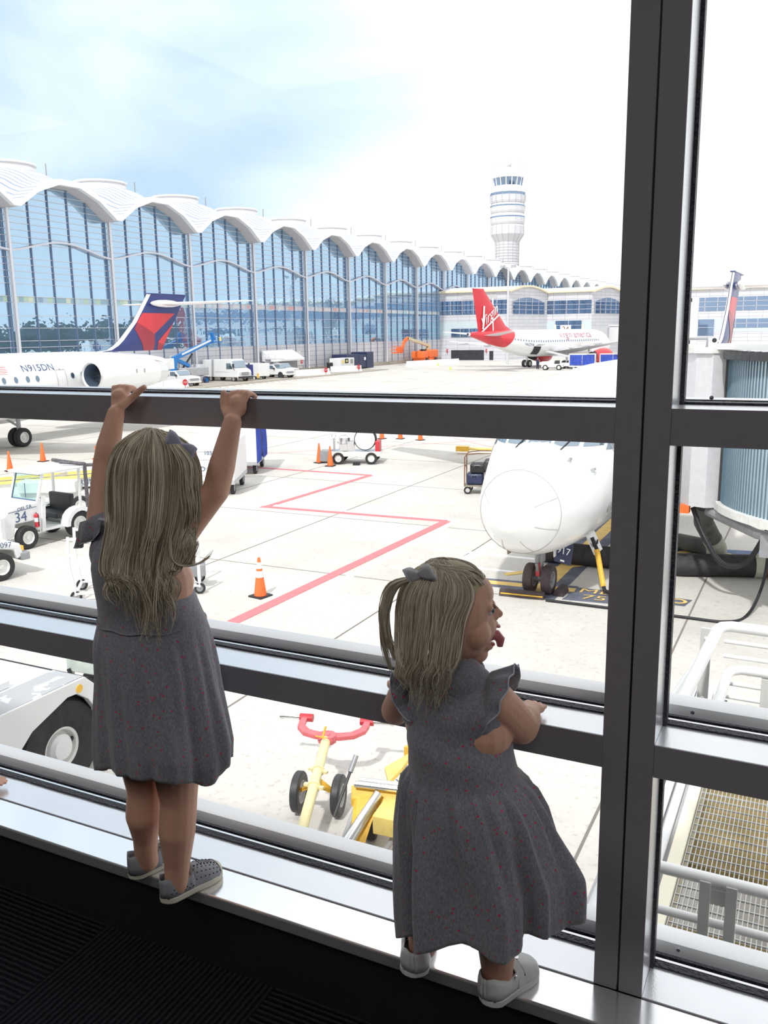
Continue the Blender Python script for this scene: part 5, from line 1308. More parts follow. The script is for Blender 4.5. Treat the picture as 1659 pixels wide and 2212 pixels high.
# ------------------------------------------------------------------ vehicles along the terminal
M['vwhite'] = P('vehicle_white', (.80,.81,.82), .3, 0, .03, 2)
def profile_body(t, prof, W_, mat='vwhite', name='body', bevel=.05):
    return MB().prism([V((x,-W_/2,z)) for x, z in prof], (0,W_,0)).build(name, mat, t, bevel=bevel)
def side_glass(t, polys, W_):
    for pl in polys:
        for s in (-1,1): MB().prism([V((x,s*(W_/2+.004),z)) for x, z in pl], (0,s*.01,0)).build('side_window', 'windglass', t)
def pickup(loc, rz, label, r=.38, suv=False):
    t = thing('suv' if suv else 'pickup_truck', label, 'car' if suv else 'pickup truck', loc, rz)
    cyl_wheels(t, (1.75,-1.75), (-.82,.82), r, .24)
    if suv:
        profile_body(t, [(-2.45,.45),(-2.45,1.1),(-2.3,1.72),(.35,1.78),(1.0,1.22),(2.3,1.08),(2.45,.85),(2.45,.45)], 1.85)
        side_glass(t, [[(-2.2,1.2),(-2.1,1.62),(-1.2,1.66),(-1.2,1.2)],[(-1.1,1.2),(-1.1,1.66),(.3,1.68),(.75,1.2)]], 1.85)
        MB().prism([V((.42,-.8,1.74)),V((.42,.8,1.74)),V((1.02,.82,1.25)),V((1.02,-.82,1.25))], (.02,0,.02)).build('windscreen', 'windglass', t)
    else:
        profile_body(t, [(-2.7,.55),(-2.7,1.15),(-.75,1.15),(-.75,.55)], 1.85, name='cargo_bed')
        profile_body(t, [(-.78,.50),(-.78,1.80),(.35,1.86),(.95,1.28),(2.45,1.18),(2.62,.95),(2.62,.50)], 1.9, name='cab')
        side_glass(t, [[(-.55,1.25),(-.50,1.70),(.30,1.72),(.72,1.25)]], 1.9)
        MB().prism([V((.42,-.82,1.80)),V((.42,.82,1.80)),V((.98,.84,1.32)),V((.98,-.84,1.32))], (.02,0,.02)).build('windscreen', 'windglass', t)
    fx = 2.45 if suv else 2.62
    MB().box(fx,fx+.06,-.6,.6,.72,.98).build('grille', 'grey', t)
    MB().box(fx-.05,fx+.14,-.95,.95,.45,.66).build('bumper', 'grey' if suv else 'offwhite', t, bevel=.03)
    for s in (-1,1): MB().box(fx-.02,fx+.03,s*.75-.14,s*.75+.14,.76,.95).build('headlamp', 'chrome', t)
    for s in (-1,1): MB().box(.55,.75,s*1.02-.1,s*1.02+.1,1.2,1.42).build('mirror', 'dark', t)
    for wx in (1.75,-1.75):
        for s in (-1,1): MB().lathe([(.50,0),(.50,.01)], (wx,s*(.925 if suv else .95),.42), (0,s,0), 18).build('wheel_arch', 'dark', t)
    for q in kids_late(t): pass
    return t
def kids_late(t): return []
pickup((-69.3,77.4,ZA), radians(-12), 'white car partly hidden behind the barrier at the jet tail', suv=True)
pk = pickup((-67.3,82.0,ZA), radians(-12), 'white pickup truck with round fenders, in front of the blue lift')
b = MB()
for z in (1.2,1.4,1.6): b.beam((-1.6,-.9,z),(-.8,-.9,z),.05,.05)
b.beam((-1.6,-.9,1.1),(-1.6,-.9,1.65),.05,.05); b.build('bed_rack', 'navy', pk)
# step van
Vn = thing('delivery_van', 'tall white box-bodied step van with a big windscreen near the terminal', 'van', (-68.0,92.2,ZA), radians(-12))
cyl_wheels(Vn, (2.35,-1.9), (-.95,.95), .42, .28, rim='chrome')
profile_body(Vn, [(-3.4,.6),(-3.4,2.75),(1.7,2.85),(2.05,2.7),(2.55,1.75),(3.2,1.50),(3.35,1.2),(3.35,.6)], 2.2, name='body', bevel=.06)
side_glass(Vn, [[(1.15,1.6),(1.15,2.35),(1.95,2.35),(2.3,1.65)]], 2.2)
MB().prism([V((2.10,-1.0,2.62)),V((2.10,1.0,2.62)),V((2.60,1.0,1.80)),V((2.60,-1.0,1.80))], (.03,0,.02)).build('windscreen', 'windglass', Vn)
MB().box(3.35,3.40,-.6,.6,.85,1.25).build('grille', 'grey', Vn); MB().box(3.3,3.55,-1.1,1.1,.5,.72).build('bumper', 'dark', Vn)
for s in (-1,1): MB().box(3.35,3.38,s*.82-.12,s*.82+.12,.95,1.2).build('headlamp', 'chrome', Vn); MB().beam((2.4,s*1.1,1.6),(2.7,s*1.3,2.2),.05,.05).box(2.6,2.75,s*1.32-.1,s*1.32+.1,1.8,2.3).build('mirror', 'dark', Vn)
MB().beam((-1.0,-1.105,1.25),(1.6,-1.105,1.25),.01,.03).build('trim_strip', 'grey', Vn)
# blue-panelled trailer, utility truck, second suv
Bx = thing('service_trailer', 'white trailer with a dark blue side panel parked right of the step van', 'trailer', (-67.0,96.6,ZA), radians(-12))
cyl_wheels(Bx, (1.1,), (-.85,.85), .3, .2)
MB().box(-2.0,2.1,-.95,.95,.5,2.15).build('body', 'vwhite', Bx, bevel=.04)
M['navypanel'] = P('blue_panel', (.05,.06,.24), .5)
MB().box(-1.8,1.0,-.965,-.955,.6,2.0).build('side_panel', 'navypanel', Bx); MB().box(1.7,2.0,-.97,-.95,.3,.9).build('yellow_step', 'deepyellow', Bx)
Ut = pickup((-66.2,100.8,ZA), radians(-12), 'white utility truck with rooftop platform rack beside the blue-panelled trailer', .46)
MB().box(-2.6,-.8,-1,1,1.15,1.9).box(-1.8,-1.2,-.3,.3,1.9,2.8).box(-1.6,.8,-.9,.9,2.5,2.62).build('service_body', 'wallwhite', Ut, bevel=.03)
b = MB()
for x in (-1.6,-.4,.8): b.beam((x,-.9,2.6),(x,-.9,3.2),.05,.05)
b.beam((-1.6,-.9,3.2),(.8,-.9,3.2),.05,.05).box(-.2,.3,-.3,.3,1.9,2.1); b.build('platform_rail', 'wallwhite', Ut)
pickup((-68.4,105.8,ZA), radians(-12), 'white car rightmost of the vehicles parked by the white canopy', suv=True)
# blue boom lift
Bo = thing('boom_lift', 'blue telescopic boom lift with raised arm behind the white pickup', 'boom lift', (-69.4,85.8,ZA), radians(0))
for x in (-1.5,1.5):
    for y in (-1.3,1.9): wheel(Bo, (x,y,.45), .45, .34, (1,0,0), rim='liftblue', tyre='navy')
MB().box(-1.3,1.3,-1.7,2.3,.4,.9).build('chassis', 'midgrey', Bo, bevel=.05)
MB().box(-1.2,1.2,-1.6,3.0,1.0,2.0).build('turntable', 'glassgrey', Bo, bevel=.08) if 'glassgrey' in M else MB().box(-1.2,1.2,-1.6,3.0,1.0,2.0).build('turntable', 'midgrey', Bo, bevel=.08)
MB().box(-.6,.6,1.9,3.0,1.2,2.3).build('counterweight', 'wallwhite', Bo, bevel=.05)
MB().beam((0,-2.3,1.7),(0,-1.9,3.3),.6,.5).beam((0,-2.2,3.2),(0,.6,2.2),.4,.4).build('riser_arm', 'liftblue', Bo)
MB().beam((0,-2.3,3.1),(0,5.2,5.1),.38,.48).build('boom', 'liftblue', Bo); MB().beam((.2,-.8,3.6),(.2,5.0,5.2),.06,.22).build('boom_stripe', 'vwhite', Bo)
MB().beam((0,-.5,2.0),(0,1.4,3.6),.16,.16).build('lift_cylinder', 'dark', Bo)
MB().beam((0,5.2,5.1),(0,5.9,5.5),.35,.4).beam((0,5.7,5.3),(0,5.5,6.2),.3,.4).build('jib', 'liftblue', Bo)
b = MB()
for z in (5.0,5.5,6.0):
    for a, c in (((-.5,5.2,z),(.5,5.2,z)),((-.5,6.9,z),(.5,6.9,z)),((.5,5.2,z),(.5,6.9,z)),((-.5,5.2,z),(-.5,6.9,z))): b.beam(a,c,.05,.05)
for x in (-.5,.5):
    for y in (5.2,6.0,6.9): b.beam((x,y,5.0),(x,y,6.0),.05,.05)
b.box(-.5,.5,5.2,6.9,4.9,5.0); b.build('basket', 'liftblue', Bo); MB().box(.52,.56,6.3,6.7,5.1,5.6).build('control_box', 'yellow', Bo)
# orange boom lift
Oo = thing('boom_lift', 'orange articulated boom lift with tan arm beside the far terminal wall', 'boom lift', (-68.6,156.6,ZA))
for x in (-1.4,1.4):
    for y in (-2.2,2.0): wheel(Oo, (x,y,.5), .5, .4, (1,0,0), rim='liftorange')
MB().box(-1.2,1.2,-3.0,2.6,.45,1.0).build('chassis', 'liftorange', Oo, bevel=.08)
MB().box(-1.3,1.3,-3.6,-1.2,.95,2.3).box(-1.3,1.3,-.6,3.6,1.0,2.5).build('engine_cover', 'liftorange', Oo, bevel=.25)
MB().box(-.5,.5,-1.2,-.4,1.0,2.6).build('turret', 'dark', Oo)
MB().beam((0,.6,2.4),(0,2.2,3.3),.5,.5).build('lower_arm', 'tan', Oo); MB().beam((0,2.0,3.2),(0,-8.2,4.8),.45,.5).build('boom', 'tan', Oo)
MB().beam((0,-8.0,4.8),(0,-9.4,4.2),.45,.5).beam((0,-9.2,4.5),(0,-10.8,2.4),.4,.4).build('fly_arm', 'liftorange', Oo)
b = MB()
for z in (2.3,2.8,3.4):
    for a, c in (((-.6,-13.6,z),(.6,-13.6,z)),((-.6,-11.2,z),(.6,-11.2,z)),((.6,-13.6,z),(.6,-11.2,z)),((-.6,-13.6,z),(-.6,-11.2,z))): b.beam(a,c,.06,.06)
for x in (-.6,.6):
    for y in (-13.6,-12.4,-11.2): b.beam((x,y,2.3),(x,y,3.4),.06,.06)
b.box(-.6,.6,-13.6,-11.2,2.15,2.3).box(-.5,.5,-11.9,-11.2,2.4,3.2); b.build('basket', 'liftorange', Oo)
# compactor, generator, bin
Cp = thing('waste_compactor', 'large dark blue waste compactor standing before the terminal wall', 'waste compactor', (-69.8,129.6,ZA))
MB().box(-1.4,1.4,-4.8,-.6,.2,2.45).prism([V((-1.4,-.6,.2)),V((-1.4,4.2,.1)),V((-1.4,4.2,2.4)),V((-1.4,-.6,2.3))], (2.8,0,0)).build('body', 'navy', Cp, bevel=.05)
MB().box(-1.5,1.5,2.0,4.5,.1,2.7).build('loading_hopper', 'navy', Cp, bevel=.05); MB().box(1.41,1.44,-3.8,-3.2,1.2,1.9).box(1.41,1.44,1.2,1.8,1.4,1.9).build('placard', 'vwhite', Cp)
Gn = thing('generator', 'small white generator box with a yellow and black panel left of the compactor', 'generator', (-68.2,122.9,ZA))
MB().box(-1.0,1.0,-2.3,2.2,.5,2.0).build('housing', 'vwhite', Gn, bevel=.04); MB().box(1.0,1.03,-.9,.2,1.2,1.9).build('control_panel', 'black', Gn); MB().box(1.0,1.03,-1.9,-1.2,1.2,1.7).build('vent', 'yellow', Gn); MB().box(1.03,1.05,-.6,-.1,1.4,1.7).build('display', 'yellow', Gn)
MB().box(1.0,1.03,.9,1.7,1.1,1.8).build('fuel_label', 'grey', Gn)
Dr = thing('drum', 'black drum standing beside the white generator', 'drum', (-68.4,119.3,ZA)); MB().lathe([(.5,0),(.5,1.3),(.45,1.4),(.01,1.4)], seg=14).build('barrel', 'black', Dr)
# canopy shelter at the wall
Cn = thing('canopy_shelter', 'white sloping canopy over a grey doorway at the terminal wall', 'canopy', (-71.6,109.6,ZA))
MB().prism([V((0,-4.2,3.6)),V((2.2,-4.2,2.3)),V((2.2,-4.2,2.0)),V((0,-4.2,2.0))], (0,8.2,0)).build('canopy', 'vwhite', Cn, bevel=.04)
MB().box(.0,.9,-3.6,3.9,0,2.0).build('doorway', 'garagegrey', Cn) if 'garagegrey' in M else MB().box(.0,.9,-3.6,3.9,0,2.0).build('doorway', 'grey', Cn)
# barriers with stop discs
M['barrier'] = P('barrier_white', (.84,.84,.84), .5, 0, .05, 3)
def barrier(a, b_, label, stop=None, group=None):
    a = V((a[0],a[1],ZA)); b_ = V((b_[0],b_[1],ZA)); d_ = (b_-a); L_ = d_.length; t = thing('barrier', label, 'barrier', a, atan2(d_.y,d_.x), group)
    n = max(1, int(L_/3.2)); l = L_/n
    for i in range(n): MB().prism([V((i*l+.03,y,z)) for y, z in [(-.38,0),(-.34,.15),(-.14,.4),(-.10,.95),(.10,.95),(.14,.4),(.34,.15),(.38,0)]], (l-.06,0,0)).build('block', 'barrier', t)
    return t
def stopsign(x, y, z, label, r=.38, pole=True):
    t = thing('stop_sign', label, 'sign', (x,y,z), radians(78))
    MB().lathe([(r,0),(r,.03)], (0,0,0), (0,-1,0), 8).build('disc', 'red', t)
    lettering('STOP', .24, (0,-.04,0), (1,0,0), (0,0,1), 'reflector', t, 'word')
    if pole: MB().box(-.03,.03,.0,.05,ZA-z,0).build('pole', 'grey', t)
barrier((-66.9,74.2), (-64.9,80.4), 'white barrier block in front of the leftmost white car'); stopsign(-64.6,79.6,ZA+.62,'red stop disc in front of the white pickup by the jet tail')
barrier((-65.2,104.0), (-63.2,110.0), 'short white barrier, leftmost of the two near the generator'); stopsign(-63.0,108.7,ZA+.75,'red stop disc on the barrier left of the generator')
barrier((-66.4,116.0), (-63.6,120.6), 'low white barrier in front of the generator'); stopsign(-63.6,119.8,ZA+.75,'red stop disc in front of the generator')
barrier((-64.2,138.6), (-60.2,152.8), 'long row of white barrier blocks below the orange boom lift')
stopsign(-70.2,171.8,ZA+1.9,'small red stop disc left of the dark garage opening', .42, False); stopsign(-61.6,171.8,ZA+1.9,'small red stop disc right of the dark garage opening', .42, False)
stopsign(-70.6,114.6,ZA+1.7,'small red stop disc under the right end of the white canopy', .3, False)
MB().box(-71.9,-62,80,127,0,.10).build('kerb_island', 'concrete_low', loc=(0,0,ZA))['kind'] = 'structure'
COL.objects['kerb_island'].name = 'trim_%d' % 90
cabl = MB()
for y in (84.5,88.5,113.5,117): cabl.tube([(-71,y,ZA),(-71,y,ZA+1.1),(-71,y+2.2,ZA+1.1),(-71,y+2.2,ZA)], .05, 6)
tag(cabl.build('guard_rail', 'grey'), 'thin grey guard rails at the foot of the terminal wall', 'guard rail'); COL.objects['guard_rail']['kind'] = 'structure'

# ------------------------------------------------------------------ baggage train and loader by the red-tailed jet
Bt = thing('baggage_tractor', 'small white baggage tractor at the head of the two blue carts', 'airport tractor', (-35.9,129.2,ZA), radians(8))
cyl_wheels(Bt, (-1.0,1.0), (-.6,.6), .4, .28)
MB().box(-1.6,.3,-.7,.7,.4,1.25).box(.3,1.6,-.7,.7,.4,.9).build('body', 'vwhite', Bt, bevel=.08); MB().box(.4,1.0,-.5,.5,.9,1.4).build('seat', 'dark', Bt)
for i, (x, y) in enumerate(((-31.7,130.3),(-27.4,131.2))):
    c = thing('baggage_cart', ['far blue-tarped baggage cart next to its white tractor','far blue-tarped baggage cart nearest the window post'][i], 'baggage cart', (x,y,ZA), radians(8), None)
    cyl_wheels(c, (-1.2,1.2), (-.7,.7), .28, .18)
    MB().box(-1.9,1.9,-.85,.85,.45,.6).box(-1.9,1.9,-.85,.85,2.25,2.35).box(-1.9,-1.8,-.85,.85,.6,2.25).box(1.8,1.9,-.85,.85,.6,2.25).build('frame', 'vwhite', c)
    curtain(c, -1.75, -.03, -.86, .7, 2.2, n=10); curtain(c, .03, 1.75, -.86, .7, 2.2, n=10)
Ld = thing('belt_loader', 'white belt loader raised to the open hold of the red-tailed jet', 'belt loader', (-34.5,133.6,ZA), radians(160))
MB().box(-2.4,2.4,-.8,.8,.4,.9).build('chassis', 'vwhite', Ld); cyl_wheels(Ld, (1.5,-1.5), (-.7,.7), .35, .22); MB().beam((-4.2,0,1.0),(4.2,0,2.6),.8,.2).build('conveyor', 'wallwhite', Ld)
Sv = thing('catering_truck', 'white high-sided truck with round blue emblem beside the window post', 'truck', (-23.1,124.5,ZA), radians(95))
cyl_wheels(Sv, (-2,2), (-.95,.95), .42, .3); MB().box(-3,3,-1.1,1.1,.7,5.3).build('body', 'vwhite', Sv, bevel=.05); MB().lathe([(.55,0),(.55,.02)], (-1.2,1.1,4.0), (0,1,0), 20).build('emblem', 'navypanel', Sv)
# far boarding bridge with gate number 24
Fb = thing('boarding_bridge', 'far grey boarding bridge meeting the nose of the red-tailed jet', 'boarding bridge')
MB().box(-36.5,-24.5,170,173,-1.2,1.9).build('tunnel', 'wallwhite', Fb); MB().box(-39.5,-36.5,168.5,174,-1.3,1.6).build('cab', 'midgrey', Fb); MB().box(-36.6,-24.5,169.8,173.2,1.9,2.1).build('roof', 'vwhite', Fb)
MB().box(-30,-29,171,172,ZA,-1.2).build('leg', 'grey', Fb)
Fs = thing('gate_sign', 'white gate sign with number 24 over the far boarding bridge', 'sign', (-45.9,174,.75)); Fs.scale = (.62,)*3; MB().box(-1.7,1.7,-.1,.1,.0,2.4).build('panel', 'vwhite', Fs); lettering('24', 2.2, (0,-.15,1.1), (1,0,0), (0,0,1), 'rust', Fs, 'number')
for x in (-3.4,5.4): MB().prism([V((x-.5,0,-.6)),V((x+.5,0,-.6)),V((x+.25,0,2.6)),V((x-.25,0,2.6))], (0,.2,0)).build('marker_fin', 'cream', Fs)
MB().box(-5,7,-.1,.6,-.8,-.5).build('gantry_beam', 'vwhite', Fs); MB().box(0,.3,-.1,.2,-6.8,-.8).build('gantry_post', 'vwhite', Fs)
# ------------------------------------------------------------------ people
def fabric_mat(name, col, dots=True, sc_=72., thr=.145):
    m = bpy.data.materials.new(name); nt, N, L = nodes(m); b = N['Principled BSDF']
    b.inputs['Roughness'].default_value = .85; b.inputs['Specular IOR Level'].default_value = .15; b.inputs['Sheen Weight'].default_value = .35
    tc = N.new('ShaderNodeTexCoord'); nz = N.new('ShaderNodeTexNoise'); nz.inputs['Scale'].default_value = 420; nz.inputs['Detail'].default_value = 2
    mp = N.new('ShaderNodeMapping'); mp.inputs['Scale'].default_value = (1,1,.35); L.new(tc.outputs['Object'], mp.inputs['Vector']); L.new(mp.outputs[0], nz.inputs['Vector'])
    cr = N.new('ShaderNodeValToRGB'); cr.color_ramp.elements[0].position = .3; cr.color_ramp.elements[1].position = .7
    cr.color_ramp.elements[0].color = tuple(c*.72 for c in col)+(1,); cr.color_ramp.elements[1].color = tuple(c*1.28 for c in col)+(1,)
    L.new(nz.outputs['Fac'], cr.inputs['Fac']); last = cr.outputs['Color']
    if dots:
        vo = N.new('ShaderNodeTexVoronoi'); vo.inputs['Scale'].default_value = sc_; L.new(tc.outputs['Object'], vo.inputs['Vector'])
        lt = N.new('ShaderNodeMath'); lt.operation = 'LESS_THAN'; lt.inputs[1].default_value = thr; L.new(vo.outputs['Distance'], lt.inputs[0])
        mx = N.new('ShaderNodeMix'); mx.data_type = 'RGBA'; L.new(lt.outputs[0], mx.inputs['Factor']); L.new(last, mx.inputs[6]); mx.inputs[7].default_value = (.62,.03,.10,1); last = mx.outputs[2]
    L.new(last, b.inputs['Base Color'])
    n2 = N.new('ShaderNodeTexNoise'); n2.inputs['Scale'].default_value = 38; n2.inputs['Detail'].default_value = 3; L.new(tc.outputs['Object'], n2.inputs['Vector'])
    bp = N.new('ShaderNodeBump'); bp.inputs['Strength'].default_value = .35; bp.inputs['Distance'].default_value = .004; L.new(n2.outputs['Fac'], bp.inputs['Height']); L.new(bp.outputs['Normal'], b.inputs['Normal'])
    return m
M['dress'] = fabric_mat('grey_jersey', (.215,.22,.255))
def hair_mat(name, c0, c1):
    m = bpy.data.materials.new(name); nt, N, L = nodes(m); b = N['Principled BSDF']; out = N['Material Output']
    b.inputs['Roughness'].default_value = .38; b.inputs['Specular IOR Level'].default_value = .6
    ge = N.new('ShaderNodeNewGeometry'); cr = N.new('ShaderNodeValToRGB'); cr.color_ramp.elements[0].color = tuple(c0)+(1,); cr.color_ramp.elements[1].color = tuple(c1)+(1,)
    L.new(ge.outputs['Random Per Island'], cr.inputs['Fac']); L.new(cr.outputs['Color'], b.inputs['Base Color'])
    tl = N.new('ShaderNodeBsdfTranslucent'); L.new(cr.outputs['Color'], tl.inputs['Color'])
    mx = N.new('ShaderNodeMixShader'); mx.inputs['Fac'].default_value = .28; L.new(b.outputs[0], mx.inputs[1]); L.new(tl.outputs[0], mx.inputs[2]); L.new(mx.outputs[0], out.inputs['Surface'])
    return m
M['hair_long'] = hair_mat('dark_blonde_hair', (.24,.18,.10), (1.0,.93,.76))
M['hair_short'] = hair_mat('light_blonde_hair', (.34,.26,.16), (1.0,.95,.82))
M['scalp'] = P('hair_base', (.46,.37,.24), .6)
def ribbon_mat(name, col):
    m = P(name, col, .7, 0, .05, 60); nt = m.node_tree; N = nt.nodes; L = nt.links
    tl = N.new('ShaderNodeBsdfTranslucent'); tl.inputs['Color'].default_value = tuple(col)+(1,)
    mx = N.new('ShaderNodeMixShader'); mx.inputs['Fac'].default_value = .5
    L.new(N['Principled BSDF'].outputs[0], mx.inputs[1]); L.new(tl.outputs[0], mx.inputs[2]); L.new(mx.outputs[0], N['Material Output'].inputs['Surface']); return m
M['ribbon0'] = P('grosgrain_ribbon', (.68,.69,.80), .7, 0, .05, 60)
M['ribbon2'] = P('pale_ribbon', (.88,.88,.90), .7, 0, .05, 60)
M['ribbon'] = ribbon_mat('lavender_ribbon', (.74,.75,.86)); M['ribbon2'] = ribbon_mat('white_ribbon', (.90,.90,.93))
M['lip'] = P('lips', (.50,.16,.14), .4); M['tongue'] = P('tongue', (.55,.17,.18), .25)
M['eyewhite'] = P('eye_white', (.75,.75,.75), .15); M['iris'] = P('iris', (.06,.09,.12), .15)
M['shoegrey'] = P('shoe_rubber', (.27,.285,.32), .6, 0, .04, 20); M['shoehole'] = P('shoe_hole', (.02,.02,.025), .8)
M['shoesole'] = P('sole_cream', (.62,.60,.50), .6, 0, .05, 20); M['shoewhite'] = P('white_leather', (.66,.66,.66), .45, 0, .05, 20)
M['trim'] = P('ruffle_edge', (.42,.44,.52), .8)

def flesh(name, chains, balls, mat, par, vox=.0032, it=5):
    b = MB()
    for pts in chains:
        for i, (p, r) in enumerate(pts):
            b.ball(p, r, seg=16, rings=10)
            if i: 
                q, r0 = pts[i-1]; d_ = V(p)-V(q)
                if d_.length > 1e-5: b.lathe([(r0,0),(r,d_.length)], q, d_, 16)
    for it_ in balls:
        c, r, s3 = it_[:3]; b.ball(c, r, s3, 20, 14, it_[3] if len(it_) > 3 else None)
    o = b.build(name, mat, par)
    m = o.modifiers.new('remesh', 'REMESH'); m.mode = 'VOXEL'; m.voxel_size = vox; m.use_smooth_shade = True
    s = o.modifiers.new('smooth', 'SMOOTH'); s.factor = .5; s.iterations = it
    return o

def hand_chains(wr, kn, side, curl, spread=.0125, r=.0066, fl=.036, th=None, down=V((0,0,-1)), lens=(.86,1.,.95,.76)):
    """wr wrist, kn centre of the knuckle line, side = unit vector towards the thumb; fingers leave along curl[0..2] directions"""
    wr, kn, side = V(wr), V(kn), V(side).normalized(); ch = []
    for i in range(4):
        o = (1.5-i)*spread
        k = kn+side*o-(kn-wr).normalized()*abs(1.5-i)*.002
        L_ = fl*lens[i]; p = k; c = [(wr.lerp(k,.25),r*1.5),(wr.lerp(k,.62),r*1.35),(p,r*1.15)]
        for j, dv in enumerate(curl):
            p = p+V(dv).normalized()*L_*(.44,.32,.24)[j]; c.append((p, r*(1-.09*(j+1))))
        ch.append(c)
    if th: ch.append([(V(p_), r_) for p_, r_ in th])
    return ch

def cat(pts, n=6):
    P_ = [V(p) for p in pts]; out = []
    for i in range(len(P_)-1):
        p0, p1, p2, p3 = P_[max(0,i-1)], P_[i], P_[i+1], P_[min(len(P_)-1,i+2)]
        for j in range(n):
            t = j/n; out.append(.5*((2*p1)+(-p0+p2)*t+(2*p0-5*p1+4*p2-p3)*t*t+(-p0+3*p1-3*p2+p3)*t**3))
    out.append(P_[-1]); return out

def garment(name, rings, fold, par, mat='dress', n=120, hem=None, thick=.0025):
    """rings: (z, cx, cy, rx, ry); fold(a, z) radial offset; hem(a) lowers the last ring"""
    zs = [r[0] for r in rings][::-1]; K = 70; rows = []
    z0, z1 = rings[0][0], rings[-1][0]
    for i in range(K+1):
        t = i/K; z = lerp(z0, z1, t)
        g = lambda k: interp(z, zs, [r[k] for r in rings][::-1])
        row = []
        for k in range(n):
            a = 2*pi*k/n; f = fold(a, z); zz = z + (hem(a)*smoothstep(.45,1,t) if hem else 0)
            row.append(V((g(1)+cos(a)*(g(3)+f), g(2)+sin(a)*(g(4)+f), zz)))
        rows.append(row)
    o = MB().grid(rows, closed=True).build(name, mat, par, smooth=False)
    for p in o.data.polygons: p.use_smooth = True
    s = o.modifiers.new('thickness', 'SOLIDIFY'); s.thickness = thick; s.offset = -1
    return o

def ruffle(pts, nrm, w_, par, amp=.006, waves=11, mat='dress', name='flutter_sleeve', edge=True):
    """gathered strip following pts, standing off along nrm(t)"""
    P_ = cat(pts, 10); n = len(P_); rows = []
    for i, p in enumerate(P_):
        t = i/(n-1); d_ = V(nrm(t)).normalized(); tg = (P_[min(n-1,i+1)]-P_[max(0,i-1)]).normalized(); b_ = tg.cross(d_).normalized()
        ww = w_*(.35+.65*sin(pi*min(1,max(0,t)))**.6)
        rows.append([p, p+d_*ww*.4+b_*amp*.5*sin(waves*2*pi*t), p+d_*ww*.75+b_*amp*sin(waves*2*pi*t), p+d_*ww+b_*amp*1.5*sin(waves*2*pi*t+.4)])
    o = MB().grid(rows).build(name, mat, par)
    for p in o.data.polygons: p.use_smooth = True
    s = o.modifiers.new('thickness', 'SOLIDIFY'); s.thickness = .0022
    if edge:
        e = MB().tube([r[-1] for r in rows], .0014, 6).build('ruffle_edge', 'trim', o, smooth=True)
    return o

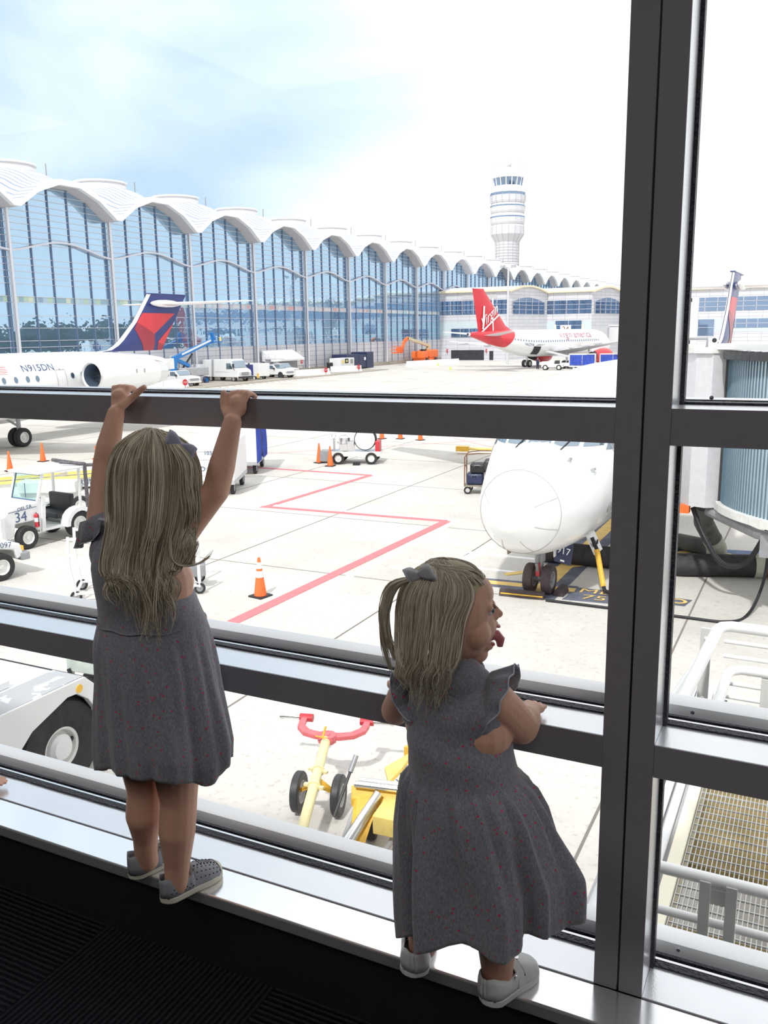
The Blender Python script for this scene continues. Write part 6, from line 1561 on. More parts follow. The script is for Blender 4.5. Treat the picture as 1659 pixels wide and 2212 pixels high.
def slip_on(par, heel, toe, z, kind, W_=.030):
    """moulded shoe from heel to toe (xy points on the ledge)"""
    h = V((heel[0],heel[1],z)); t = V((toe[0],toe[1],z)); d_ = (t-h); L_ = d_.length; d_.normalize(); s_ = V((d_.y,-d_.x,0))
    def outline(u):      # half width along the length
        return W_*interp(u, [0,.04,.12,.3,.5,.7,.85,.95,1.0], [.12,.55,.80,.86,.90,1.06,1.0,.66,.10])
    us = [0,.01,.03,.07,.13,.2,.3,.42,.55,.68,.8,.89,.95,.985,1.0]
    sole = 'shoesole' if kind == 'holes' else 'shoewhite'; up = 'shoegrey' if kind == 'holes' else 'shoewhite'
    sh = .016
    b = MB(); ring = [h+d_*(L_*u)+s_*outline(u)*1.04 for u in us]+[h+d_*(L_*u)-s_*outline(u)*1.04 for u in reversed(us)]
    b.prism(ring, (0,0,sh)); b.build('sole', sole, par, bevel=.003, smooth=True)
    top = lambda u: interp(u, [0,.05,.14,.3,.42,.5,.62,.75,.88,.96,1.0], [.056,.062,.055,.042,.046,.058,.054,.046,.036,.028,.017])
    # upper: collar open between u=.06 and .46
    rows = []; n = 24
    for u in [.0,.02,.05,.09,.14,.2,.27,.34,.40,.45]:
        row = []
        for sgn in (1,):
            w_ = outline(u); c = h+d_*(L_*u)
            row = [c+s_*w_+V((0,0,sh*.8)), c+s_*w_*1.03+V((0,0,lerp(sh,top(u),.35))), c+s_*w_*.97+V((0,0,lerp(sh,top(u),.7))), c+s_*w_*.82+V((0,0,top(u)))]
        rows.append(row)
    rows2 = [[V(p)-2*s_*((p-h).dot(s_)) for p in r] for r in rows]
    b = MB().grid(rows).grid(rows2)
    heelrow = [[h+d_*(L_*.0)+s_*outline(0)*k+V((0,0,z_)) for k in (1,-1)] for z_ in (sh*.8, .03, .045, .056)]
    b.grid(heelrow)
    vamp = []
    for u in [.43+.57*j/26 for j in range(27)]:
        w_ = outline(u); c = h+d_*(L_*u); hh = top(u)-sh*.8
        vamp.append([c+s_*w_*cos(pi*k/36)*(1.0)+V((0,0,sh*.8+hh*sin(pi*k/36)**.75)) for k in range(37)])
    b.grid(vamp)
    o = b.build('upper', up, par); 
    for p in o.data.polygons: p.use_smooth = True
    sm = o.modifiers.new('thickness', 'SOLIDIFY'); sm.thickness = .0022
    def onside(u, f, sg, off=.0003):
        w_ = outline(u)*(1.0+.04*f)*lerp(1,.9,max(0,f-.5)*2 if u < .44 else 0)
        if u < .44: return h+d_*(L_*u)+s_*sg*(outline(u)*interp(f,[0,.35,.7,1],[1,1.03,.97,.82])+off)+V((0,0,lerp(sh,top(u),f))), s_*sg
        a = f*pi/2; hh = top(u)-sh*.8
        return h+d_*(L_*u)+s_*sg*(outline(u)*cos(a)+off*cos(a))+V((0,0,sh*.8+hh*sin(a)**.75+off*sin(a))), (s_*sg*cos(a)+V((0,0,1))*sin(a)).normalized()
    if kind == 'holes':
        hb = MB()
        for sg in (-1,1):
            for j, f in enumerate((.22,.45,.66)):
                for i in range(13):
                    u = .09+.066*i+(.033 if j % 2 else 0)
                    if u > .92: continue
                    if u < .44 and f > .6: continue
                    p, nn = onside(u, f, sg); hb.lathe([(.0017,-.001),(.0017,.0003)], p, nn, 8)
            for i in range(7):
                p, nn = onside(.52+.055*i, .80, sg); hb.lathe([(.0025,-.001),(.0025,.0003)], p, nn, 10)
        for i in range(6):
            for j in (-1,0,1):
                u = .62+.04*i; p, nn = onside(u, 1-.10*abs(j), j if j else 1); hb.lathe([(.0017,-.001),(.0017,.0003)], p, nn, 8)
        hb.build('perforation', 'shoehole', o)
        cap = []
        for u in [.90,.93,.96,.985,1.003]:
            c = h+d_*(L_*u); hh = (top(u)-sh*.8)*1.08
            cap.append([c+s_*outline(u)*1.06*cos(pi*k/14)+V((0,0,sh*.8+hh*sin(pi*k/14)**.75)) for k in range(15)])
        q = MB().grid(cap).build('toe_cap', 'shoesole', par); 
        for p in q.data.polygons: p.use_smooth = True
    else:
        st = MB()
        rows = []
        for k in range(15):
            a = pi*k/14; c0 = h+d_*(L_*.50); hh = .058-sh
            rows.append([c0-d_*.009+s_*outline(.47)*1.06*cos(a)+V((0,0,sh+hh*sin(a)**.7*1.03)), c0+d_*.009+s_*outline(.53)*1.06*cos(a)+V((0,0,sh+hh*sin(a)**.7*1.05))])
        st.grid(rows); q = st.build('strap', 'shoewhite', par); sm = q.modifiers.new('thickness', 'SOLIDIFY'); sm.thickness = .003
        for u in (.40,.60):
            p, nn = onside(u, .9, 1, .002); MB().lathe([(.005,0),(.0045,.002)], p, nn, 12).build('buckle', 'chrome', q)
        gp = MB()
        for u in (.445,.565):
            gp.tube([onside(u, f, sg, .0006)[0] for sg, fs in ((1,(.25,.5,.75,.95)),(-1,(.95,.75,.5,.25))) for f in fs], .0024, 6)
        gp.build('cut_out', 'shoehole', par)
    return o

def strands(name, par, mat, locks, per, rad, seed, jit=.006):
    """locks: lists of control points; every lock carries 'per' strands"""
    rnd = random.Random(seed); b = MB()
    for L_ in locks:
        base = cat(L_, 5); n = len(base); ofs = []
        for s in range(per):
            a = rnd.uniform(0,2*pi); q = sqrt(rnd.random())*jit; dx = V((cos(a)*q, sin(a)*q*.8, rnd.uniform(-1,1)*.3*jit)); ph = rnd.uniform(0,6.3); am = rnd.uniform(.2,1)*.0022
            e = rnd.uniform(.80,1.0); m = max(4,int(n*e)); pts = []
            for i in range(m):
                t = i/(n-1); k = (.35+.9*t)*(1-.55*smoothstep(.75,1,t))
                pts.append(base[i]+dx*k+V((sin(ph+t*9)*am, cos(ph+t*7)*am, 0)))
            r = [rad*(1.0 if i < m*.8 else lerp(1,.25,(i-m*.8)/(m*.2))) for i in range(m)]
            b.tube(pts, r, 4, cap=False)
    o = b.build(name, mat, par)
    for p in o.data.polygons: p.use_smooth = True
    return o

def bow(par, c, X, Z, size, mat, name='hair_bow', face=None):
    """c centre, X = direction of the loops, Z = up within the bow plane"""
    X = V(X).normalized(); Z = V(Z).normalized(); Y = X.cross(Z); o = None; rows_all = MB()
    for s in (-1,1):
        for lay, (sc2, dz) in enumerate(((1.,0),(.82,.006))):
            rows = []
            for i in range(11):
                t = i/10; w_ = size*sc2*(.18+.34*sin(pi*t*.62)); x = s*size*sc2*t; bulge = size*.30*sin(pi*t)*(1 if lay == 0 else 1.5)
                rows.append([V(c)+X*x+Z*(w_*k)+Y*(-bulge*(1-.5*k*k))-Z*(dz*t) for k in (-1,-.5,0,.5,1)])
            rows_all.grid(rows)
            rows = []
            for i in range(11):
                t = i/10; w_ = size*sc2*(.18+.34*sin(pi*t*.62)); x = s*size*sc2*t
                rows.append([V(c)+X*x+Z*(w_*k)+Y*(size*.04) for k in (-1,-.5,0,.5,1)])
            rows_all.grid(rows)
        rows = [[V(c)+X*(s*size*(.1+.62*t))+Z*(-size*(.1+.75*t)+size*.17*k)+Y*(-size*.05) for k in (-1,1)] for t in (0,.25,.5,.75,1)]
        rows_all.grid(rows)
    o = rows_all.build(name, mat, par)
    for p in o.data.polygons: p.use_smooth = True
    s_ = o.modifiers.new('thickness', 'SOLIDIFY'); s_.thickness = .0012
    MB().ball(V(c)-Y*size*.12, size*.17, (1,1,1.2), 10, 7).build('knot', mat, o, smooth=True)
    return o

# ============ tall girl ============
G1 = thing('person', 'girl with long blonde hair standing on the ledge, both hands up on the rail', 'person', (-1.265,1.38,0))
o1 = V((-1.265,1.38,0)); T1 = lambda p: V(p)-o1
SL, EL, WL = V((-1.375,1.385,.845)), V((-1.392,1.425,.972)), V((-1.376,1.455,1.082))
SR, ER, WR = V((-1.172,1.375,.832)), V((-1.090,1.420,.935)), V((-1.068,1.458,1.072))
KL, KR = V((-1.388,1.492,1.137)), V((-1.070,1.492,1.130))
ch = [
 [(SL+V((.03,0,-.02)),.036),(SL,.034),(SL.lerp(EL,.5),.029),(EL,.0255),(EL.lerp(WL,.35),.0265),(WL,.0185)],
 [(SR+V((-.03,0,-.03)),.042),(SR,.040),(SR.lerp(ER,.45),.033),(ER,.0275),(ER.lerp(WR,.35),.0275),(WR,.0190)],
 [(V((-1.255,1.385,.44)),.085),(V((-1.258,1.385,.55)),.078),(V((-1.262,1.38,.68)),.080),(V((-1.268,1.38,.78)),.083),(V((-1.270,1.38,.82)),.070)],
 [(V((-1.32,1.38,.82)),.045),(V((-1.27,1.38,.835)),.05),(V((-1.215,1.38,.82)),.048)],
 [(V((-1.31,1.38,.745)),.065),(V((-1.215,1.378,.735)),.070)],
 [(V((-1.262,1.385,.82)),.036),(V((-1.235,1.395,.90)),.034)],
 [(V((-1.300,1.385,.42)),.062),(V((-1.310,1.385,.30)),.050),(V((-1.308,1.385,.235)),.041),(V((-1.310,1.378,.175)),.042),(V((-1.325,1.392,.105)),.029),(V((-1.335,1.400,.055)),.0265),(V((-1.338,1.405,.035)),.027)],
 [(V((-1.215,1.385,.42)),.062),(V((-1.208,1.380,.30)),.050),(V((-1.206,1.378,.235)),.041),(V((-1.208,1.368,.165)),.041),(V((-1.214,1.368,.085)),.029),(V((-1.218,1.366,.045)),.0265),(V((-1.220,1.368,.03)),.027)],
 [(V((-1.345,1.392,.034)),.020),(V((-1.330,1.47,.026)),.016)], [(V((-1.222,1.354,.034)),.020),(V((-1.205,1.43,.026)),.016)],
]
ch += hand_chains(WL, KL, (1,.1,0), [(.02,1,.02),(.02,.9,-.55),(.0,.7,-.4)], th=[(WL+V((.012,.006,.016)),.0105),(V((-1.352,1.478,1.112)),.0085),(V((-1.334,1.484,1.128)),.0078),(V((-1.320,1.488,1.137)),.0068)])
ch += hand_chains(WR, KR, (-1,.05,0), [(.15,1,.02),(.18,.9,-.5),(.1,.7,-.4)], th=[(WR+V((-.012,.004,.014)),.0105),(V((-1.098,1.474,1.098)),.0085),(V((-1.104,1.479,1.115)),.0076),(V((-1.104,1.482,1.130)),.0066)])
hc = V((-1.215,1.385,.955))
fd = V((.10,.99,-.04)).normalized(); fr = V((fd.y,-fd.x,0)).normalized(); fu = fr.cross(fd)
RH = Matrix((fr,fd,fu)).transposed()
H = lambda f, l, u, c=hc: c+fd*f+fr*l+fu*u
bl = [(hc+fu*.008,.078,(.92,1.06,1.12),RH),(H(.030,0,-.035),.055,(.95,.85,1.0),RH),(H(.038,.028,-.028),.026,(1,1,1)),(H(.038,-.028,-.028),.026,(1,1,1)),(H(.062,0,-.075),.018,(1,1,1)),
      (H(.082,0,-.018),.0085,(1,1,1.2)),(H(.074,0,-.046),.014,(1.2,.6,.6),RH),(H(.0,.073,-.01),.016,(.35,.8,1.1),RH),(H(.0,-.073,-.01),.016,(.35,.8,1.1),RH),
      ((KL+WL)/2+V((0,.004,.004)),.021,(1.05,.75,1)),((KR+WR)/2+V((0,.004,.002)),.021,(1.0,.75,1.1))]
bd = flesh('body', [[(T1(p),r) for p,r in c] for c in ch], [(T1(x[0]),)+tuple(x[1:]) for x in bl], 'skin', G1, .0030)
for s in (-1,1):
    e = MB().ball(T1(H(.068,s*.029,.004)), .010, seg=14, rings=10).build('eye', 'eyewhite', G1, smooth=True); MB().ball(T1(H(.0745,s*.029,.004)), .0045, seg=10, rings=6).build('iris', 'iris', e, smooth=True)
MB().ball(T1(H(.084,0,-.047)), .012, (1.2,.45,.42), 12, 8, RH).build('lips', 'lip', G1, smooth=True)
# dress
rings = [(.845,-1.272,1.38,.070,.058),(.80,-1.280,1.38,.088,.082),(.77,-1.283,1.38,.092,.088),(.742,-1.272,1.38,.101,.092),(.70,-1.256,1.38,.115,.095),(.655,-1.249,1.38,.122,.099),(.60,-1.243,1.376,.134,.108),(.55,-1.238,1.374,.141,.113),(.50,-1.235,1.372,.144,.116),(.45,-1.231,1.370,.148,.119),(.40,-1.226,1.368,.152,.122),(.35,-1.222,1.366,.156,.125),(.305,-1.222,1.366,.152,.124)]
def fold1(a, z):
    k = smoothstep(.66,.58,z); k2 = smoothstep(.60,.33,z)
    f = k*(.0022*sin(17*a)+.0018*sin(29*a+1)) + k2*(.0065*sin(5*a+.6)+.0055*sin(8*a+2.1)+.003*sin(13*a))
    f += .0035*sin(a*2+z*32)*smoothstep(.40,.62,z)*.6
    f += .0035*sin(46*z+3*sin(a*1.0)+2)*smoothstep(.86,.7,z)*smoothstep(.5,.7,z)*.5
    return f
def hem1(a): return .022+.018*cos(a)-.022*sin(a)+.010*sin(3*a+.5)+.006*sin(5*a)-.018*exp(-((a-6.0)/.25)**2)
g1 = garment('dress', [(z,x-o1.x,y-o1.y,rx,ry) for z,x,y,rx,ry in rings], fold1, G1, hem=hem1)
MB().tube([V((.016+.1235*cos(2*pi*k/80), 0+.1005*sin(2*pi*k/80), .652+.002*sin(2*pi*k/8))) for k in range(81)], .0018, 6, cap=False).build('waist_seam', 'dress', g1, smooth=True)
ruffle([T1(p) for p in [(-1.235,1.32,.872),(-1.215,1.30,.85),(-1.205,1.298,.80),(-1.200,1.305,.755),(-1.175,1.32,.738),(-1.152,1.36,.742)]], lambda t: (.55,-.75,.15) if t < .7 else (.25,-.6,.7), .016, G1, .003, 9, 'trim')
ruffle([T1(p) for p in [(-1.325,1.335,.868),(-1.362,1.334,.868),(-1.398,1.345,.858),(-1.412,1.375,.850),(-1.410,1.41,.850)]], lambda t: (-.12,-.15,-.98), .056, G1, .004, 4)
MB().tube([T1(p) for p in cat([(-1.345,1.35,.868),(-1.30,1.335,.872),(-1.255,1.325,.868),(-1.215,1.33,.862)])], .004, 8).build('neckline', 'trim', g1, smooth=True)
garm = flesh('yoke', [[(T1((-1.368,1.38,.842)),.037),(T1((-1.34,1.38,.846)),.036),(T1((-1.27,1.378,.842)),.050),(T1((-1.215,1.378,.842)),.040)],[(T1((-1.33,1.38,.79)),.060),(T1((-1.255,1.378,.79)),.066)]], [], 'dress', G1, .004, 8)
slip_on(G1, T1((-1.362,1.368,0)).xy, T1((-1.318,1.522,0)).xy, .001, 'holes', .031)
slip_on(G1, T1((-1.234,1.330,0)).xy, T1((-1.188,1.486,0)).xy, .001, 'holes', .031)
# hair: view-aligned frame u = right as seen from the room, w = away
vv = V((-.66,.75,0)).normalized(); rr_ = V((.75,.66,0)).normalized()
def UV(u, w_, z, c): return V((c.x,c.y,0))+rr_*u+vv*w_+V((0,0,z))
def head_pt(c, a, pol, rad=(.080,.088,.094), fd_=fd, fr_=fr, fu_=fu, k=1.0):
    # a: azimuth from the back of the head towards its right side
    return c+fu_*.008+fr_*(sin(a)*sin(pol)*rad[0]*k)-fd_*(cos(a)*sin(pol)*rad[1]*k)+fu_*(cos(pol)*rad[2]*k)
rnd = random.Random(3)
cap = MB(); rows = []
for j in range(13):
    pol = .02+j*.150
    rows.append([T1(head_pt(hc, radians(-128+256*i/30), pol, k=.995)) for i in range(31)])
cap.grid(rows).build('scalp_hair', 'scalp', G1, smooth=True)
locks = []
NL = 150
for i in range(NL):
    a = radians(lerp(-125,125,(i+rnd.random()*.6)/NL)); k = rnd.uniform(.99,1.075)
    part = radians(10)
    root = head_pt(hc, a*.8, rnd.uniform(.06,.42), k=k)
    p1 = head_pt(hc, a, .75, k=k+.015); p2 = head_pt(hc, a, 1.15, k=k+.03); p3 = head_pt(hc, a, 1.62, k=k+.05)
    # position of the lock in the view frame
    d3 = p3-hc; u3 = d3.dot(rr_); w3 = d3.dot(vv)
    if w3 > .035:        # behind the head: shoulder length
        end = UV(u3*.8, w3*.5+.01, .83-rnd.random()*.03, hc); mid = UV(u3*1.0, w3, .88, hc); locks.append([T1(q) for q in (root,p1,p2,p3,mid,end)]); continue
    s = max(-1, min(1, u3/.085))
    ue = lerp(-.090, .028, (s+1)/2)+rnd.uniform(-.012,.012)
    ze = interp(s, [-1,-.55,-.2,.25,.6,1], [.765,.725,.69,.665,.685,.80])+rnd.uniform(-.045,.02)
    we = -.118+rnd.uniform(-.008,.008)
    um = lerp(u3, lerp(-.100,.024,(s+1)/2), .8)
    if s > .80:
        if rnd.random() < .6: ze = rnd.uniform(.85,.88); ue = .058; um = .055
        else: ze = .78; ue = .02
    mid1 = UV(lerp(u3,um,.35), min(w3,-.04)-.018, .885, hc); mid2 = UV(um-.004, -.108, .80, hc); wv = .010*sin(i*.55); mid2 = mid2+rr_*wv; mid3 = UV(lerp(um,ue,.6)-wv*1.1, we+rnd.uniform(-.008,.004), lerp(.80,ze,.55), hc); ue += wv*.8
    locks.append([T1(q) for q in (root,p1,p2,p3,mid1,mid2,mid3,UV(ue,we,ze,hc))])
strands('hair', G1, 'hair_long', locks, 15, .00085, 11, .0075)
# lock hanging from the bow and loose curl
lk = []
for j in range(7):
    x = .040+.005*j
    lk.append([T1(q) for q in (UV(.030+.003*j,-.066,1.035,hc),UV(x+.006,-.092,1.0,hc),UV(x+.008,-.100,.95,hc),UV(x+.010,-.098,.90,hc),UV(x+.004,-.092,.862,hc))])
lk.append([T1(q) for q in (UV(.02,-.105,.86,hc),UV(.022,-.118,.815,hc),UV(.045,-.125,.80,hc),UV(.08,-.118,.805,hc),UV(.108,-.10,.825,hc))])
strands('hair_lock', G1, 'hair_long', lk, 14, .0009, 5, .0045)
bow(G1, T1(UV(.052,-.060,1.030,hc)), rr_*.78+V((0,0,-.62))+vv*-.12, V((.45,.1,.85)), .033, 'ribbon')

# ============ toddler ============
G2 = thing('person', 'toddler in grey dress looking right with her tongue out, hands on the lower rail', 'person', (-.55,1.39,0))
o2 = V((-.55,1.39,0)); T2 = lambda p: V(p)-o2
hc = V((-.565,1.385,.757))
fd2 = V((.84,.54,.02)).normalized(); fr2 = V((fd2.y,-fd2.x,0)).normalized(); fu2 = fr2.cross(fd2); RH2 = Matrix((fr2,fd2,fu2)).transposed()
H = lambda f, l, u: hc+fd2*f+fr2*l+fu2*u
SL, EL, WL = V((-.640,1.395,.608)), V((-.690,1.425,.528)), V((-.708,1.490,.535))
SR, ER, WR = V((-.470,1.375,.606)), V((-.436,1.420,.545)), V((-.440,1.488,.548))
KL, KR = V((-.735,1.530,.532)), V((-.448,1.532,.536))
ch = [
 [(SL+V((.03,0,-.01)),.036),(SL,.034),(SL.lerp(EL,.5),.032),(EL,.029),(EL.lerp(WL,.4),.028),(WL,.0185)],
 [(SR+V((-.03,0,-.01)),.038),(SR,.036),(SR.lerp(ER,.5),.035),(ER,.031),(ER.lerp(WR,.4),.029),(WR,.019)],
 [(V((-.545,1.385,.33)),.080),(V((-.545,1.385,.45)),.080),(V((-.548,1.385,.56)),.078),(V((-.552,1.385,.605)),.062)],
 [(V((-.615,1.39,.60)),.042),(V((-.555,1.385,.605)),.05),(V((-.495,1.38,.60)),.044)],[(V((-.50,1.38,.545)),.060),(V((-.59,1.385,.545)),.058)],
 [(V((-.555,1.385,.62)),.036),(V((-.560,1.39,.68)),.038)],
 [(V((-.59,1.385,.30)),.062),(V((-.612,1.395,.18)),.044),(V((-.625,1.405,.10)),.033),(V((-.630,1.412,.055)),.030),(V((-.632,1.415,.035)),.029)],
 [(V((-.50,1.385,.30)),.062),(V((-.480,1.390,.18)),.046),(V((-.468,1.392,.10)),.036),(V((-.468,1.395,.055)),.031),(V((-.468,1.398,.035)),.030)],
 [(V((-.632,1.41,.035)),.022),(V((-.655,1.47,.026)),.019)], [(V((-.468,1.39,.035)),.022),(V((-.445,1.45,.026)),.019)],
]
ch += hand_chains(WL, KL, (1,.3,0), [(-.5,.85,.0),(-.5,.8,-.2),(-.45,.8,-.25)], spread=.0115, r=.0064, fl=.030, th=[(WL+V((.010,.006,0)),.010),(V((-.700,1.528,.528)),.0075),(V((-.698,1.542,.526)),.0068)])
ch += hand_chains(WR, KR, (-1,.2,0), [(.05,1,.0),(.08,.95,-.25),(.05,.9,-.35)], spread=.0115, r=.0064, fl=.030, th=[(WR+V((-.012,.004,0)),.010),(V((-.474,1.520,.530)),.0075),(V((-.480,1.534,.527)),.0068)])
bl = [(hc+fu2*.012,.077,(.88,1.04,1.05),RH2),(H(.022,0,-.038),.056,(.96,.98,.95),RH2),(H(.040,.030,-.034),.031,(.95,1,1),RH2),(H(.040,-.030,-.034),.031,(.95,1,1),RH2),
      (H(.052,0,.030),.034,(1.2,.9,1.0),RH2),(H(.045,0,-.030),.042,(1.0,1,1.0),RH2),(H(.072,0,-.034),.018,(1.2,.9,.8),RH2),(H(.079,0,.004),.0085,(.8,1,1.6),RH2),(H(.086,0,-.006),.0088,(.85,1,1.2),RH2),(H(.052,0,-.083),.020,(1.1,1,.9),RH2),(H(.0925,0,-.011),.0090,(.95,.9,.85),RH2),(H(.085,.007,-.014),.0066,(1,1,1)),(H(.085,-.007,-.014),.0066,(1,1,1)),
      (H(.082,0,-.0290),.0115,(1.2,.85,.6),RH2),(H(.070,0,-.070),.013,(1.4,.9,.55),RH2),(H(.066,.028,.012),.0125,(1.2,.8,.8),RH2),(H(.066,-.028,.012),.0125,(1.2,.8,.8),RH2),
      (H(-.002,.069,-.012),.016,(.34,.75,1.1),RH2),(H(-.002,-.069,-.012),.016,(.34,.75,1.1),RH2),
      ((KL+WL)/2,.020,(1,1,.7)),((KR+WR)/2,.020,(1,1,.7))]
flesh('body', [[(T2(p),r) for p,r in c] for c in ch], [(T2(x[0]),)+tuple(x[1:]) for x in bl], 'skin', G2, .0026, 4)
for s in (-1,1):
    e = MB().ball(T2(H(.0675,s*.0285,.006)), .0098, seg=16, rings=12).build('eye', 'eyewhite', G2, smooth=True); MB().ball(T2(H(.0725,s*.0315,.006)), .0056, seg=12, rings=8).build('iris', 'iris', e, smooth=True)
    b = MB()
    for k in range(7): b.tube([T2(H(.0755,s*(.020+.003*k),.0125)), T2(H(.0805,s*(.022+.0038*k),.0145))], [.0005,.0002], 4)
    b.tube([T2(H(.0755-.0014*abs(k-3)**1.1,s*(.018+.0035*k),.0125-.0006*(k-3)**2)) for k in range(7)], .0009, 5)
    b.build('eyelash', 'black', G2)
MB().ball(T2(H(.0905,0,-.0335)), .0088, (1.3,.55,.30), 14, 8, RH2).build('upper_lip', 'lip', G2, smooth=True)
MB().ball(T2(H(.0795,0,-.067)), .0090, (1.3,.6,.34), 14, 8, RH2).build('lower_lip', 'lip', G2, smooth=True)
MB().ball(T2(H(.072,0,-.048)), .0135, (1.05,1.0,.95), 14, 8, RH2).build('mouth', 'shoehole', G2, smooth=True)
MB().tube([T2(H(.060,0,-.054)),T2(H(.078,0,-.051)),T2(H(.088,0,-.051)),T2(H(.0950,0,-.060)),T2(H(.0945,0,-.073))], [.010,.0100,.0098,.0090,.0055], 14).build('tongue', 'tongue', G2, smooth=True)
MB().box(-.006,.006,-.001,.001,-.002,.002).build('tooth', 'eyewhite', G2, loc=T2(H(.082,0,-.0405)))
rings = [(.642,-.556,1.385,.058,.050),(.615,-.552,1.385,.080,.068),(.58,-.548,1.385,.085,.078),(.54,-.546,1.385,.090,.083),(.515,-.541,1.383,.098,.086),(.475,-.536,1.382,.101,.088),(.455,-.532,1.382,.104,.090),(.435,-.524,1.382,.122,.100),(.40,-.516,1.380,.137,.108),(.35,-.510,1.378,.150,.112),(.30,-.502,1.376,.160,.113),(.25,-.494,1.374,.168,.113),(.20,-.491,1.372,.168,.114),(.155,-.489,1.372,.166,.116)]
def fold2(a, z):
    a = a % (2*pi)
    k = smoothstep(.462,.43,z); k2 = smoothstep(.44,.22,z)
    f = k*(1-.6*k2)*(.0045*sin(21*a)+.0034*sin(34*a+1)) + k2*(.0125*sin(6*a+1.0)+.0080*sin(9*a+.4)+.0035*sin(15*a))
    # deep side folds seen in the photo
    f -= k2*.046*exp(-((a-5.55)/.12)**2) + k2*.038*exp(-((a-3.95)/.10)**2)
    f += .0028*sin(a*2+z*60)*smoothstep(.47,.52,z)
    return f
def hem2(a): return .050*cos(a)-.022*sin(a)+.010*sin(3*a+1.2)+.006*sin(7*a)
g2 = garment('dress', [(z,x-o2.x,y-o2.y,rx,ry) for z,x,y,rx,ry in rings], fold2, G2, hem=hem2)
flesh('yoke', [[(T2((-.622,1.39,.608)),.038),(T2((-.585,1.387,.618)),.046),(T2((-.555,1.385,.620)),.050),(T2((-.520,1.382,.618)),.046),(T2((-.495,1.382,.612)),.038)],[(T2((-.595,1.385,.572)),.062),(T2((-.515,1.378,.578)),.067)],[(T2((-.575,1.378,.630)),.050),(T2((-.535,1.374,.630)),.050)]], [], 'dress', G2, .004, 8)
ruffle([T2(p) for p in [(-.497,1.335,.560),(-.482,1.334,.600),(-.480,1.350,.640),(-.484,1.385,.655),(-.480,1.42,.640),(-.470,1.435,.600)]], lambda t: (.9,1.3*(t-.5),.30), .046, G2, .003, 6)
ruffle([T2(p) for p in [(-.605,1.335,.560),(-.622,1.336,.600),(-.624,1.352,.636),(-.620,1.385,.650),(-.622,1.42,.636),(-.632,1.435,.600)]], lambda t: (-.9,1.3*(t-.5),.05), .036, G2, .003, 6)
MB().tube([V((-.004+.052*cos(2*pi*k/40), -.003+.046*sin(2*pi*k/40), .652+.004*sin(2*pi*k/40))) for k in range(41)], .0045, 8, cap=False).build('neckline', 'dress', g2, smooth=True)
slip_on(G2, T2((-.628,1.358,0)).xy, T2((-.668,1.490,0)).xy, .001, 'strap', .034)
slip_on(G2, T2((-.478,1.352,0)).xy, T2((-.428,1.492,0)).xy, .001, 'strap', .034)
vv = V((-.37,.93,0)).normalized(); rr_ = V((.93,.37,0)).normalized()
hp = lambda a, pol, k=1.0: head_pt(hc, a, pol, (.074,.083,.086), fd2, fr2, fu2, k)
rows = []
for j in range(12):
    pol = .02+j*.150; lim = interp(pol, [0,.75,.95,1.15,1.8], [180,180,150,112,96])
    rows.append([T2(hp(radians(-lim+2*lim*i/30), pol, .992)) for i in range(31)])
MB().grid(rows).build('scalp_hair', 'scalp', G2, smooth=True)
rnd = random.Random(8); locks = []
for i in range(150):
    a = radians(lerp(-135,135,(i+rnd.random()*.6)/150)); k = rnd.uniform(1.0,1.05)
    root = hp(a*.5+rnd.uniform(-.2,.2), rnd.uniform(.05,.45), k)
    if abs(a) > radians(113):     # forehead side: swept back towards the bow
        q0 = rnd.uniform(.78,1.02); a2 = (1 if a > 0 else -1)*lerp(radians(104), radians(176), (abs(a)-radians(113))/radians(22)); f = hp(a2+rnd.uniform(-.06,.06), q0, 1.0); locks.append([T2(q) for q in (f, hp(a2*.96,q0*.78,1.01), hp(a2*.8,.5,1.02), hp(a2*.45,.36,1.03), hp(-.2,.45,1.05))]); continue
    p1 = hp(a,.75,k+.012); p2 = hp(a,1.15,k+.025); p3 = hp(a*(.88 if abs(a) > radians(80) else 1),1.6,k+.04)
    d3 = p3-hc; u3 = d3.dot(rr_); w3 = d3.dot(vv); s = u3/.085
    if w3 > .03: locks.append([T2(q) for q in (root,p1,p2,p3,UV(u3,w3*.9,.68,hc),UV(u3*.9,w3*.8,.66,hc))]); continue
    ze = interp(s, [-1,-.6,-.2,.2,.6], [.655,.625,.612,.618,.64])+rnd.uniform(-.030,.018)
    ue = interp(s, [-1,-.6,-.2,.2,.6,1], [-.074,-.062,-.040,-.012,.012,.02])+rnd.uniform(-.006,.006)
    wz = -.088+.02*abs(s)
    cu = .008*sin(i*.8); locks.append([T2(q) for q in (root,p1,p2,p3,UV(lerp(u3,ue,.35)+cu*.4,min(w3*1.02,-.045)-.012,.70,hc),UV(lerp(u3,ue,.75)-cu,wz-.004,.662,hc),UV(ue+cu*1.6,wz+.004+rnd.uniform(-.01,.004),ze,hc))])
strands('hair', G2, 'hair_short', locks, 13, .00068, 21, .0062)
lk = []
for j in range(9):
    lk.append([T2(q) for q in (UV(-.048-.002*j,-.03,.828,hc),UV(-.086-.0016*j,-.03,.812,hc),UV(-.104-.001*j,-.028,.770,hc),UV(-.106,-.03,.72,hc),UV(-.095+.002*j,-.034,.668,hc))])
for j in range(3): lk.append([T2(q) for q in (UV(-.045,-.03,.83,hc),UV(-.098,-.02,.815,hc),UV(-.118,-.02,.76,hc),UV(-.112,-.02,.69,hc),UV(-.098,-.02,.645,hc))])
strands('ponytail', G2, 'hair_short', lk, 12, .0007, 31, .005)
bow(G2, T2(UV(-.048,-.046,.838,hc)), rr_*.75+V((0,0,.28))+vv*-.5, V((-.35,-.25,.9)), .030, 'ribbon2')

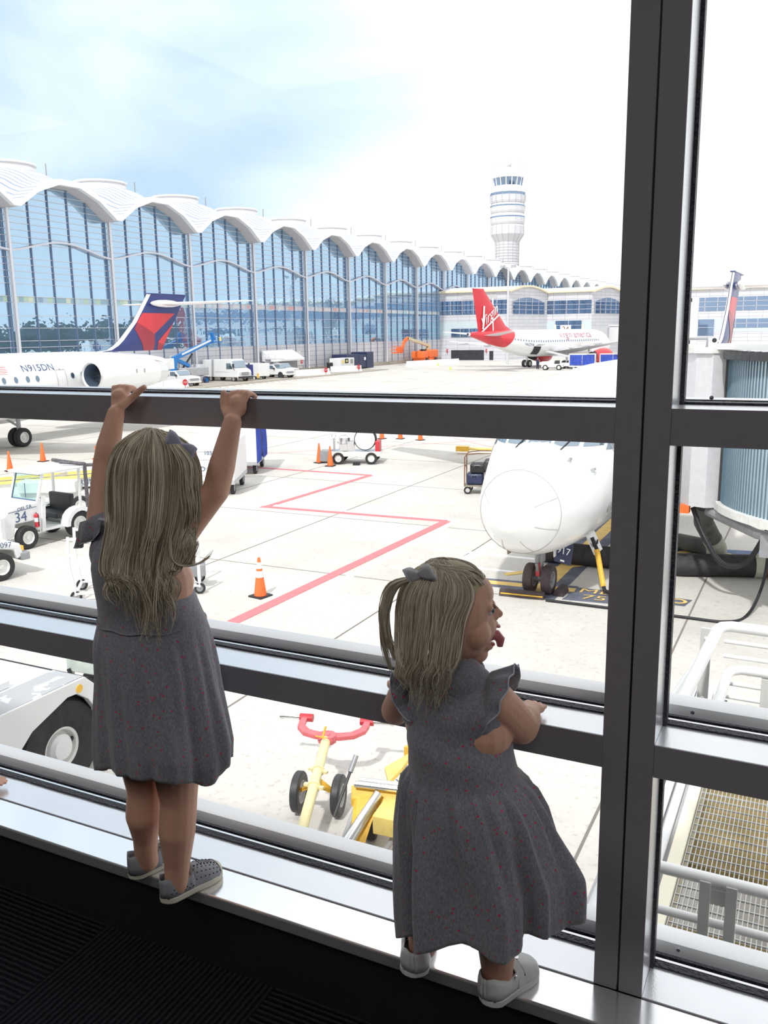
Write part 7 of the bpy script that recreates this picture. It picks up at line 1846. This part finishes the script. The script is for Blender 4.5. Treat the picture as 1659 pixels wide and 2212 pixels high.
# ============ child at the left edge: only the fingers reach the picture ============
G3 = thing('person', 'child whose small hand rests on the ledge at the left edge', 'person', (-2.32,1.30,FZ))
o3 = V((-2.32,1.30,FZ)); T3 = lambda p: V(p)-o3
Sx, Ex, Wx, Kx = V((-2.30,1.33,.32)), V((-2.18,1.40,.13)), V((-2.045,1.505,.030)), V((-2.005,1.535,.020))
ch = [[(Sx,.036),(Sx.lerp(Ex,.5),.030),(Ex,.026),(Ex.lerp(Wx,.4),.024),(Wx,.017)], [(V((-2.5,1.28,.32)),.036),(V((-2.56,1.34,.16)),.028),(V((-2.50,1.44,.05)),.022),(V((-2.49,1.48,.03)),.018)],
      [(V((-2.40,1.26,.02)),.085),(V((-2.40,1.27,.16)),.08),(V((-2.40,1.28,.30)),.075)],[(V((-2.40,1.28,.33)),.036),(V((-2.39,1.29,.40)),.036)],
      [(V((-2.45,1.26,0)),.065),(V((-2.46,1.24,-.10)),.05),(V((-2.46,1.22,-.17)),.034)],[(V((-2.35,1.26,0)),.065),(V((-2.34,1.24,-.10)),.05),(V((-2.34,1.22,-.17)),.034)]]
ch += hand_chains(Wx, Kx, (.5,-.85,0), [(.85,.45,.0),(.85,.45,-.12),(.85,.45,-.15)], spread=.0115, r=.0062, fl=.032, th=[(Wx+V((.010,-.012,0)),.010),(V((-2.005,1.508,.014)),.007),(V((-1.985,1.512,.010)),.0062)])
flesh('body', [[(T3(p),r) for p,r in c] for c in ch], [(T3((-2.385,1.30,.48)),.078,(.95,1.05,1.12)),(T3((-2.37,1.385,.46)),.010,(1,1,1)),((T3((Wx+Kx)/2)),.018,(1,1,.6))], 'skin', G3, .0032)
M['shirt3'] = P('blue_cotton', (.08,.12,.22), .8); M['short3'] = P('navy_cotton', (.03,.035,.06), .8)
garment('shirt', [(z+.2,x-o3.x,y-o3.y,rx,ry) for z,x,y,rx,ry in [(.36,-2.40,1.28,.07,.06),(.30,-2.40,1.28,.105,.09),(.18,-2.40,1.27,.10,.092),(.02,-2.40,1.265,.108,.098)]], lambda a,z: .002*sin(5*a), G3, 'shirt3')
garment('shorts', [(z+.2,x-o3.x,y-o3.y,rx,ry) for z,x,y,rx,ry in [(.03,-2.40,1.265,.104,.094),(-.02,-2.40,1.26,.115,.10),(-.10,-2.40,1.25,.125,.09)]], lambda a,z: .003*sin(4*a), G3, 'short3')
hc3 = V((-2.385,1.30,.48)); lk = []
for i in range(60):
    a = radians(lerp(-130,130,i/59)); P3_ = lambda pol, k=1.0: hc3+V((sin(a)*sin(pol)*.078*k, -cos(a)*sin(pol)*.086*k, cos(pol)*.092*k))
    lk.append([T3(P3_(.1)),T3(P3_(.5,1.03)),T3(P3_(1.0,1.05)),T3(P3_(1.6,1.05)),T3(P3_(1.9,1.04))])
strands('hair', G3, 'hair_short', lk, 14, .0012, 4, .006)
for x in (-2.46,-2.34): MB().ball(T3((x,1.25,FZ+.03)), .05, (.62,1.3,.6), 12, 8).build('shoe', 'shoewhite', G3, smooth=True)

# ============ ramp workers by the far jet ============
def worker(x, y, label, vest, rz=0):
    W_ = thing('person', label, 'person', (x,y,ZA), rz)
    flesh('body', [[((0,0,1.5),.06),((0,0,1.62),.09),((0,0,1.7),.09)],[((0,0,.95),.16),((0,0,1.35),.18)],[((-.1,0,.9),.10),((-.12,.05,.5),.07),((-.12,0,.06),.06)],[((.1,0,.9),.10),((.14,-.1,.5),.07),((.14,-.05,.06),.06)],
        [((-.2,0,1.38),.06),((-.28,.05,1.1),.05),((-.22,.2,.95),.04)],[((.2,0,1.38),.06),((.28,.05,1.1),.05),((.25,.22,1.0),.04)]], [], 'skin', W_, .03, 2)
    MB().lathe([(.20,.85),(.23,1.0),(.24,1.3),(.20,1.46),(.08,1.52)], seg=14).build('vest', vest, W_, smooth=True)
    b = MB().tube([(-.1,0,.92),(-.12,.05,.5),(-.12,0,.1)], [.13,.10,.08], 10).tube([(.1,0,.92),(.14,-.1,.5),(.14,-.05,.1)], [.13,.10,.08], 10); b.build('trousers', 'fur', W_, smooth=True)
    MB().ball((0,-.02,1.74), .115, (1,1.05,.8), 12, 8).build('cap', 'dark', W_, smooth=True)
worker(-38.6, 130.6, 'ramp worker in dark clothes standing beside the tiny white baggage tractor', 'navy')
worker(-26.2, 133.0, 'ramp worker in a yellow-green vest near the red engine of the far jet', 'hivis')
vs_ = sc.view_settings
sc.display_settings.display_device = 'sRGB'
vs_.view_transform = 'Standard'; vs_.look = 'None'; vs_.exposure = EXPO; vs_.gamma = 1; vs_.use_curve_mapping = False
sc.cycles.max_bounces = 8; sc.cycles.transparent_max_bounces = 24; sc.cycles.diffuse_bounces = 4
sc.cycles.sample_clamp_indirect = 6
sc.cycles.use_denoising = True
